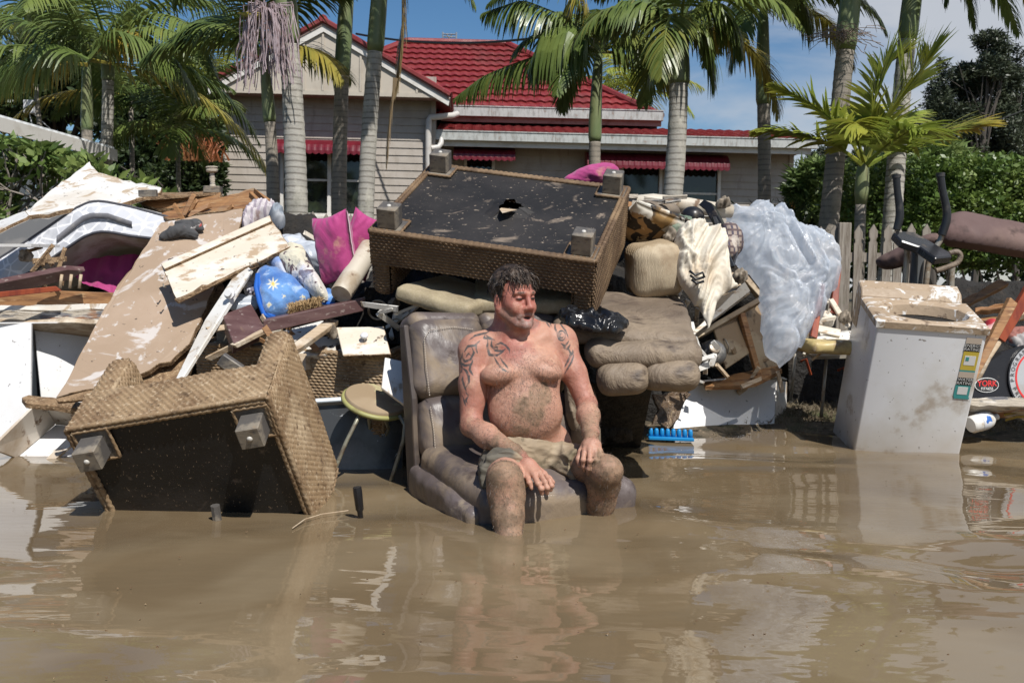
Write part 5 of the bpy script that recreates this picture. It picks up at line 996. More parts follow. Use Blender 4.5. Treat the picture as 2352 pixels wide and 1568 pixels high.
# white lattice and slats behind cloths
for k, (q, Y) in enumerate((([(640, 520), (648, 516), (735, 552), (733, 560)], 6.3), ([(650, 545), (655, 535), (735, 575), (730, 582)], 6.2), ([(672, 548), (760, 545), (760, 551), (672, 556)], 6.1), ([(670, 560), (752, 567), (752, 573), (672, 568)], 6.0), ([(640, 505), (646, 500), (700, 545), (694, 548)], 6.35))):
    bsingle('white_batten', ('upper', 'second', 'third', 'lowest', 'leftmost')[k]+' thin white slat behind the magenta cushions and fluffy blanket', 'slat', q, Pl((q[0][0], q[0][1], Y), (q[2][0], q[2][1], Y-.1), (q[1][0], q[1][1]-5, Y+.05)), .02, M['pine'])
V, Fs = crumple([(P(700, 585, 5.6), (.13, .1, .06)), (P(672, 565, 5.7), (.08, .1, .06)), (P(740, 600, 5.6), (.1, .1, .07))], .014, 7, .008)
M['plastic'] = mat('milky_plastic_film', (.66, .70, .76), [((.42, .46, .52), 'noise', 3, .5, .7)], rough=.16, rvar=.06, spec=.7, transl=.25)
obj('plastic_bag', V, Fs, M['plastic'], label='pale plastic bag crumpled beside the upper magenta cushion', cat='plastic bag', smooth=True)
# cloths
M['cl_stripe'] = mat('striped_pale_cloth', (.50, .46, .47), [((.30, .26, .30), 'wave', 9, .6, .7, dict(dist=4)), ((.24, .16, .13), 'noise', 5, .6, .7)], rough=.9)
V, Fs = relief([(555, 528), (562, 505), (575, 492), (600, 483), (622, 486), (640, 484), (642, 496), (620, 504), (596, 508), (578, 520), (566, 534)], Pl((560, 530, 5.75), (600, 485, 6.0), (640, 490, 5.95)), .06, .05, .028, 15, warp=1.4, back=.05); obj('crumpled_shirt', V, Fs, M['cl_stripe'], label='crumpled pale striped shirt above the cream board', cat='cloth', smooth=True)
V, Fs = relief([(614, 492), (632, 482), (650, 490), (658, 520), (640, 528), (622, 508)], Pl((614, 492, 5.85), (650, 490, 5.9), (640, 528, 5.75)), .05, .05, .026, 15, warp=1.4, back=.05, seed=4); obj('crumpled_cloth', V, Fs, mat('grey_blue_cloth', (.22, .25, .29), [((.32, .33, .35), 'noise', 4, .5, .65)], rough=.9), label='small crumpled grey blue cloth right of the striped shirt', cat='cloth', smooth=True)
# blankets
M['blue'] = mat('blue_fleece_with_pale_suns', (.045, .135, .38), [((.12, .27, .55), 'noise', 4, .42, .62), ((.62, .60, .48), 'attr', 'sun', .1, .5), ((.62, .45, .10), 'attr', 'sun', .7, .95), ((.42, .52, .66), 'noise', 14, .60, .68, {'a': .6})], rough=.95, sheen=.5, bump=[('noise', 60, .5, .01)])
M['blue'].name = 'blue_fleece'; M['fluff'] = mat('cream_fleece_with_dark_marks', (.58, .54, .42), [((.60, .57, .55), 'noise', 2, .5, .6), ((.085, .045, .055), 'noise', 8, .53, .56, dict(dist=1.2, det=3)), ((.36, .42, .60), 'noise', 2.5, .62, .70, {'a': .8})], rough=.95, sheen=.4, bump=[('noise', 50, .7, .015), ('noise', 9, .4, .03)])
M['royal'] = mat('royal_blue_binding', (.012, .10, .42), rough=.8); M['sky'] = mat('pale_blue_fleece', (.20, .29, .52), [((.45, .48, .56), 'noise', 3, .5, .6)], rough=.95, bump=[('noise', 50, .5, .01)])
t = T('blue_blanket', 'bright blue fleece blanket with pale suns and royal blue binding', 'blanket', P(660, 690, 5.2))
V, Fs = relief([(587, 628), (600, 621), (618, 618), (640, 622), (668, 640), (700, 665), (722, 690), (700, 706), (665, 712), (650, 726), (621, 730), (606, 724), (596, 695), (588, 660)], Pl((590, 625, 5.2), (720, 660, 5.2), (610, 728, 5.0)), .07, .10, .014, 5, back=.08, warp=1., o=3)
q_ = (V-CP) @ RCn; px = np.stack([1176-F*q_[:, 0]/q_[:, 2], 784+F*q_[:, 1]/q_[:, 2]], 1); sun_ = np.zeros(len(V))
for cx0, cy0, r0 in ((627, 652, 15), (668, 707, 12), (696, 682, 8), (652, 680, 6), (618, 700, 7)):
    dx, dy = px[:, 0]-cx0, px[:, 1]-cy0; rr_ = np.hypot(dx, dy)/(r0*(.62+.38*np.cos(8*np.arctan2(dy, dx)))); sun_ = np.maximum(sun_, np.clip(1.3-rr_, 0, 1))
obj('blanket_body', V, Fs, M['blue'], t, smooth=True, attrs={'sun': sun_})
for dx in (0, 9): MB().tube([P(592+dx*.3, 630, 5.13), P(588+dx, 660, 5.08), P(596+dx, 695, 5.03), P(606+dx*1.3, 722, 5.0), P(622+dx, 730, 5.0)], .0125, 8).build('binding', M['royal'], t, smooth=True)
V, Fs = relief([(722, 690), (745, 672), (768, 668), (772, 690), (760, 698), (735, 694)], Pl((722, 690, 5.1), (770, 670, 5.15), (760, 698, 5.05)), .03, .04, .006, 8, back=.05); obj('blanket_corner', V, Fs, M['blue'], t, smooth=True)
MB().tube([P(735, 692, 5.08), P(752, 697, 5.06), P(771, 700, 5.04)], .011, 8).build('binding', M['royal'], t, smooth=True)
V, Fs = relief([(636, 600), (657, 577), (680, 572), (702, 580), (716, 600), (722, 625), (744, 655), (757, 680), (750, 695), (730, 690), (706, 668), (690, 655), (670, 640), (650, 622)], Pl((640, 600, 5.3), (720, 600, 5.3), (740, 690, 5.05)), .07, .09, .016, 6, back=.06, warp=1.2, seed=2); obj('patterned_blanket', V, Fs, M['fluff'], label='fluffy cream blanket with dark brown marks bunched over the blue one', cat='blanket', smooth=True)
V, Fs = relief([(612, 598), (640, 586), (664, 572), (668, 600), (655, 622), (668, 645), (690, 668), (676, 672), (650, 640), (625, 618)], Pl((612, 598, 5.32), (668, 575, 5.4), (680, 670, 5.12)), .05, .05, .006, 6, back=.05); obj('pale_blue_blanket', V, Fs, M['sky'], label='pale blue fleece fold between cream board and fluffy blanket', cat='blanket', smooth=True)
V, Fs = relief([(564, 618), (585, 612), (618, 612), (612, 625), (590, 640), (592, 680), (580, 690), (562, 680), (560, 655), (575, 640)], Pl((564, 618, 5.4), (618, 612, 5.4), (570, 685, 5.3)), .05, .05, .018, 9, back=.05, seed=4); obj('patterned_blanket', V, Fs, M['fluff'], label='cream and brown fleece bunched left of the blue blanket under the cream board', cat='blanket', smooth=True)
V, Fs = relief([(520, 700), (545, 682), (590, 686), (602, 700), (570, 706), (530, 712)], Pl((520, 700, 5.2), (600, 695, 5.2), (540, 712, 5.1)), .03, .04, .014, 12, fn=facet); obj('clear_plastic_scrap', V, Fs, M['plastic'], label='dull clear plastic scrap over the maroon drawer', cat='plastic scrap', smooth=True)
# magenta cushions
V, Fs = pillow_mesh(P(770, 570, 5.15), Fr(-12, 0, -25), .105, .185, .075, .12, .010, 7, 3); obj('magenta_cushion', V, Fs, M['magenta'], label='puffy magenta cushion standing on its corner, the one nearer the blankets', cat='cushion', smooth=True)
V, Fs = pillow_mesh(P(828, 562, 5.3), Fr(22, 0, 20), .10, .175, .07, .12, .008, 6, 8); obj('magenta_cushion', V, Fs, M['magenta'], label='magenta cushion squeezed against the upturned wicker sofa', cat='cushion', smooth=True)
# roll, drawer, maroon plank, brush
M['roll'] = mat('dirty_cream_vinyl', (.50, .45, .37), [((.34, .27, .19), 'noise', 4, .5, .65), ((.16, .10, .06), 'noise', 12, .64, .71)], rough=.55)
a, b = P(783, 676, 4.95), P(850, 570, 5.25); mb = MB(); mb.tube([a, a+(b-a)*.02, b], [.052, .055, .055], 22); single(mb, 'vinyl_roll', M['roll'], 'cream muddy roll of vinyl leaning below the magenta cushions', 'roll', smooth=True, auto=50)
t = T('maroon_box', 'dark maroon box drawer tilted beside the blue blanket', 'drawer', P(560, 745, 4.9)); board('front', [(511, 722), (577, 697), (610, 755), (537, 790)], Pl((511, 722, 4.95), (577, 697, 5.1), (537, 790, 4.75)), .06, M['maroon'], t); 
board('side', [(537, 792), (610, 757), (616, 764), (545, 800)], Pl((537, 792, 4.74), (610, 757, 4.9), (545, 800, 4.76)), .03, M['pine'], t)
mb = MB(); A, B_ = P(604, 751, 4.78), P(836, 700, 4.95); u = B_-A; up = np.array([-.0, 0, 1])*.062; mb.par(A-up/2, u, (0, .05, .01), up); single(mb, 'maroon_rail', M['maroon'], 'long dark maroon timber rail resting across the pile', 'timber rail', bevel=.004)
mb = MB(); A, B_ = P(662, 716, 4.86), P(735, 700, 4.92); mb.par(A-[0, 0, .02], B_-A, (0, .05, 0), (0, 0, .045)); br = mb; rg = np.random.default_rng(9)
for _ in range(500):
    p = A+(B_-A)*rg.random()+[0, .05*rg.random(), .015]; mb.tube([p, p+rg.normal(size=3)*[.008, .008, .004]+[0, 0, .022]], .0016, 3, caps=False)
    if rg.random() < .5: p = A+(B_-A)*rg.random()+[0, -.001, .02-.03*rg.random()]; mb.tube([p, p+rg.normal(size=3)*.006+[0, -.010, 0]], .0016, 3, caps=False)
single(br, 'coir_brush', mat('coir_bristle', (.42, .29, .15), [((.26, .17, .08), 'noise', 30, .45, .6)], rough=.95), 'straw coloured coir brush head lying on the maroon rail', 'brush')
bsingle('wooden_batten', 'mid brown timber batten slanting beneath the maroon rail', 'batten', [(752, 730), (778, 735), (690, 798), (672, 806), (668, 792)], Pl((752, 732, 4.95), (775, 736, 4.95), (672, 800, 4.6)), .03, M['pine'])
bsingle('painted_board', 'white board lying under the brown batten', 'board', [(612, 770), (742, 735), (752, 745), (640, 800)], Pl((612, 770, 4.95), (750, 738, 5.1), (640, 800, 4.8)), .02, M['lam'])
bsingle('rusty_sheet', 'white rusty metal panel behind the cupboard door with the knob', 'panel', [(684, 775), (782, 768), (790, 800), (795, 812), (684, 818)], Pl((684, 775, 5.0), (790, 770, 5.0), (684, 818, 4.9)), .03, mat('rust_pitted_white', (.55, .52, .46), [((.07, .05, .035), 'noise', 16, .56, .60), ((.22, .14, .08), 'noise', 6, .55, .65)], rough=.6), jg=.003)
t = T('knobbed_board', 'small cream cupboard door with a round white knob', 'cupboard door', P(840, 785, 4.8)); kp = Pl((772, 751, 4.95), (882, 749, 4.95), (788, 817, 4.78)); board('panel', [(772, 751), (882, 749), (898, 813), (788, 817)], kp, .02, [M['cream'], M['chip']], t)
MB().lathe(kp(838, 780), kp.n, [(.008, 0), (.008, .012), (.018, .02), (.021, .028), (.016, .036), (0, .038)], 14).build('knob', M['lamW'], t, smooth=True)
mb = MB(); mb.slab([P(684, 812, 4.9), P(702, 812, 4.9), P(702, 850, 4.88), P(684, 850, 4.88)], (.02, .05, 0)); single(mb, 'timber_offcut', M['pine'], 'pale timber offcut beside the tall wicker arm', 'timber offcut')
MB().box(P(530, 838, 4.6), (.055, .03, .02), Fr(35, 10)).build('slate_block', M['foot'], label='grey block resting on the weave between the wicker arms', cat='block', bevel=.004)
bsingle('white_board', 'narrow white panel standing between stool and recliner', 'panel', [(884, 820), (930, 830), (930, 930), (876, 890)], Pl((884, 820, 4.65), (930, 830, 4.65), (876, 890, 4.55)), .02, M['lam'])
# speaker
t = T('loudspeaker', 'dark muddy loudspeaker cabinet under the upturned sofa', 'loudspeaker', P(870, 750, 5.2)); mb = MB(); mb.slab([P(838, 660, 5.2), P(960, 660, 5.2), P(950, 790, 5.1), P(832, 790, 5.1)], (.05, .4, .0)); mb.build('cabinet', M['dark'], t)
mb = MB(); c = P(868, 712, 5.12); mb.tube([c+.048*np.array([math.cos(a), 0, math.sin(a)]) for a in np.linspace(0, 2*math.pi, 25)], .006, 6, caps=False); mb.build('speaker_ring', M['pine'], t, smooth=True)
MB().lathe(c+[0, .01, 0], (0, -1, 0), [(.044, 0), (.02, -.01), (.018, .0), (0, .006)], 18).build('speaker_cone', M['blackpl'], t, smooth=True)
# metal tub / fridge behind the stool
t = T('oven_glass', 'dark grey glass oven door with pale metal rim standing in the water', 'glass door', P(800, 1060, 4.5)*[1, 1, 0])
gp = Pl((713, 917, 4.85), (925, 905, 4.95), (713, 1080, 4.8)); board('glass', [(713, 926), (925, 912), (925, 1100), (713, 1105)], gp, .03, mat('smoky_grey_glass', (.045, .047, .05), [((.16, .17, .18), 'noise', 1.4, .52, .62), ((.5, .52, .55), 'noise', 5, .71, .73, dict(dist=3, a=.8))], rough=.25), t)
board('metal_rim', [(711, 915), (925, 901), (925, 911), (712, 925)], Pl((713, 917, 4.82), (925, 905, 4.92), (713, 925, 4.81)), .05, mat('pale_blue_steel', (.34, .38, .42), rough=.35), t, bevel=.004)
board('cupboard_side', [(860, 905), (935, 900), (935, 1100), (860, 1100)], Pl((860, 917, 4.90), (925, 905, 5.0), (860, 1080, 4.88)), .03, M['dark'], t)
# stool
GK = 1.14
t = T('round_stool', 'round muddy stool with a green edged seat and bent pale steel legs', 'stool', WZ(860, 1090)); c = P(862, 922, 4.12); nS = nrm([.27, -.33, 1.]); u = nrm(np.cross([0, 1, 0], nS)); v = np.cross(nS, u)
prof = [(a_*GK, b_*GK) for a_, b_ in [(0, -.022), (.125, -.022), (.130, -.018), (.131, .012), (.127, .018), (0, .019)]]; MB().lathe(c, nS, prof, 40).build('seat', [mat('olive_seat_with_mud_film', (.29, .215, .135), [((.34, .26, .17), 'noise', 4, .45, .65), ((.40, .36, .20), 'noise', 14, .62, .70), ((.34, .34, .12), 'grad', 1, 0, 1, dict(a=.0))], rough=.55)], t, smooth=True, auto=40)
ropes_ = [c+nS*-.006+.1325*GK*(u*math.cos(a)+v*math.sin(a)) for a in np.linspace(0, 2*math.pi, 49)]; MB().tube(ropes_, .0125, 6, caps=False).build('seat_rim', mat('olive_green_vinyl', (.30, .29, .11), [((.20, .17, .07), 'noise', 9, .5, .65)], rough=.5), t, smooth=True)
for pts in (((832, 940, 4.03), (815, 975, 4.0), (795, 1015, 3.98), (760, 1100, 3.97), (750, 1125, 3.96)), ((918, 955, 4.03), (930, 975, 4.0), (927, 1010, 4.0), (903, 1088, 4.0), (896, 1110, 4.0)), ((845, 945, 4.2), (850, 985, 4.3), (858, 1030, 4.32), (866, 1075, 4.35), (868, 1092, 4.35)), ((880, 950, 4.2), (893, 985, 4.3), (872, 1030, 4.32), (840, 1060, 4.3), (835, 1075, 4.3))):
    MB().tube([P(*q) for q in pts], .0095, 10).build('leg', mat('worn_green_grey_steel', (.26, .25, .19), [((.14, .11, .08), 'noise', 12, .5, .65)], rough=.4, metal=.3) if 'leg_m' not in M else M['leg_m'], t, smooth=True); M.setdefault('leg_m', bpy.data.materials['worn_green_grey_steel'])
GK = 1.0
# stakes in the water
mb = MB(); a = WZ(828, 1186, 0); b = P(820, 1118, a[1]-.01); a = a-(b-a)*.5; mb.tube([a, a+(b-a)*.45, a+(b-a)*.5, a+(b-a)*.9, b], [.010, .011, .016, .018, .017], 8); single(mb, 'stake', M['blackpl'], 'black plastic handle sticking up out of the water near the stool', 'handle', smooth=True, auto=40)
mb = MB(); a = WZ(498, 1188, 0); b = P(494, 1160, a[1]-.01); a = a-(b-a)*1.5; mb.tube([a, b], [.018, .018], 8); single(mb, 'stake', M['foot'], 'short grey post poking out of the water before the wicker underside', 'post')
# ================================================================ centre: tan cushions below the sofa
def softbox(name, c, hs, r, Rm, m, label, cat, puff=.01, amp=.004, sc=8, h=.01, parent=None, seed=0, **k):
    hs = tuple(a*GK for a in hs) if not k.pop('abs_', 0) else hs; r *= GK
    S = SDF(np.array(c)-np.linalg.norm(hs)-.03, np.array(c)+np.linalg.norm(hs)+.03, h); S.rbox(c, hs, r, Rm, 0, puff=puff, nz_=lambda x, y, z: -amp*(1.1*fbm(x*sc*.8+seed, y*sc*.8, z*sc*.8, 3)+.7*(1-np.abs(3*pn(x*sc*1.3+seed, y*sc*.6, z*sc*1.3))))); V, Fs = S.mesh(); return obj(name, V, Fs, M[m] if isinstance(m, str) else m, parent, smooth=True, label=label, cat=cat, **k)
def pbox(A, B, depth, th, tilt):   # frame: x from A to B, z thickness, y back
    ex = nrm(B-A); by = nrm(np.array([0, math.cos(R(tilt)), math.sin(R(tilt))])); by = nrm(by-ex*(by @ ex)); up = np.cross(ex, by); c = (A+B)/2+by*depth/2*GK; return c, (np.linalg.norm(B-A)/2/GK, th/2, depth/2), np.stack([ex, up, by], 1)
c, hs, Rm = pbox(P(905, 672, 4.72), P(1075, 722, 4.58), .5, .075, 12); softbox('seat_cushion', c, hs, .022, Rm, 'fab_tan', 'tan fabric seat cushion sliding out at left under the upturned sofa', 'cushion')
c, hs, Rm = pbox(P(1085, 705, 4.72), P(1322, 708, 4.72), .45, .07, 14); softbox('seat_cushion', c, hs, .02, Rm, 'fab_tan', 'tan fabric seat cushion directly behind the recliner headrest', 'cushion')
# ================================================================ right of the pile
# overturned brown recliner behind
GK = 1.0
t = T('brown_recliner', 'mud coated brown leather recliner overturned right of the man', 'recliner', P(1480, 900, 4.8)*[1, 1, 0])
kw = dict(label=None, cat=None, parent=t)
c, hs, Rm = pbox(P(1268, 768, 4.55), P(1600, 798, 4.5), .75, .085, 14); softbox('seat_pan', c, hs, .035, Rm, 'leatherB', puff=.01, amp=.007, sc=4, name_='x', **kw) if False else softbox('seat_pan', c, hs, .035, Rm, 'leatherB', None, None, .012, .008, 4, parent=t)
c, hs, Rm = pbox(P(1345, 818, 4.42), P(1618, 822, 4.42), .55, .125, 6); softbox('cushion', c, hs, .055, Rm, 'leatherB', None, None, .02, .012, 4, parent=t, seed=3)
c, hs, Rm = pbox(P(1372, 876, 4.40), P(1490, 872, 4.36), .4, .14, 4); softbox('footrest_roll', c, hs, .066, Rm, 'leatherB', None, None, .02, .01, 4, parent=t, seed=6)
c, hs, Rm = pbox(P(1482, 870, 4.36), P(1616, 862, 4.38), .4, .145, 4); softbox('footrest_roll', c, hs, .068, Rm, 'leatherB', None, None, .02, .01, 4, parent=t, seed=8)
V, Fs = relief([(1290, 790), (1330, 785), (1338, 815), (1342, 860), (1372, 900), (1376, 990), (1300, 1000), (1296, 880)], Pl((1290, 790, 4.6), (1340, 790, 4.6), (1340, 990, 4.55)), .05, .05, .02, 7, st=(1.5, .6)); obj('armrest', V, Fs, M['leatherB'], t, smooth=True)
MB().slab([P(1340, 880, 4.9), P(1500, 880, 4.9), P(1470, 1030, 5.7), P(1340, 1030, 5.7)], (0, .5, 0)).build('frame', M['dark'], t)  # near-black slab painting in the darkness under the recliner
M['bag'] = mat('black_bin_liner', (.008, .008, .009), [((.025, .025, .027), 'noise', 20, .6, .7)], rough=.24, rvar=.05, spec=.6)
V, Fs = relief([(1272, 722), (1300, 712), (1345, 722), (1380, 716), (1412, 730), (1447, 742), (1448, 752), (1420, 764), (1385, 762), (1340, 758), (1300, 748)], Pl((1272, 724, 4.5), (1447, 742, 4.5), (1385, 764, 4.38)), .028, .05, .015, 13, fn=lambda u, v, q: ridged(u, v, q, 3), warp=1.5, back=.02, h=.005, jit=.02); obj('bin_liner', V, Fs, M['bag'], label='crumpled glossy black bin liner lying on the brown recliner', cat='plastic bag', smooth=True)
GK = 1.05
# wet beige cushion, floral pillow, bundles
softbox('beige_cushion', P(1500, 618, 5.0), (.125, .13, .13), .06, Fr(-8, 8, 8), 'fab_beige', 'thick wet beige cushion right of the upturned sofa', 'cushion', .025, .008, 5)
M['floral'] = mat('black_and_white_leaf_print', (.60, .56, .48), [((.02, .02, .022), 'noise', 9, .50, .52, dict(det=1, dist=1.5)), ((.34, .20, .07), 'noise', 3, .56, .64, {'a': .8})], rough=.85)
M['floralB'] = mat('brown_leaf_print', (.33, .20, .09), [((.03, .022, .015), 'noise', 9, .50, .53, dict(det=1, dist=1.5)), ((.50, .36, .20), 'noise', 14, .6, .63)], rough=.85)
t = T('floral_cushion', 'black and white leaf print cushion with a brown printed lower face', 'cushion', P(1490, 525, 5.1)); Rm = Fr(28, 58, 0); V, Fs = pillow_mesh(P(1492, 522, 5.15), Rm, .185, .15, .05, .06, .006, 6, 2); mi = (V[Fs].mean(1)-P(1492, 522, 5.15)) @ Rm[:, 2] < 0
obj('cover', V, Fs, [M['floral'], M['floralB']], t, smooth=True, midx=(((V[Fs].mean(1)-P(1492, 530, 5.15)) @ nrm([-.35, -.3, -1])) > .0).astype(int))
V, Fs = crumple([(P(1520, 487, 5.5), (.09, .1, .05)), (P(1480, 478, 5.5), (.06, .1, .035))], .007, 8, .007); obj('brown_bag', V, Fs, mat('brown_wet_canvas', (.13, .105, .085), [((.2, .16, .12), 'noise', 4, .5, .65)], rough=.8), label='brown canvas bundle above the leaf print cushion', cat='bag', smooth=True)
mb = MB(); mb.tube([P(1436, 468, 5.65), P(1500, 464, 5.7), P(1580, 472, 5.75), P(1680, 486, 5.8)], [.045, .05, .048, .04], 14); single(mb, 'rolled_mat', M['roll'], 'long pale rolled mat lying along the top of the heap right of the sofa', 'rolled mat', smooth=True)
bsingle('timber_scrap', 'short orange timber scrap on top beside the sofa corner', 'timber scrap', [(1440, 462), (1500, 468), (1498, 478), (1440, 474)], Pl((1440, 462, 5.5), (1500, 468, 5.6), (1440, 476, 5.45)), .03, M['wood'])
V, Fs = crumple([(P(1590, 498, 5.4), (.065, .06, .055))], .004, 5, .007, rid=False); obj('black_bucket', V, Fs, M['blackpl'], label='rounded black plastic tub between the bundle and the black folder', cat='tub', smooth=True)
bsingle('black_folder', 'black folded plastic frame standing up behind the white trousers', 'folder', [(1604, 470), (1616, 458), (1634, 466), (1660, 515), (1640, 520), (1618, 480)], Pl((1604, 470, 5.45), (1634, 460, 5.4), (1650, 515, 5.3)), .05, M['blackpl'])
V, Fs = crumple([(P(1560, 512, 5.15), (.055, .06, .038)), (P(1546, 535, 5.1), (.025, .05, .05))], .012, 10, .006, seed=3); obj('green_cloth', V, Fs, mat('faded_green_cloth', (.12, .16, .115), [((.2, .22, .17), 'noise', 6, .5, .65)], rough=.9), label='bunched faded green cloth over the white trousers', cat='cloth', smooth=True)
M['canvas'] = mat('off_white_canvas', (.60, .55, .46), [((.48, .40, .30), 'noise', 3, .5, .65), ((.30, .22, .14), 'noise', 7, .66, .72, {'a': .7})], rough=.9, bump=[('noise', 8, .4, .02)])
t = T('white_trousers', 'off white muddy trousers with black stripes draped over the heap', 'trousers', P(1605, 640, 4.95))
V, Fs = relief([(1552, 525), (1580, 515), (1620, 520), (1655, 530), (1664, 580), (1680, 640), (1690, 665), (1660, 690), (1640, 735), (1633, 755), (1624, 748), (1612, 700), (1590, 690), (1560, 665), (1552, 620), (1548, 570)], Pl((1552, 525, 5.0), (1660, 530, 5.05), (1630, 750, 4.75)), .05, .07, .040, 8, st=(1.25, .5), rot=-14, warp=1.4, back=.05, seed=6, o=4, jit=.03, smooth=1)
obj('trouser_cloth', V, Fs, M['canvas'], t, smooth=True)
for pts in (((1583, 622), (1597, 632), (1614, 626), (1618, 638)), ((1585, 632), (1598, 642), (1616, 637)), ((1588, 642), (1600, 651), (1617, 646))): MB().tube([P(x, y, 4.72) for x, y in pts], .007, 5).build('stripe', M['blackpl'], t, smooth=True)
t = T('plaid_basket', 'dark framed basket lined with brown plaid cloth behind the plastic', 'basket', P(1665, 570, 5.1)); 
M['plaid'] = mat('brown_plaid_cloth', (.30, .24, .20), [((.07, .06, .08), 'wave', 10, .6, .7, dict(dist=.5)), ((.10, .07, .07), 'wave', 10, .62, .72, dict(dist=.5, dir='Z')), ((.45, .40, .35), 'noise', 5, .6, .66)], rough=.9)
V, Fs = crumple([(P(1662, 575, 5.15), (.06, .08, .11), Fr(-18)), (P(1680, 545, 5.2), (.05, .08, .09), Fr(-20))], .006, 7, .007, st=(1.5, 1, .6)); obj('plaid_lining', V, Fs, M['plaid'], t, smooth=True)
mb = MB(); mb.tube([P(1640, 500, 5.08), P(1660, 560, 5.0), P(1682, 612, 4.98)], .014, 6); mb.tube([P(1640, 500, 5.08), P(1690, 580, 5.1), P(1682, 612, 4.98)], .012, 6); mb.build('basket_frame', M['blackpl'], t)
GK = 1.30
# bedside cabinet, drawer and door
t = T('bedside_cabinet', 'wooden bedside cabinet tipped over with its muddy door hanging open', 'cabinet', P(1720, 860, 4.9))
M['vine'] = mat('muddy_timber_veneer', (.24, .165, .095), [((.33, .255, .165), 'noise', 2.4, .48, .58), ((.12, .075, .04), 'noise', 14, .58, .66), ((.42, .34, .24), 'noise', 7, .62, .70)], rough=.6, bump=[('noise', 30, .2, .006)])
dp = Pl((1638, 750, 4.85), (1702, 723, 4.95), (1668, 847, 4.78)); dr = board('door', [(1638, 750), (1702, 723), (1726, 808), (1668, 847)], dp, .02, M['vine'], t, bevel=.004)
MB().tube([dp(1662, 778), dp(1666, 780, .02), dp(1674, 795, .026), dp(1672, 808, .02), dp(1669, 812)], .005, 8).build('handle', M['steel'], dr, smooth=True)
board('side_panel', [(1706, 716), (1747, 690), (1760, 760), (1790, 850), (1750, 870)], Pl((1706, 716, 4.95), (1747, 690, 5.1), (1749, 868, 4.9)), .02, M['vine'], t, bevel=.003)
board('stile', [(1700, 718), (1712, 716), (1753, 866), (1742, 868)], Pl((1700, 718, 4.90), (1712, 716, 4.92), (1748, 866, 4.85)), .03, M['wood'], t)
board('rail', [(1593, 768), (1743, 682), (1748, 692), (1600, 778)], Pl((1593, 768, 4.8), (1743, 682, 4.95), (1600, 778, 4.79)), .05, M['vine'], t)
board('upper_frame', [(1670, 623), (1716, 629), (1753, 675), (1748, 684), (1708, 640), (1668, 634)], Pl((1672, 622, 5.05), (1717, 630, 5.05), (1750, 678, 5.0)), .05, M['vine'], t, bevel=.003)
board('plinth', [(1616, 876), (1668, 862), (1790, 838), (1796, 848), (1735, 878), (1700, 884), (1618, 886)], Pl((1616, 880, 4.85), (1794, 845, 4.9), (1700, 884, 4.75)), .03, M['wood'], t)
board('back_panel', [(1600, 780), (1742, 692), (1752, 868), (1640, 880)], Pl((1600, 780, 5.15), (1742, 692, 5.25), (1640, 880, 5.15)), .02, M['dark'], t)
t = T('drawer_box', 'cream sided drawer resting on the tipped bedside cabinet', 'drawer', P(1650, 710, 4.9)); board('side_panel', [(1652, 706), (1711, 646), (1724, 668), (1600, 764), (1593, 760)][0:5], Pl((1640, 715, 4.82), (1711, 647, 4.95), (1600, 762, 4.74)), .02, M['cream'], t)
board('end_panel', [(1559, 737), (1590, 722), (1600, 764), (1592, 770), (1566, 750)], Pl((1559, 737, 4.8), (1590, 722, 4.9), (1595, 768, 4.72)), .02, M['lam'], t); board('far_side', [(1559, 735), (1668, 640), (1674, 646), (1566, 742)], Pl((1559, 735, 4.95), (1668, 640, 5.1), (1566, 742, 4.95)), .02, M['cream'], t)
board('base', [(1592, 770), (1722, 672), (1700, 650), (1575, 735)], Pl((1592, 770, 4.8), (1722, 672, 4.98), (1575, 735, 5.0)), .01, M['pine'], t)
gb = thing('glass_bowl', 'clear round glass light shade lying below the hanging cabinet door', 'glass shade', P(1632, 812, 4.75)); V, Fs = crumple([(P(1636, 812, 4.78), (.068, .068, .068))], .0, 5, .006, rid=False); obj('bowl', V, Fs, mat('grimy_glass', (.10, .10, .10), [((.30, .28, .25), 'noise', 6, .6, .7)], rough=.08, rvar=0, spec=.8), gb, smooth=True)
MB().lathe(P(1640, 800, 4.72), (.3, -.8, .5), [(.035, 0), (.04, .01), (.03, .014)], 18).build('collar', M['steel'], gb, smooth=True)
for k, (q, Y) in enumerate((([(1535, 690), (1590, 668), (1600, 676), (1545, 700)], 5.2), ([(1560, 690), (1610, 676), (1618, 690), (1575, 712)], 5.1), ([(1570, 705), (1600, 720), (1595, 730), (1562, 722)], 5.0))): bsingle('timber_offcut', ('upper', 'middle', 'lower')[k]+' dark timber offcut between the brown recliner and the cream drawer', 'timber offcut', q, Pl((q[0][0], q[0][1], Y), (q[1][0], q[1][1], Y+.1), (q[3][0], q[3][1], Y-.1)), .03, M['wood'])
GK = 1.19
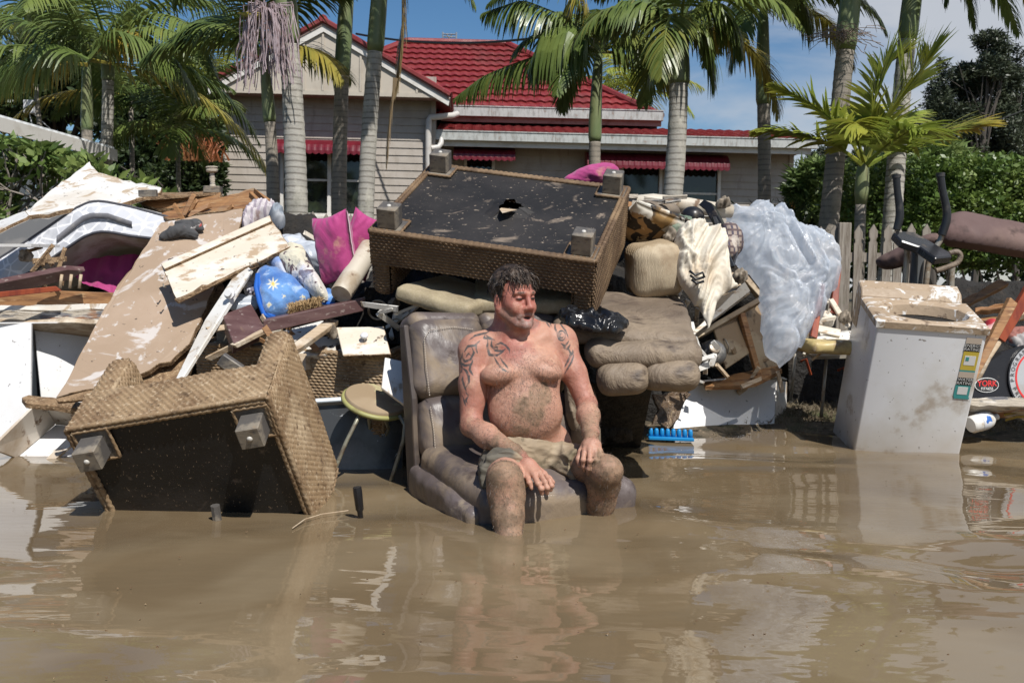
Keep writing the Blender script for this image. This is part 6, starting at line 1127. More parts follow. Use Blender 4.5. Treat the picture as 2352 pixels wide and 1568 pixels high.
# white box at the waterline
t = T('white_box', 'long white laminated box lying at the water edge', 'box', P(1680, 980, 5.4)*[1, 1, 0]); bp_ = Pl((1560, 882, 5.35), (1782, 870, 5.5), (1545, 985, 5.2)); board('front', [(1590, 884), (1782, 871), (1779, 980), (1690, 992), (1540, 1012), (1552, 960)], bp_, .025, M['lamW'], t)
board('end_panel', [(1784, 870), (1808, 877), (1806, 972), (1780, 981)], Pl((1784, 870, 5.5), (1808, 877, 5.75), (1780, 967, 5.45)), .02, M['lam'], t); board('lid_edge', [(1594, 878), (1782, 864), (1808, 873), (1784, 871), (1592, 884)], Pl((1594, 880, 5.3), (1782, 866, 5.45), (1808, 873, 5.7)), .012, M['lam'], t)
bsingle('brown_paper_wrap', 'torn brown wrapping hanging beneath the brown recliner', 'wrapping', [(1500, 905), (1570, 895), (1588, 905), (1560, 960), (1535, 985), (1500, 975), (1515, 940)], Pl((1500, 905, 5.0), (1575, 900, 5.1), (1530, 985, 5.0)), .02, mat('wet_brown_film', (.12, .08, .05), [((.30, .22, .14), 'noise', 8, .55, .62, dict(dist=2)), ((.04, .03, .02), 'noise', 5, .55, .65)], rough=.3, bump=[('noise', 10, 1., .03, dict(dist=2))]), jg=.008)
t = T('blue_rack', 'bright blue plastic rack of rounded knobs floating by the white box', 'plastic rack', WZ(1540, 1000)); M['bluepl'] = mat('bright_blue_plastic', (.01, .21, .50), rough=.3)
r0, r1 = WZ(1488, 1002, .02), WZ(1592, 1006, .02); MB().par(r0-[0, .04, .015], r1-r0, (0, .10, 0), (0, 0, .02)).build('base', M['bluepl'], t, bevel=.004)
for i in range(8): MB().lathe(r0+(r1-r0)*(i+.5)/8+[0, 0, .0], (0, 0, 1), [(.016, 0), (.014, .03), (.013, .042), (.009, .05), (0, .053)], 12).build('knob', M['bluepl'], t, smooth=True)
GK = 1.2
# big sheet of clear plastic
M['film'] = mat('clouded_clear_plastic_sheet', (.72, .78, .86), [((.88, .90, .94), 'noise', 5, .48, .60, dict(dist=1.5)), ((.55, .60, .66), 'noise', 8, .55, .66, {'a': .6, 'dist': 2})], rough=.16, rvar=.06, spec=.8, transl=.35, alpha=.42, bump=[('noise', 7, .45, .02, dict(dist=3, ro=.5))])
V, Fs = relief([(1665, 505), (1680, 488), (1705, 495), (1720, 480), (1760, 486), (1790, 492), (1805, 515), (1830, 530), (1870, 540), (1900, 560), (1918, 595), (1927, 640), (1915, 680), (1890, 700), (1872, 735), (1850, 780), (1815, 820), (1783, 836), (1770, 825), (1752, 760), (1748, 700), (1740, 650), (1700, 622), (1672, 590), (1668, 545)], Pl((1670, 500, 5.15), (1900, 580, 5.15), (1785, 835, 4.75)), .14, .16, .040, 5., fn=lambda u, v, q: 1.5*fbm(u*.45, v*.45, q, 2)+.8*ridged(u*1.2+.8*pn(u, v, 4), v*.6, q, 3)+.35*facet(u*1.3, v*1.3, q), warp=1.0, back=.12, seed=2, h=.0065, jit=.035)
obj('plastic_sheet', V, Fs, M['film'], label='huge crumpled clear plastic sheet hanging over the right of the pile', cat='plastic sheet', smooth=True)
GK = 1.0
# magenta cloth behind the sofa
V, Fs = crumple([(P(1372, 405, 5.6), (.11, .1, .05)), (P(1335, 414, 5.6), (.09, .07, .02)), (P(1395, 402, 5.6), (.05, .08, .04))], .010, 5, .007, st=(.7, 1, 2)); obj('magenta_cloth', V, Fs, M['magenta'], label='magenta cloth bunched behind the top corner of the upturned sofa', cat='cloth', smooth=True)
mb = MB(); mb.slab([P(1397, 414, 5.3), P(1401, 394, 5.3), P(1406, 412, 5.3)], (0, .01, 0)); mb.slab([P(1404, 414, 5.35), P(1419, 396, 5.35), P(1424, 410, 5.35), P(1418, 420, 5.3)], (0, .01, 0)); single(mb, 'torn_card', M['cream'], 'torn pale card points standing behind the sofa foot', 'card')
GK = 1.13
# behind and below: red legs, yellow lid, drawers, metal legs, oven
for k, (a, b, w_) in enumerate((((1893, 652, 5.3), (1870, 775, 5.1), .026), ((1930, 612, 5.7), (1916, 720, 5.6), .030))):
    A, B_ = P(*a), P(*b); mb = MB(); ex_ = nrm(np.cross(A-B_, [0, 1, 0])); mb.slab([B_-ex_*w_*.8, B_+ex_*w_*.8, (A+B_)/2+ex_*w_*.9, A+ex_*w_*.55, A-ex_*w_*.35, (A+B_)/2-ex_*w_*.5], (0, .045, 0)); single(mb, 'red_timber_stake', M['redwood'], ('red stained chair leg leaning on the edge of the clear plastic', 'taller red stained leg standing by the picket fence')[k], 'timber leg', bevel=.004)
t = T('small_crate', 'small muddy wooden crate holding pale debris behind the washing machine', 'crate', P(1900, 740, 5.6)); 
for q, Y in (([(1864, 742), (1932, 756), (1930, 772), (1862, 756)], 5.45), ([(1905, 688), (1914, 684), (1955, 748), (1944, 752)], 5.6), ([(1868, 690), (1908, 684), (1912, 692), (1872, 700)], 5.8), ([(1862, 752), (1870, 700), (1876, 700), (1868, 756)], 5.6)): board('side_panel', q, Pl((q[0][0], q[0][1], Y), (q[1][0], q[1][1], Y+.02), (q[3][0], q[3][1], Y-.04)), .015, M['cream'], t)
V, Fs = crumple([(P(1892, 735, 5.6), (.05, .05, .04))], .010, 16, .006); obj('debris', V, Fs, M['cream'], t, smooth=True)
mb = MB(); mb.slab([P(1868, 775, 5.4), P(1958, 760, 5.5), P(1960, 778, 5.45), P(1905, 788, 5.35)], (0, .1, 0)); single(mb, 'pale_tray', M['lam'], 'pale tilted tray just under the small muddy crate', 'tray')
softbox('yellow_tray', P(1900, 795, 5.35), (.14, .035, .14), .03, Fr(0, 0, 6), mat('muddy_yellow_plastic', (.46, .36, .16), [((.25, .17, .08), 'noise', 5, .5, .62), ((.5, .46, .38), 'noise', 10, .6, .68)], rough=.5), 'muddy yellow plastic lid lying on the metal legged table', 'lid', .005, .004, 8)
t = T('metal_table', 'small metal legged table standing on the muddy bank', 'table', P(1880, 960, 5.7)*[1, 1, 0]); mb = MB(); mb.slab([P(1868, 818, 5.45), P(1965, 816, 5.5), P(1965, 822, 5.5), P(1872, 825, 5.45)], (0, .35, .03)); mb.build('table_top', M['steel'], t)
for x, y0, x1, y1, Y in ((1898, 826, 1886, 958, 5.5), (1827, 812, 1816, 920, 5.9), (1960, 826, 1952, 960, 5.55)): MB().tube([P(x, y0, Y), P(x1, y1, Y)], .0105, 8).build('leg', M['steel'], t, smooth=True)
bsingle('dark_oven', 'dark oven box beneath the metal table', 'oven', [(1810, 800), (1960, 800), (1960, 945), (1812, 945)], Pl((1810, 800, 6.2), (1960, 800, 6.2), (1812, 945, 6.2)), .5, M['dark'])  # near-black box behind the table legs
for k, (x0, y0, x1, y1) in enumerate(((1840, 830, 1862, 860), (1925, 850, 1950, 870))): MB().tube([P(x0, y0, 6.1), P((x0+x1)/2, y0-6, 6.05), P(x1, y1, 6.1)], .010, 6).build('bent_rod', M['redwood'], label=('short rusty rod in the shade under the plastic sheet', 'rusty rod in the shade beside the washing machine')[k], cat='rod')
GK = 1.0
# heap core that carries everything, shade of the pile painted in as black
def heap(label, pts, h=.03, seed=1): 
    V, Fs = crumple([(P(x, y, Y)*[1, 1, 1], (rx, ry, rz)) for x, y, Y, rx, ry, rz in pts], .05, 3, h, k=.15, seed=seed, o=4); obj('shade_black_rubbish', V, Fs, M['dark'], label=label, cat='rubbish', kind='stuff', smooth=True)
heap('rubbish coloured near black for the shade deep inside the left of the pile', [(100, 720, 7.2, .7, .4, .45), (350, 740, 7.1, .6, .4, .5), (600, 780, 5.9, .55, .4, .5), (250, 900, 6.2, .6, .3, .3), (650, 620, 6.1, .35, .3, .3), (480, 570, 7.2, .5, .3, .22), (780, 850, 5.6, .35, .3, .3)])
heap('rubbish coloured near black for the shade beneath the sofa and recliners', [(1000, 800, 5.7, .6, .35, .5), (1200, 760, 5.8, .7, .4, .5), (1440, 850, 6.8, .5, .3, .4), (1200, 950, 5.5, .6, .2, .3), (1500, 640, 6.4, .35, .3, .3), (1650, 650, 7.1, .3, .3, .35), (1700, 770, 7.3, .35, .3, .3), (1450, 930, 6.6, .3, .2, .22)], seed=3)

# small broken pieces wedged all over the pile
rg = np.random.default_rng(123)
for k in range(110):
    cx0, cy0, Y, sp = [(560, 770, 4.95, 60), (640, 800, 4.95, 70), (840, 840, 5.0, 60), (700, 560, 6.0, 60), (1560, 700, 5.6, 45), (1620, 830, 5.9, 60), (1720, 860, 6.2, 60), (460, 500, 6.1, 60), (100, 600, 5.7, 60), (1880, 760, 6.2, 50), (1500, 470, 5.7, 50), (900, 720, 5.0, 60)][k % 12]
    c = P(cx0+rg.normal()*sp*.6, cy0+rg.normal()*sp*.35, Y+rg.normal()*.12); L_ = rg.uniform(.03, .10); A_ = Fr(rg.uniform(-80, 80), rg.uniform(-30, 30), rg.uniform(-50, 50)); w2, t2 = rg.uniform(.008, .022), rg.uniform(.004, .009)
    V = np.array([[sx_*L_*(1 if j else rg.uniform(.6, 1)), sz_*w2*rg.uniform(.5, 1), sy_*t2] for sx_ in (-1, 1) for j, (sz_, sy_) in enumerate(((-1, -1), (1, -1), (1, 1), (-1, 1)))])
    obj('timber_splinter', c+V @ A_.T, [(0, 1, 2, 3), (7, 6, 5, 4), (0, 4, 5, 1), (1, 5, 6, 2), (2, 6, 7, 3), (3, 7, 4, 0)], M[['pine', 'wood', 'chip', 'cream', 'grey_t', 'lam'][k % 6]], None, label='short broken splinter of timber wedged among the rubbish', cat='splinter', group='splinters wedged in the pile')

M['rag'] = mat('muddy_rag', (.20, .165, .125), [((.33, .28, .22), 'noise', 5, .48, .6), ((.09, .07, .05), 'noise', 8, .55, .66)], rough=.9)
for k, (x, y, Y, w2, c_) in enumerate(((690, 565, 5.9, 26, 'rag'), (480, 515, 6.0, 16, 'rag'), (620, 760, 5.0, 18, 'canvas'), (760, 760, 4.95, 20, 'rag'), (900, 700, 5.1, 16, 'rag'), (1540, 545, 5.3, 16, 'rag'), (1540, 700, 5.4, 20, 'rag'), (1590, 820, 5.7, 18, 'rag'), (1700, 640, 5.9, 18, 'rag'), (1850, 760, 6.2, 18, 'canvas'), (1940, 730, 6.3, 18, 'rag'), (520, 690, 5.4, 16, 'rag'), (60, 590, 5.7, 18, 'rag'), (1660, 470, 6.0, 18, 'rag'), (1300, 780, 4.95, 16, 'rag'), (455, 800, 4.9, 14, 'rag'))):
    g = np.random.default_rng(k+200); out = [(x+w2*(1+.4*g.normal()*.6)*math.cos(a), y+w2*.6*(1+.4*g.normal()*.6)*math.sin(a)) for a in np.linspace(0, 2*math.pi, 9)[:-1]]
    V, Fs = relief(out, Pl((x-20, y, Y), (x+20, y, Y), (x, y-20, Y+.06)), .035, .04, .020, 16, seed=k, h=.006, jit=.01); obj('muddy_rag', V, Fs, M[c_], None, smooth=True, label='small crumpled muddy rag stuffed into a gap of the pile', cat='rag', group='rags stuffed into the gaps')
# ================================================================ text
def text(s, size, o_, xd, yd, m, parent, name='lettering', align='LEFT', bold=0.):
    cu = bpy.data.curves.new(name, 'FONT'); cu.body = s; cu.size = size; cu.align_x = align; cu.align_y = 'CENTER'; cu.extrude = 0; cu.offset = bold
    ob = bpy.data.objects.new(name, cu); COL.objects.link(ob); bpy.context.view_layer.update(); me = bpy.data.meshes.new_from_object(ob.evaluated_get(bpy.context.evaluated_depsgraph_get())); bpy.data.objects.remove(ob)
    v = np.array([x.co[:] for x in me.vertices]); xd, yd = nrm(xd), nrm(yd); V = np.array(o_)+v[:, :1]*xd+v[:, 1:2]*yd; Fs = [tuple(p.vertices) for p in me.polygons]
    return obj(name, V, Fs, m, parent)
M['ink'] = mat('black_print', (.012, .012, .012), rough=.5, rvar=0); M['paperW'] = mat('white_print', (.68, .68, .66), rough=.5, rvar=0); M['redink'] = mat('red_print', (.55, .03, .03), rough=.5, rvar=0)
# ================================================================ washing machine
O = np.array([1.962, 5.648, -.006]); ex, ey, ez = nrm([.9948, -.0875, -.0527]), nrm([.0997, .9439, .3147]), nrm([.0222, -.3183, .9477]); ey = nrm(ey-ex*(ex @ ey)); ez = np.cross(ex, ey); G = lambda x, y, z: O+ex*x+ey*y+ez*z
w_, d_, h_ = .584, .50, .793
t = T('washing_machine', 'white top loading washing machine coated in mud leaning in the flood water', 'washing machine', G(.29, .25, 0)*[1, 1, 0])
mb = MB(); b0, b1, b2, b3 = (lambda z: G(0, 0, z)), (lambda z: G(w_, 0, z)), (lambda z: G(w_, d_, z)), (lambda z: G(0, d_, z)); c_ = .014; ol = [(c_, 0), (w_-c_, 0), (w_-c_*.3, c_*.3), (w_, c_), (w_, d_), (0, d_), (0, c_), (c_*.3, c_*.3)]
V = [G(x, y, z) for z in (-.32, .757) for x, y in ol]; k = len(ol); obj('body', V, [(i, (i+1) % k, k+(i+1) % k, k+i) for i in range(k)]+[tuple(range(k-1, -1, -1))], M['white_en'], t, smooth=True, auto=50)
# deck with an oval mouth
cx, cy, rx, ry = .312, .19, .215, .125; n = 48; V = []; Fs = []
def rect_pt(a, x0, x1, y0, y1):
    dx, dy = math.cos(a), math.sin(a); s_ = min((((x1-cx)/dx) if dx > 0 else ((x0-cx)/dx)) if abs(dx) > 1e-6 else 9, (((y1-cy)/dy) if dy > 0 else ((y0-cy)/dy)) if abs(dy) > 1e-6 else 9); return cx+dx*s_, cy+dy*s_
cs = [math.atan2(yy-cy, xx-cx) for xx in (-.006, w_+.006) for yy in (-.008, .392)]; ang = sorted([2*math.pi*i/n-math.pi for i in range(n)]+cs); n = len(ang)
rings = [lambda a: (*rect_pt(a, -.006, w_+.006, -.008, .392), .757), lambda a: (*rect_pt(a, -.006, w_+.006, -.008, .392), .792), lambda a: (*rect_pt(a, .004, w_-.004, .002, .385), .800), lambda a: (cx+rx*1.14*math.cos(a), cy+ry*1.2*math.sin(a), .800), lambda a: (cx+rx*1.05*math.cos(a), cy+ry*1.08*math.sin(a), .793), lambda a: (cx+rx*math.cos(a), cy+ry*math.sin(a), .77), lambda a: (cx+rx*.93*math.cos(a), cy+ry*.9*math.sin(a), .74)]
for f in rings: V += [G(*f(a)) for a in ang]
Fs = [(j*n+i, j*n+(i+1) % n, (j+1)*n+(i+1) % n, (j+1)*n+i) for j in range(len(rings)-1) for i in range(n)]
M['deck'] = mat('washer_deck_thick_mud', (.33, .245, .165), [((.38, .29, .20), 'noise', 3, .45, .65), ((.62, .60, .57), 'noise', 6.5, .56, .62, dict(st=(1, 2.2, 1), dist=1.5)), ((.16, .11, .07), 'noise', 16, .60, .68)], rough=.6, bump=[('noise', 24, .4, .01)])
obj('top_deck', V, Fs, M['deck'], t, smooth=True, auto=40)
MB().lathe(G(cx, .25, .735), -ez, [(.225, 0), (.225, .3), (.0, .31)], 28).build('drum', M['dark'], t, smooth=True)
mb = MB(); a = [(0, .388, .80), (0, .425, .842), (0, .515, .862), (0, .52, .60), (0, .388, .60)]; mb.slab([G(-.004, y, z) for _, y, z in a], ex*(w_-.02)); mb.build('control_panel', M['deck'], t, bevel=.006)
lb = MB(); lx0, lx1 = .480, .562
def lab(z0_, z1_, m, k=.0025, x0=lx0, x1=lx1, nm='rating_label'): return MB().slab([G(x0, -k, z0_), G(x1, -k, z0_), G(x1, -k, z1_), G(x0, -k, z1_)], ey*.001).build(nm, m, t)
yel = mat('yellow_label', (.55, .42, .06), rough=.5); teal = mat('teal_label', (.05, .28, .27), rough=.5); pal = mat('faded_label', (.50, .42, .34), rough=.6)
lab(.70, .735, pal); lab(.655, .70, M['ink'], .003); lab(.545, .655, yel); lab(.575, .63, M['paperW'], .0035, .492, .55, 'label_panel'); lab(.60, .622, teal, .0045, .498, .515, 'label_mark'); lab(.535, .545, teal); lab(.50, .535, pal, .0025); lab(.455, .50, M['ink'], .003); lab(.385, .455, teal, .0025, lx0-.004, lx1-.004); lab(.40, .445, M['paperW'], .0035, .492, .545, 'label_panel'); lab(.373, .385, teal, .003)
for s_, z_ in (('ENERGY', .689), ('RATING', .668), ('WATER', .489), ('RATING', .468)): text(s_, .0235, G(.521, -.0045, z_), ex, ez, M['paperW'], t, 'label_text', 'CENTER')
# ================================================================ elliptical trainer behind it
GK = 1.0
t = T('elliptical_trainer', 'elliptical exercise trainer with two upright black grips behind the washing machine', 'exercise machine', P(2110, 700, 6.5)*[1, 1, 0]+[0, 0, .2]); YE = 6.4
def bend(px, r, m, name, n=10, Yd=0.):
    pts = [P(a[0], a[1], YE+Yd+(a[2] if len(a) > 2 else 0)) for a in px]; k = np.linspace(0, len(pts)-1, len(pts)*4); pp = np.stack([np.interp(k, range(len(pts)), [p[i] for p in pts]) for i in range(3)], 1)
    for _ in range(4): pp[1:-1] = (pp[:-2]+2*pp[1:-1]+pp[2:])/4
    rr = r if np.ndim(r) == 0 else np.interp(k, np.linspace(0, len(pts)-1, len(r)), r); return MB().tube(pp, rr, n).build(name, m, t, smooth=True, auto=60)
M['rubber'] = mat('black_rubber_grip', (.016, .017, .019), [((.06, .055, .05), 'noise', 6, .58, .7)], rough=.38)
for px, low in ((((2059, 408), (2061, 440), (2067, 480), (2066, 505), (2059, 528)), ((2061, 526), (2072, 550), (2085, 575), (2082, 600), (2078, 660))), (((2160, 405), (2165, 440), (2176, 485), (2174, 510), (2164, 540)), ((2165, 536), (2158, 556), (2137, 585), (2131, 612), (2126, 660)))):
    bend(px, [.024, .023, .026, .027, .024], M['rubber'], 'hand_grip'); bend(low, .019, M['steel'], 'arm_lever', Yd=.02)
bend([(2059, 401), (2059, 409)], .028, M['rubber'], 'grip_cap'); bend([(2160, 397), (2160, 406)], .028, M['rubber'], 'grip_cap')
board('console', [(2052, 534), (2062, 530), (2098, 532), (2118, 543), (2183, 580), (2187, 588), (2150, 592), (2112, 566), (2070, 552)], Pl((2052, 534, 6.35), (2100, 532, 6.5), (2185, 585, 6.2)), .05, M['blackpl'], t, bevel=.008)
bend([(2110, 550), (2107, 600), (2100, 700)], .042, mat('dark_grey_enamel', (.09, .095, .10), rough=.35), 'post', 16, .1); bend([(2180, 582), (2200, 576), (2208, 588), (2200, 605), (2170, 616), (2150, 622)], .018, M['leatherB'], 'side_bar'); bend([(2188, 602), (2185, 625), (2184, 660)], .022, M['steel'], 'side_post', 10, .1)
# purple brown sofa base upside down at the right
t = T('purple_sofa', 'brownish purple fabric sofa tipped over the rubbish at the right edge', 'sofa', P(2280, 700, 7)*[1, 1, 0]+[0, 0, .2]); M['purple'] = mat('muddy_purple_brown_fabric', (.115, .072, .066), [((.16, .105, .09), 'noise', 2, .45, .65), ((.07, .045, .04), 'noise', 7, .55, .7)], rough=.9, bump=[('noise', 90, .3, .004)])
V, Fs = relief([(2152, 540), (2160, 515), (2175, 500), (2200, 497), (2260, 506), (2320, 522), (2352, 527), (2460, 545), (2460, 592), (2352, 578), (2260, 562), (2200, 554), (2170, 550)], Pl((2160, 540, 6.6), (2400, 560, 6.6), (2180, 500, 6.8)), .07, .09, .008, 3, back=.10, o=2, h=.015, warp=.5); obj('cushion', V, Fs, M['purple'], t, smooth=True)
V, Fs = relief([(2008, 605), (2020, 590), (2060, 572), (2105, 548), (2150, 532), (2162, 545), (2170, 560), (2130, 580), (2080, 612), (2030, 622)], Pl((2010, 600, 7.2), (2160, 540, 6.95), (2100, 640, 7.0)), .08, .10, .01, 3, back=.12, o=2, h=.012); obj('armrest', V, Fs, M['purple'], t, smooth=True)
heap('rubbish coloured near black for the shade under the purple sofa', [(2220, 730, 7.9, .5, .3, .25), (2420, 740, 7.9, .6, .3, .3), (2330, 800, 7.5, .6, .3, .3), (2200, 800, 7.5, .4, .3, .3)], seed=5)
for k, (q, Y, m) in enumerate((([(2205, 690), (2300, 640), (2318, 650), (2215, 704)], 6.8, 'wood'), ([(2240, 706), (2380, 688), (2380, 696), (2240, 716)], 6.6, 'wood'), ([(2290, 726), (2370, 716), (2370, 724), (2290, 734)], 6.5, 'pine'), ([(2215, 735), (2380, 715), (2380, 722), (2215, 744)], 6.6, 'wood'))):
    bsingle('timber_plank', ('upper slanting', 'second', 'short pale', 'lowest long')[k]+' timber plank under the purple sofa', 'plank', q, Pl((q[0][0], q[0][1], Y), (q[1][0], q[1][1], Y+.1), (q[3][0], q[3][1], Y-.04)), .04, M[m], jg=.004)
A, B_ = P(2330, 690, 6.1), P(2236, 870, 5.8); e_ = nrm(np.cross(B_-A, [0, 1, 0])); mb = MB(); mb.slab([A-e_*.03, A+e_*.03, B_+e_*.02, B_-e_*.02], (0, .05, 0)); single(mb, 'timber_stake', M['wood'], 'dark brown timber leg leaning up beside the washing machine', 'timber leg', bevel=.004)
A, B_ = P(2385, 640, 6.2), P(2300, 780, 6.1); e_ = nrm(np.cross(B_-A, [0, 1, 0])); mb = MB(); mb.slab([A-e_*.035, A+e_*.035, B_+e_*.03, B_-e_*.03], (0, .05, 0)); single(mb, 'timber_stake', M['redwood'], 'thick reddish timber leg cut by the right edge above the grey drum', 'timber leg', bevel=.004)
MB().tube([P(2310, 760, 6.15), P(2270, 820, 6.1), P(2238, 885, 6.05)], .02, 10).build('pale_pole', M['pine'], label='pale wooden pole leaning against the black drum housing', cat='pole', smooth=True)
V, Fs = crumple([(P(2278, 748, 6.4), (.045, .06, .05)), (P(2265, 765, 6.35), (.03, .05, .03))], .004, 7, .006, rid=False); obj('red_shoe', V, Fs, mat('red_and_pink_rubber', (.45, .04, .05), [((.6, .35, .33), 'noise', 4, .5, .55), ((.25, .16, .1), 'noise', 7, .6, .66)], rough=.5), label='small red and pale rubber shoe beside the timber legs', cat='shoe', smooth=True)
V, Fs = relief([(2300, 765), (2330, 755), (2380, 760), (2380, 790), (2340, 800), (2310, 790)], Pl((2300, 765, 6.4), (2380, 760, 6.4), (2310, 795, 6.3)), .05, .05, .02, 10, fn=facet); obj('cloth_scrap', V, Fs, mat('red_grey_cloth', (.25, .10, .08), [((.35, .33, .32), 'noise', 5, .5, .56)], rough=.8), label='red and grey crumpled scrap above the drum at right edge', cat='cloth scrap', smooth=True)
# drum of the exercise machine
t = T('exercise_drum', 'black exercise machine housing with a grey round dial lettered around its rim', 'exercise machine', P(2340, 900, 6.3)*[1, 1, 0]+[0, 0, .1]); hpn = Pl((2240, 860, 6.05), (2400, 860, 6.15), (2240, 930, 6.0))
board('housing', [(2225, 910), (2238, 870), (2262, 835), (2300, 808), (2350, 792), (2420, 785), (2480, 800), (2480, 925), (2225, 918)], hpn, .2, M['blackpl'], t, bevel=.01)
cc = hpn(2387, 866, .004); rr = 82*6.12/F; xd = nrm(hpn(2400, 866)-hpn(2380, 866)); yd = np.cross(-hpn.n, xd)*-1; yd = nrm(hpn(2387, 840)-hpn(2387, 880))
def disc(r0, r1, up, m, nm):
    n = 64; a = np.linspace(0, 2*np.pi, n, endpoint=False)[:, None]; V = np.concatenate([cc+hpn.n*up+r_*(np.cos(a)*xd+np.sin(a)*yd) for r_ in (r0, r1)]+[cc+hpn.n*(up-.01)+r1*(np.cos(a)*xd+np.sin(a)*yd)])
    Fs = [(i, (i+1) % n, n+(i+1) % n, n+i) for i in range(n)]+[(n+i, n+(i+1) % n, 2*n+(i+1) % n, 2*n+i) for i in range(n)]; return obj(nm, V, Fs, m, t)
gy = mat('pale_grey_dial', (.36, .37, .38), [((.28, .24, .2), 'noise', 3, .5, .7)], rough=.4)
disc(0, rr, .006, gy, 'dial'); disc(rr*.745, rr*.80, .009, M['redink'], 'red_ring'); disc(rr*.985, rr*1.03, .010, M['blackpl'], 'dial_rim')
for i, ch in enumerate('PROGRAMMABLE'):
    a = R(186-i*10.2); text(ch, rr*.17, cc+hpn.n*.011+rr*.89*(math.cos(a)*xd+math.sin(a)*yd), math.sin(a)*xd-math.cos(a)*yd, math.cos(a)*xd+math.sin(a)*yd, M['ink'], t, 'dial_letter', 'CENTER')
for i, ch in enumerate('PROGRAMMABLE'[::1]):
    a = R(202+i*10.2); text(ch, rr*.17, cc+hpn.n*.011+rr*.89*(math.cos(a)*xd+math.sin(a)*yd), -math.sin(a)*xd+math.cos(a)*yd, -math.cos(a)*xd-math.sin(a)*yd, M['ink'], t, 'dial_letter', 'CENTER') if a < R(330) else None
lc = hpn(2266, 884, .006); n = 40; a = np.linspace(0, 2*np.pi, n, endpoint=False)[:, None]
for r1, r2, up, m in ((.083, .046, .002, M['paperW']), (.079, .042, .0035, M['ink'])): obj('badge_oval', np.concatenate([lc+hpn.n*up+np.cos(a)*xd*r1+np.sin(a)*yd*r2]), [tuple(range(n))], m, t)
text('YORK', .050, lc+hpn.n*.006+yd*.008, xd, yd, M['redink'], t, 'badge_text', 'CENTER', .001); text('FITNESS', .024, lc+hpn.n*.006-yd*.024, xd, yd, M['paperW'], t, 'badge_text', 'CENTER')
bsingle('muddy_beam', 'muddy flat beam lying under the drum housing', 'beam', [(2225, 914), (2300, 910), (2460, 922), (2460, 940), (2300, 934), (2225, 930)], Pl((2225, 914, 5.95), (2400, 918, 5.9), (2225, 930, 5.93)), .2, M['grey_t'], jg=.004)
# milk bottle lying at the water edge
t = T('plastic_bottle', 'white plastic milk bottle with blue label lying on the mud by the washer', 'bottle', P(2262, 968, 6.0)); A, B_ = P(2228, 976, 5.95), P(2304, 952, 6.02); ax = nrm(B_-A); Lb = np.linalg.norm(B_-A)
MB().lathe(A, ax, [(.0, 0), (.045, .002), (.053, .015), (.054, .12*1), (.050, .14), (.030, .168), (.016, .182), (.016, .19)], 20).build('bottle_body', mat('milky_white_plastic', (.66, .65, .62), [((.40, .31, .2), 'noise', 9, .58, .68)], rough=.35), t, smooth=True, auto=50)
MB().lathe(A+ax*.06, ax, [(.0545, 0), (.0555, .002), (.0555, .055), (.0545, .057)], 20).build('label_wrap', mat('blue_printed_label', (.60, .62, .66), [((.03, .12, .40), 'noise', 16, .55, .57, dict(det=1))], rough=.4), t, smooth=True)
MB().lathe(A+ax*.188, ax, [(.0, 0), (.019, .001), (.019, .016), (.0, .017)], 14).build('cap', M['paperW'], t, smooth=True, auto=50)
for k, pts in enumerate((((2306, 950), (2330, 945), (2356, 940), (2400, 935)), ((2310, 962), (2335, 955), (2380, 952)))): MB().slab([P(x, y, 6.0) for x, y in pts]+[P(x, y+5, 5.98) for x, y in pts[::-1]], (0, .004, .0)).build('yellow_strap', mat('yellow_webbing', (.50, .33, .06), rough=.6) if k == 0 else bpy.data.materials['yellow_webbing'], label=('upper', 'lower')[k]+' yellow strap trailing right of the milk bottle', cat='strap')
# ================================================================ mud grass tufts along the water edge
rg = np.random.default_rng(77); mb = MB(); V = []; Fs = []; n = 0
def tuft(x0, x1, y0, y1, num, hgt):
    global n
    for _ in range(num):
        vx, vy = rg.uniform(x0, x1), rg.uniform(y0, y1); p = WZ(vx, vy, .01); p[2] = float(ground_z(p[0], p[1])); d = nrm(rg.normal(size=3)*[1, 1, .3]+[0, 0, .9]); s_ = nrm(np.cross(d, [0, 1, 0]))*.0022; L_ = hgt*(.4+.9*rg.random()); q = p+d*L_*.6; e = q+nrm(d+[rg.normal()*.5, 0, -.5])*L_*.5
        V.extend([p-s_, p+s_, q+s_*.8, q-s_*.8, e]); Fs.extend([(n, n+1, n+2, n+3), (n+3, n+2, n+4)]); n += 5
tuft(1640, 1960, 925, 985, 3400, .05); tuft(1690, 1960, 962, 985, 900, .06); tuft(2200, 2420, 930, 1000, 2600, .05); tuft(1640, 1900, 984, 1002, 120, .05)
obj('drowned_grass', V, Fs, mat('muddy_dead_grass', (.11, .085, .05), [((.20, .16, .10), 'noise', 4, .5, .62), ((.07, .085, .03), 'noise', 6, .6, .7)], rough=.7), label='flattened muddy grass along the edge of the flood water', cat='grass', kind='stuff')
# sticks and specks floating on the water
MB().tube([WZ(672, 1212, .003), WZ(700, 1192, .005), WZ(740, 1180, .004), WZ(800, 1172, .003)], .0022, 5).build('floating_twig', M['pine'], label='thin pale twig floating between wicker chair and recliner', cat='twig')
mb = MB()
for _ in range(70):
    vx, vy = rg.uniform(0, 2352), rg.uniform(1200, 1560); p = WZ(vx, vy, .004); s_ = rg.uniform(.0008, .0022); mb.box(p, (s_*1.6, s_, .001), Fr(0, 0, 0))
mb.build('floating_specks', M['chip'], label='tiny bits of debris floating over the brown water', cat='debris', kind='stuff')
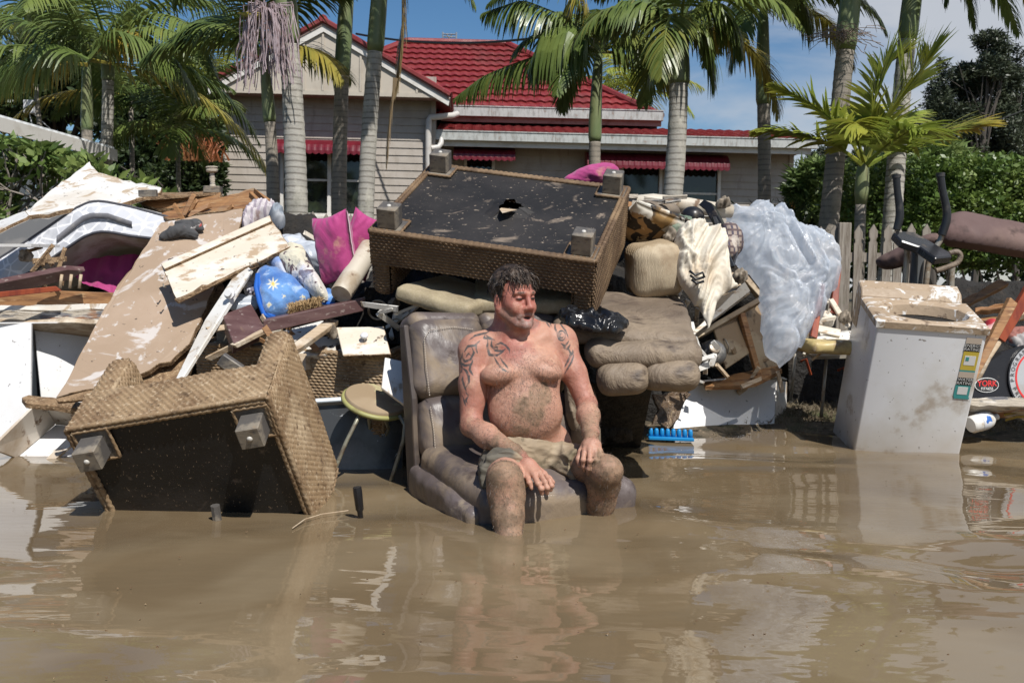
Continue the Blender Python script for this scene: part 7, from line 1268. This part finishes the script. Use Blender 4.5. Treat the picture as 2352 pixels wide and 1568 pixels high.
# ================================================================ leather recliner seat the man sits in
GK = 1.0
M['leatherD'] = mat('dark_brown_leather', (.055, .042, .036), [((.12, .09, .065), 'noise', 3, .5, .62)], rough=.5)
O = np.array([-.156, 3.72, 0.]); cx_, cy_ = nrm([.89, .46, 0]), nrm([-.46, .89, 0]); cz_ = np.array([0, 0, 1.]); G = lambda x, y, z: O+cx_*x+cy_*y+cz_*z
t = T('leather_recliner', 'lavender grey leather recliner without arms standing in the water under the man', 'recliner', G(.34, .4, 0)); WD = .82
def cush(name, c, hs, r, pitch, puff, amp, sc, seed, extra=None, h=.0075, m='leather'):
    A = Matrix.Rotation(R(pitch), 3, Vector(cx_)); up = np.array(A @ Vector(cz_)); bk = np.array(A @ Vector(cy_)); Rm = np.stack([cx_, up, bk], 1) if extra != 'flat' else np.stack([cx_, bk, up], 1)
    c = np.array(c); H = np.linalg.norm(hs)+.04; S = SDF(c-H, c+H, h)
    S.rbox(c, hs, r, Rm, 0, puff=puff, nz_=lambda x, y, z: -amp*(.6*fbm(x*sc+seed, y*sc, z*sc, 3)+.5*(1-np.abs(2.6*pn(x*sc*1.1+seed, y*sc*.5, 3)))*np.clip((np.abs(x)/hs[0])**2+.25, 0, 1))); V, Fs = S.mesh(); return obj(name, V, Fs, M[m], t, smooth=True), Rm
def stitches(pts, parent, r=.0022, step=.011):
    pts = np.array(pts); s = np.concatenate([[0], np.cumsum(np.linalg.norm(np.diff(pts, axis=0), axis=1))]); mb = MB()
    for a in np.arange(0, s[-1]-step, step): q = [np.array([np.interp(b, s, pts[:, i]) for i in range(3)]) for b in (a, a+step*.6)]; mb.tube(q, r, 4)
    return mb.build('stitching', M['stitch'], parent)
st, _ = cush('seat_cushion', G(.395, .285, .034), (.355, .345, .135), .065, 8, .012, .006, 5, 1, 'flat')
s2, _ = cush('side_bolster', G(.105, .31, .012), (.062, .33, .122), .055, 8, .008, .012, 6, 4, 'flat')
s3, _ = cush('side_bolster', G(.045, .33, -.035), (.038, .33, .12), .036, 6, .006, .014, 6, 9, 'flat')
top = lambda x, y: G(x, y, .121+(y-.30)*math.tan(R(8))+.0)
stitches([G(.17, -.050, .085), G(.25, -.060, .092), G(.52, -.060, .092), G(.71, -.045, .085)], st)
stitches([G(.055, .0, .066), G(.13, -.014, .064)], s2)
for k, (x0, x1) in enumerate(((.055, .40), (.405, .81))):
    xc, hw_ = (x0+x1)/2, (x1-x0)/2
    def bp(y, z): return G(xc, .60+y+(z-.15)*.33, z)
    lo, _ = cush('lumbar_cushion', bp(.0, .27), (hw_, .135, .075), .055, -18, .025, .012, 6, 11+k)
    hi, _ = cush('back_cushion', bp(.0, .565), (hw_, .185, .075), .065, -18, .03, .012, 5, 21+k)
    hd, _ = cush('headrest', bp(.035, .715), (hw_, .045, .085), .042, -18, .01, .006, 5, 31+k)
    f = lambda x, z, o=.0: G(x, .60+(z-.15)*.33-.102-o, z)
    stitches([f(x0+.03, .42, -.005), f(x0+.028, .55), f(x0+.032, .66), f(x0+.06, .70, .004), f((x0+x1)/2, .712, .006), f(x1-.06, .70, .004)], hi); stitches([f(x0+.03, .18, -.01), f(x0+.03, .28, .0), f(x0+.03, .38, -.01)], lo)
mb = MB(); mb.slab([G(.03, .57, -.2), G(.03, .66, -.2), G(.03, .83, .71), G(.03, .77, .72), G(.03, .66, .40)], cx_*.03); mb.build('side_panel', M['leatherD'], t, bevel=.01, seg=2)
mb = MB(); mb.slab([G(.06, .72, -.2), G(WD-.04, .72, -.2), G(WD-.04, .88, .72), G(.06, .88, .72)], cy_*.03); mb.build('back_panel', M['leatherB'], t, bevel=.01)
mb = MB(); mb.par(G(.06, .03, -.34), cx_*(WD-.08), cy_*.68, (0, 0, .24)); mb.build('base', M['dark'], t)
s4, _ = cush('side_bolster', G(.80, .56, .12), (.035, .14, .2), .03, -10, .004, .012, 6, 14, m='leatherB')

# ================================================================ the man
t0_ = P(1210, 1030, 4.15); man = thing('person', 'shirtless tattooed man in muddy shorts sitting in the recliner, hands on his thighs, looking aside', 'person', (t0_[0], t0_[1], -.3))
J = lambda a: P(*a)
lo = np.array([-.34, 3.35, -.34]); hi = np.array([.60, 4.52, 1.06]); hB = .0037
S = SDF(lo, hi, hB)
# trunk
tw = Fr(0, 0, 8)
S.ell(J((1222, 1022, 4.20)), (.172, .125, .105), tw, .03)
S.ell(J((1208, 950, 4.125)), (.154, .126, .100), tw, .05)
S.ell(J((1200, 905, 4.175)), (.153, .122, .125), tw, .05)
S.ell(J((1198, 845, 4.19)), (.176, .118, .125), tw, .06)
S.ell(J((1152, 858, 4.085)), (.088, .050, .060), Fr(-8, 0, 14), .014)
S.ell(J((1246, 852, 4.105)), (.082, .048, .058), Fr(8, 0, -2), .014)
S.cone(J((1112, 800, 4.22)), J((1284, 782, 4.27)), .072, .068, .05)
S.cone(J((1120, 790, 4.20)), J((1170, 755, 4.22)), .045, .058, .04); S.cone(J((1268, 776, 4.27)), J((1200, 750, 4.24)), .042, .056, .04)
S.ell(J((1090, 806, 4.18)), (.066, .066, .075), None, .035); S.ell(J((1293, 792, 4.27)), (.060, .063, .072), None, .035)
S.cone(J((1183, 800, 4.20)), J((1172, 725, 4.20)), .070, .066, .04)
S.cone(J((1125, 782, 4.16)), J((1178, 797, 4.12)), .012, .012, .04); S.cone(J((1250, 772, 4.20)), J((1200, 796, 4.125)), .012, .012, .04)
# arms
def limb(pts, k=.02):
    for (a, ra), (b, rb) in zip(pts[:-1], pts[1:]): S.cone(a, b, ra, rb, k)
shR, elR, wrR = J((1088, 808, 4.17)), J((1082, 978, 4.08)), J((1197, 1050, 3.83))
limb([(shR, .062), (shR*.55+elR*.45, .056), (elR, .044), (elR*.68+wrR*.32, .049), (elR*.15+wrR*.85, .033), (wrR, .029)])
S.ell(shR*.45+elR*.55+np.array([.012, -.02, 0]), (.042, .042, .09), None, .02)
shL, elL, wrL = J((1294, 796, 4.26)), J((1348, 928, 4.17)), J((1358, 1006, 3.90))
limb([(shL, .056), (shL*.55+elL*.45, .052), (elL, .042), (elL*.65+wrL*.35, .046), (elL*.15+wrL*.85, .032), (wrL, .028)])
# legs
hR, kR, aR = J((1160, 1070, 4.12)), J((1160, 1100, 3.66)), WZ(1170, 1246, -.02)+np.array([0, .05, 0]); hL, kL, aL = J((1284, 1060, 4.2)), J((1393, 1080, 3.82)), WZ(1378, 1200, -.02)+np.array([0, .05, 0])
fR, fL = aR+np.array([.0, .0, -.20]), aL+np.array([.0, .03, -.20])
limb([(hR, .088), (hR*.5+kR*.5, .078), (kR, .064)], .02); limb([(kR+[0, 0, -.005], .062), (kR*.72+aR*.28+[0, .02, 0], .064), (kR*.35+aR*.65+[0, .015, 0], .055), (aR, .043), (fR, .038)], .03)
S.ell(kR+np.array([.0, -.035, .01]), (.038, .034, .042), None, .02)
limb([(hL, .086), (hL*.5+kL*.5, .076), (kL, .060)], .02); limb([(kL+[0, 0, -.005], .057), (kL*.72+aL*.28+[0, .02, 0], .060), (kL*.35+aL*.65+[0, .015, 0], .053), (aL, .043), (fL, .038)], .03)
S.ell(kL+np.array([.008, -.028, .012]), (.036, .032, .042), None, .02)
for a, d in ((fR, np.array([0, -.16, -.06])), (fL, np.array([.02, -.16, -.04]))): S.cone(a+[0, .03, -.02], a+d*.9, .042, .028, .03)
# hands
def hand(w, kn, back, fingers, thumb, pr=.022):
    w, kn = np.array(w), np.array(kn); c = (w+kn)/2
    for q in fingers: S.cone(w+(q[0]-w)*.18, q[0], .016, .0125, .014)
    for pts in fingers:
        rr = np.linspace(.0112, .0082, len(pts))*(pts[-1] if False else 1)
        for i in range(len(pts)-1): S.cone(pts[i], pts[i+1], rr[i], rr[i+1], .004)
        for p_ in pts[:-1]: S.ell(p_, (.0115, .0115, .0105), None, .004)
    rr = [.017, .0125, .0105, .009]
    for i in range(len(thumb)-1): S.cone(thumb[i], thumb[i+1], rr[i], rr[i+1], .006)
FR_ = [[J((1212, 1094, 3.740)), J((1216, 1108, 3.705)), J((1221, 1120, 3.700))], [J((1226, 1089, 3.730)), J((1236, 1110, 3.680)), J((1243, 1122, 3.675)), J((1245, 1133, 3.685))], [J((1239, 1086, 3.740)), J((1251, 1106, 3.685)), J((1257, 1120, 3.675)), J((1257, 1132, 3.685))], [J((1250, 1088, 3.760)), J((1262, 1103, 3.715)), J((1267, 1115, 3.700)), J((1265, 1125, 3.705))]]
hand(wrR, J((1232, 1088, 3.740)), None, FR_, [J((1206, 1062, 3.810)), J((1240, 1084, 3.800)), J((1262, 1098, 3.780)), J((1270, 1108, 3.760))])
S.ell((wrR+J((1232, 1088, 3.740)))/2, (.034, .030, .020), Fr(38, -20, 0), .015)
FL_ = [[J((1343, 1034, 3.840)), J((1340, 1056, 3.805)), J((1341, 1070, 3.815)), J((1344, 1080, 3.830))], [J((1355, 1031, 3.830)), J((1355, 1058, 3.790)), J((1352, 1076, 3.800)), J((1351, 1088, 3.815))], [J((1367, 1032, 3.835)), J((1369, 1056, 3.795)), J((1364, 1074, 3.805)), J((1361, 1085, 3.820))], [J((1378, 1036, 3.845)), J((1381, 1052, 3.815)), J((1377, 1066, 3.820)), J((1374, 1076, 3.830))]]
hand(wrL, J((1360, 1033, 3.840)), None, FL_, [J((1347, 1018, 3.890)), J((1334, 1038, 3.860)), J((1328, 1054, 3.845)), J((1331, 1068, 3.840))])
S.ell((wrL+J((1361, 1033, 3.840)))/2, (.036, .022, .030), Fr(0, -15, 0), .015)
# navel and chest crease
S.ell(J((1219, 980, 3.975)), (.018, .02, .008), None, .012, 's')
# ---- head, local frame: x to his left, y forward, z up
fw = nrm([.60, -.80, -.03]); upH = nrm([-.03, -.02, 1]); lf = nrm(np.cross(upH, -fw)); lf = nrm(np.cross(fw, upH))*-1; upH = np.cross(lf, fw); 
if upH[2] < 0: lf = -lf; upH = np.cross(lf, fw)
HS = 1.01; HC_ = P(1180, 682, 4.16); HR = np.stack([lf, fw, upH], 1); h_ = lambda x, y, z: HC_+HR @ (np.array([x, y, z])*HS)
if (h_(.1, 0, 0)-HC_) @ np.array([1, 0, 0]) < 0: pass
E_ = lambda c, r, k=.012, mode='u', rot=None: S.ell(h_(*c), np.array(r)*HS, HR if rot is None else HR @ rot, k, mode)
Cn = lambda a, b, ra, rb, k=.01: S.cone(h_(*a), h_(*b), ra*HS, rb*HS, k)
E_((0, -.012, .032), (.075, .096, .088), .02); E_((0, .042, -.035), (.060, .052, .085), .02)
for s_ in (-1, 1):
    Cn((s_*.058, -.005, -.055), (s_*.030, .066, -.102), .024, .020, .02); E_((s_*.036, .064, -.040), (.027, .026, .030), .015); E_((s_*.052, .03, -.01), (.02, .03, .04), .02)
    Cn((s_*.012, .090, .020), (s_*.046, .072, .020), .0125, .010, .010)
    E_((s_*.031, .094, -.003), (.019, .014, .0105), .008, 's'); E_((s_*.031, .077, -.002), (.0165, .0135, .0125), .004)
    E_((s_*.0135, .106, -.042), (.010, .012, .009), .006); Cn((s_*.018, .094, -.045), (s_*.033, .084, -.078), .010, .008, .010)
    E_((s_*.078, -.010, -.018), (.009, .019, .033), .008); E_((s_*.087, -.004, -.014), (.007, .010, .018), .004, 's'); E_((s_*.080, -.004, -.046), (.007, .011, .012), .005)
E_((0, .088, -.112), (.026, .020, .020), .015)
Cn((0, .090, .014), (0, .112, -.034), .0105, .0135, .010); E_((0, .114, -.037), (.0145, .014, .0125), .007)
Cn((-.022, .088, -.070), (.022, .088, -.070), .0095, .0095, .008); Cn((-.020, .087, -.091), (.020, .087, -.091), .0095, .0095, .008); E_((0, .101, -.0805), (.021, .016, .0065), .003, 's')
Cn((0, .03, -.10), (0, -.01, -.15), .04, .055, .03)
V, Fs = S.mesh()
# light smoothing of grid steps is not needed: the field is smooth.  Paint masks on the skin
a_, b_, c_ = V[Fs[:, 0]], V[Fs[:, 1]], V[Fs[:, 2]]; fn = np.cross(b_-a_, V[Fs[:, 2]]-a_); Nn = np.zeros_like(V)
for i in range(4): np.add.at(Nn, Fs[:, i], fn)
Nn /= np.linalg.norm(Nn, axis=1)[:, None]+1e-12
V = V+Nn*(.0011*fbm(V[:, 0]*30, V[:, 1]*30, V[:, 2]*30, 2)+.0020*pn(V[:, 0]*9, V[:, 1]*9, V[:, 2]*9))[:, None]
q_ = (V-CP) @ RCn; px = np.stack([1176-F*q_[:, 0]/q_[:, 2], 784+F*q_[:, 1]/q_[:, 2]], 1); facing = ((V-CP)*Nn).sum(1) < 0
LH = ((V-HC_) @ HR)/HS
def stroke(lines, m):
    d = np.full(len(V), 99.)
    for pts, w0 in lines:
        pts = np.array(pts, float); n = len(pts)-1
        for i in range(n):
            a, b = pts[i], pts[i+1]; ab = b-a; tt = np.clip(((px-a) @ ab)/(ab @ ab+1e-9), 0, 1); ss = (i+tt)/n; ww = w0*np.clip(.35+1.3*np.minimum(ss, 1-ss)*2, .35, 1.1); d = np.minimum(d, np.linalg.norm(px-a-tt[:, None]*ab, axis=1)-ww)
    return np.clip(.5-d/1.6, 0, 1)*m
Zc = lambda l: [(980+x*.205, 580+y*.205) for x, y in l]
TA = [(Zc([(470, 985), (540, 930), (600, 915), (650, 905), (700, 885)]), 2.4), (Zc([(650, 905), (645, 960), (700, 960), (765, 985)]), 2.4), (Zc([(640, 890), (680, 940), (760, 975)]), 2), (Zc([(730, 970), (725, 1040), (770, 1095), (840, 1105), (885, 1080)]), 2.8), (Zc([(770, 1035), (830, 1010), (890, 1040), (925, 1090), (935, 1145)]), 2.4), (Zc([(685, 980), (680, 1060), (705, 1145), (790, 1150), (860, 1110)]), 3.0), (Zc([(735, 1060), (790, 1060), (800, 1110)]), 2.4), (Zc([(750, 1160), (800, 1250), (850, 1305), (915, 1340)]), 2.4), (Zc([(810, 1150), (850, 1220), (890, 1265), (915, 1300)]), 2.0),
      (Zc([(425, 1110), (460, 1050), (540, 1040), (600, 985)]), 2.8), (Zc([(560, 1040), (555, 1080), (570, 1130)]), 2), (Zc([(400, 1120), (395, 1180), (430, 1220), (490, 1200), (530, 1120), (505, 1060)]), 2.8), (Zc([(380, 1180), (385, 1240), (430, 1265), (500, 1250), (520, 1200)]), 2.8), (Zc([(440, 1170), (470, 1130), (490, 1150)]), 2), (Zc([(395, 1290), (440, 1320), (470, 1380), (475, 1450), (440, 1510)]), 2.8), (Zc([(410, 1360), (400, 1430), (425, 1500), (445, 1560)]), 2.4), (Zc([(500, 1240), (480, 1310), (520, 1375)]), 2.6), (Zc([(380, 1250), (400, 1300), (380, 1350)]), 2.2), (Zc([(430, 1560), (470, 1600), (440, 1650), (460, 1700)]), 2.0), (Zc([(400, 1600), (420, 1660), (440, 1720)]), 1.8)]
TB = [(Zc([(1325, 738), (1350, 790), (1383, 840)]), 1.8), (Zc([(1360, 738), (1380, 780), (1400, 830)]), 1.8), (Zc([(1400, 735), (1408, 760), (1420, 800)]), 1.8), (Zc([(1440, 760), (1438, 850), (1480, 940), (1500, 985)]), 2.2), (Zc([(1450, 750), (1500, 800), (1560, 880), (1590, 960)]), 1.8), ([(980+.205*(1512+42*math.cos(a)), 580+.205*(930+55*math.sin(a))) for a in np.linspace(0, 6.28, 14)], 2.2), ([(980+.205*(1512+20*math.cos(a)), 580+.205*(930+26*math.sin(a))) for a in np.linspace(0, 5, 9)], 1.8), (Zc([(1505, 1015), (1550, 1050), (1595, 985)]), 2.4), (Zc([(1525, 1060), (1572, 1085), (1608, 1030)]), 2.4), (Zc([(1580, 1060), (1615, 1130), (1580, 1220), (1535, 1300)]), 2.4), (Zc([(1650, 1140), (1625, 1220), (1545, 1360)]), 2.2), (Zc([(1635, 1085), (1640, 1120), (1590, 1200)]), 2.2)]
tat = np.maximum(stroke(TA, facing & (V[:, 1] < 4.35)), stroke(TB, facing))*np.clip(.85+.5*pn(V[:, 0]*60, V[:, 1]*60, V[:, 2]*60), .5, 1)
def near(p, r, soft=.5): d = np.linalg.norm(V-p, axis=1)/r; return np.clip((1-d)/soft, 0, 1)
def seg(a, b, r, soft=.4):
    ab = b-a; t_ = np.clip(((V-a) @ ab)/(ab @ ab), 0, 1); return np.clip((1-np.linalg.norm(V-a-t_[:, None]*ab, axis=1)/r)/soft, 0, 1)
head = np.clip((LH[:, 2]+.16)/.03, 0, 1)*np.clip((.16-np.linalg.norm(LH*[1, 1, .8], axis=1))/.01, 0, 1)
jaw = np.clip((-.035-LH[:, 2]+.35*np.clip(.05-LH[:, 1], -.03, .05))/.02, 0, 1)*np.clip((LH[:, 2]+.15)/.02, 0, 1)*np.clip((LH[:, 1]+.005)/.02, 0, 1)*(np.linalg.norm(LH, axis=1) < .165)
lip = np.clip(1-np.linalg.norm((LH-np.array([0, .098, -.081]))/[.028, .022, .018], axis=1), 0, .5)*2
brow = np.maximum(np.clip(1.2-np.linalg.norm((LH-np.array([.031, .09, .022]))/[.024, .02, .0065], axis=1), 0, 1), np.clip(1.2-np.linalg.norm((LH-np.array([-.031, .09, .022]))/[.024, .02, .0065], axis=1), 0, 1))
eye = np.maximum(*[np.clip(1.25-np.linalg.norm((LH-np.array([s_*.031, .09, -.003]))/[.020, .022, .0060], axis=1), 0, .5)*2 for s_ in (-1, 1)])
mouthd = np.clip(1.2-np.linalg.norm((LH-np.array([0, .094, -.0805]))/[.021, .018, .0060], axis=1), 0, .6)*1.6
chestp, bellyp = J((1205, 880, 4.1)), J((1215, 955, 4.0))
mud = np.maximum.reduce([.75*near(J((1240, 905, 4.06)), .075), .62*near(bellyp, .16, .7), .70*seg(kR, aR, .10), .72*seg(kL, aL, .10), .55*seg(hL, kL, .12), .45*seg(elR, wrR, .07), .35*seg(elL, wrL, .07), .7*near(J((1160, 1075, 3.6)), .07), .5*seg(wrR, J((1250, 1120, 3.75)), .06), .45*seg(wrL, J((1360, 1080, 3.88)), .06)])
hairy = np.maximum.reduce([.95*near(chestp, .18, .5), .75*near(J((1165, 860, 4.06)), .10), .75*near(J((1245, 860, 4.08)), .11), .95*near(bellyp, .17, .6), .7*seg(elR, wrR, .07), .65*seg(elL, wrL, .07), .95*seg(kR, aR, .10), .95*seg(kL, aL, .10), .45*seg(hL, kL, .12), .3*seg(shR, elR, .09), .3*seg(shL, elL, .09)])
red = np.maximum.reduce([head*.75, .8*near(J((1180, 790, 4.1)), .11), .55*seg(shR, elR, .09), .5*seg(shL, elL, .09), .7*seg(wrR, J((1250, 1120, 3.75)), .05), .7*seg(wrL, J((1360, 1080, 3.88)), .05)])
nosec = near(h_(0, .11, -.03), .045)*.9+near(h_(-.04, .08, -.03), .03)*.6+near(h_(.04, .08, -.03), .03)*.6+near(h_(-.082, 0, -.02), .035)*.8; red = np.clip(red+nosec+.15, 0, 1.3); mud = np.minimum(mud*.95+.10, .60)
M['skin'] = mat('sunburnt_muddy_skin', (.43, .235, .165), [((.34, .118, .088), 'attr', 'red', .1, 1.0), ((.56, .34, .235), 'noise', 14, .52, .7, {'a': .5}), ((.34, .15, .10), 'noise', 26, .56, .68, {'a': .45}),
    ((.085, .065, .05), 'noise', 90, .52, .62, dict(st=(1, 1, .3), dist=4, a=.6, mask='hairy')), ((.12, .08, .06), 'noise', 45, .50, .64, dict(st=(1, 1, .5), dist=3, a=.55, mask='hairy')),
    ((.22, .15, .09), 'attr', 'mud', .40, .62, dict(mul=7, det=8, a=.70, rough=.75)), ((.13, .088, .055), 'attr', 'mud', .53, .68, dict(mul=16, det=8, a=.8, rough=.8)), ((.030, .048, .052), 'attr', 'tattoo', .25, .8, dict(a=.86)),
    ((.17, .12, .10), 'attr', 'beard', .5, 1.1, dict(mul=110, a=.62)), ((.42, .37, .34), 'attr', 'beardg', .85, 1.25, dict(mul=60, a=.42)), ((.36, .12, .10), 'attr', 'lip', .2, .8, {'a': .7}), ((.10, .06, .045), 'attr', 'brow', .2, .7, dict(a=.9)), ((.02, .012, .01), 'attr', 'dark', .3, .9, {'a': .95})], rough=.54, bump=[('noise', 60, .45, .005), ('noise', 170, .35, .003)])
M['skin'].node_tree.nodes['Principled BSDF'].inputs['Subsurface Weight'].default_value = .12; M['skin'].node_tree.nodes['Principled BSDF'].inputs['Subsurface Radius'].default_value = (.012, .005, .003)
obj('body', V, Fs, M['skin'], man, smooth=True, attrs=dict(red=red, hairy=hairy, mud=mud, tattoo=tat, beard=jaw, beardg=jaw*np.clip((LH[:, 1]-.03)/.05, 0, 1), lip=lip, brow=brow, dark=np.maximum(eye*.9, mouthd)))
# hair: a thick cap of wet locks, swept forward and falling over the forehead
M['hair'] = mat('wet_dark_brown_hair', (.024, .017, .013), [((.075, .052, .038), 'noise', 30, .48, .62), ((.10, .085, .075), 'noise', 60, .6, .7, {'a': .5})], rough=.5, spec=.35)
Sh = SDF(HC_-.17, HC_+.19, .0035)
Sh.ell(h_(0, -.016, .042), np.array([.083, .103, .090])*HS, HR, .01)
ff = lambda x, y, z: ((x-HC_[0])*HR[0, 1]+(y-HC_[1])*HR[1, 1]+(z-HC_[2])*HR[2, 1])/HS; fu = lambda x, y, z: ((x-HC_[0])*HR[0, 2]+(y-HC_[1])*HR[1, 2]+(z-HC_[2])*HR[2, 2])/HS; fl = lambda x, y, z: ((x-HC_[0])*HR[0, 0]+(y-HC_[1])*HR[1, 0]+(z-HC_[2])*HR[2, 0])/HS
def facecut(x, y, z):       # negative inside the part to remove: the face and below the hairline
    Y_, Z_, X_ = ff(x, y, z), fu(x, y, z), np.abs(fl(x, y, z)); line = np.where(Y_ > .035, .068-.25*np.clip(.05-X_, 0, .05)+.0*X_, np.where(Y_ > -.0, .068-(.035-Y_)*2.6, -.06)); return (Z_-line)*HS
Sh.op(HC_-.2, HC_+.2, facecut, .006, 's'); HV, HF = Sh.mesh()
n_ = HV-HC_; n_ /= np.linalg.norm(n_, axis=1)[:, None]; lh = ((HV-HC_) @ HR); HV = HV+n_*(.0045*ridged(lh[:, 0]*70, lh[:, 1]*22, lh[:, 2]*30, 2))[:, None]
obj('hair', HV, HF, M['hair'], man, smooth=True)
rg = np.random.default_rng(5); mb = MB()
def lock(p, d, L_, r, curl, n=6):
    pts = [np.array(p)]; d = np.array(d, float)
    for i in range(n): d = nrm(d+np.array([0, 0, -.30])+rg.normal(size=3)*curl); pts.append(pts[-1]+d*L_/n)
    mb.tube(pts, [r*(1-.75*i/n) for i in range(n+1)], 4)
for _ in range(520):
    th = rg.uniform(0, 2*math.pi); ph = math.acos(rg.uniform(-.05, 1)); l = np.array([math.sin(ph)*math.cos(th), math.sin(ph)*math.sin(th), math.cos(ph)])
    if l[1] > .45 and l[2] < .62: continue
    p = h_(*(l*[.083, .103, .090]+[0, -.016, .042])); dl = np.array([.0, .75, -.15])+l*.55+rg.normal(size=3)*.35
    if l[1] < .1: dl = np.array([0, .1, -.8])+l*.35+rg.normal(size=3)*.25
    lock(p, HR @ nrm(dl), rg.uniform(.02, .045), rg.uniform(.0018, .0032), .22)
for i in range(60):      # fringe
    x = rg.uniform(-.055, .06); p = h_(x, .070-.6*x*x*8, .082+rg.normal()*.006); lock(p, HR @ nrm([rg.normal()*.25, .75, .05]), rg.uniform(.035, .072), rg.uniform(.0014, .0026), .20, 8)
for i in range(60):      # nape and temple
    s_ = -1 if rg.random() < .5 else 1; p = h_(s_*.078, rg.uniform(-.02, .03), rg.uniform(.0, .05)); lock(p, HR @ nrm([s_*.12, .1, -1]), rg.uniform(.02, .035), .002, .12)
mb.build('hair_locks', M['hair'], man)
# body hair standing off the skin at the outline
mb = MB(); sel = np.where((hairy > .35) & facing)[0]; pick = rg.choice(sel, 3600)
for i in pick:
    d = nrm(Nn[i]*.5+rg.normal(size=3)*.7+[0, 0, -.35]); e = V[i]+d*rg.uniform(.008, .017); s_ = nrm(np.cross(d, V[i]-CP))*.0005; mb.add([V[i]-s_, V[i]+s_, e+[0, 0, -.003]], [(0, 1, 2)])
mb.build('body_hair', mat('dark_body_hair', (.045, .03, .022), rough=.5), man)
# shorts
SS = SDF((-.30, 3.55, .02), (.52, 4.45, .50), .0042)
tR, tL = hR+(kR-hR)*.72, hL+(kL-hL)*.64
SS.ell(J((1222, 1022, 4.20)), (.186, .142, .112), tw, .03); SS.ell(J((1216, 1006, 4.14)), (.174, .155, .085), tw, .03); SS.ell(J((1225, 1045, 4.08)), (.13, .13, .07), tw, .03)
SS.cone(hR, tR, .106, .094, .04); SS.cone(hL, tL, .103, .088, .04)
def plane_cut(pt, n): n = nrm(n); return lambda x, y, z: (x-pt[0])*n[0]+(y-pt[1])*n[1]+(z-pt[2])*n[2]
BB = ((-.4, 3.4, -.1), (.6, 4.6, .6))
pw = J((1215, 1002, 4.00)); nw = nrm([.05, .42, 1.])
SS.op(*BB, lambda x, y, z: -plane_cut(pw, nw)(x, y, z), .004, 's')
def hem(pt, d, keepc, r):     # cut beyond the hem, only round this leg
    f = plane_cut(pt, d); g = lambda x, y, z: np.sqrt((x-pt[0])**2+(y-pt[1])**2+(z-pt[2])**2)-r; SS.op(*BB, lambda x, y, z: np.maximum(-f(x, y, z), g(x, y, z)), .003, 's')
dR, dL = nrm(kR-hR), nrm(kL-hL); hem(hR+(kR-hR)*.75, dR+np.array([.10, 0, 0]), None, .2); hem(hL+(kL-hL)*.62, dL, None, .19)
V2, F2 = SS.mesh(); a_, b_ = V2[F2[:, 0]], V2[F2[:, 1]]; fn = np.cross(b_-a_, V2[F2[:, 2]]-a_); N2 = np.zeros_like(V2)
for i in range(4): np.add.at(N2, F2[:, i], fn)
N2 /= np.linalg.norm(N2, axis=1)[:, None]+1e-12; V2 = V2+N2*(.0085*ridged(V2[:, 0]*7+V2[:, 2]*6, V2[:, 1]*5, V2[:, 2]*16-V2[:, 0]*4, 2)-.002)[:, None]
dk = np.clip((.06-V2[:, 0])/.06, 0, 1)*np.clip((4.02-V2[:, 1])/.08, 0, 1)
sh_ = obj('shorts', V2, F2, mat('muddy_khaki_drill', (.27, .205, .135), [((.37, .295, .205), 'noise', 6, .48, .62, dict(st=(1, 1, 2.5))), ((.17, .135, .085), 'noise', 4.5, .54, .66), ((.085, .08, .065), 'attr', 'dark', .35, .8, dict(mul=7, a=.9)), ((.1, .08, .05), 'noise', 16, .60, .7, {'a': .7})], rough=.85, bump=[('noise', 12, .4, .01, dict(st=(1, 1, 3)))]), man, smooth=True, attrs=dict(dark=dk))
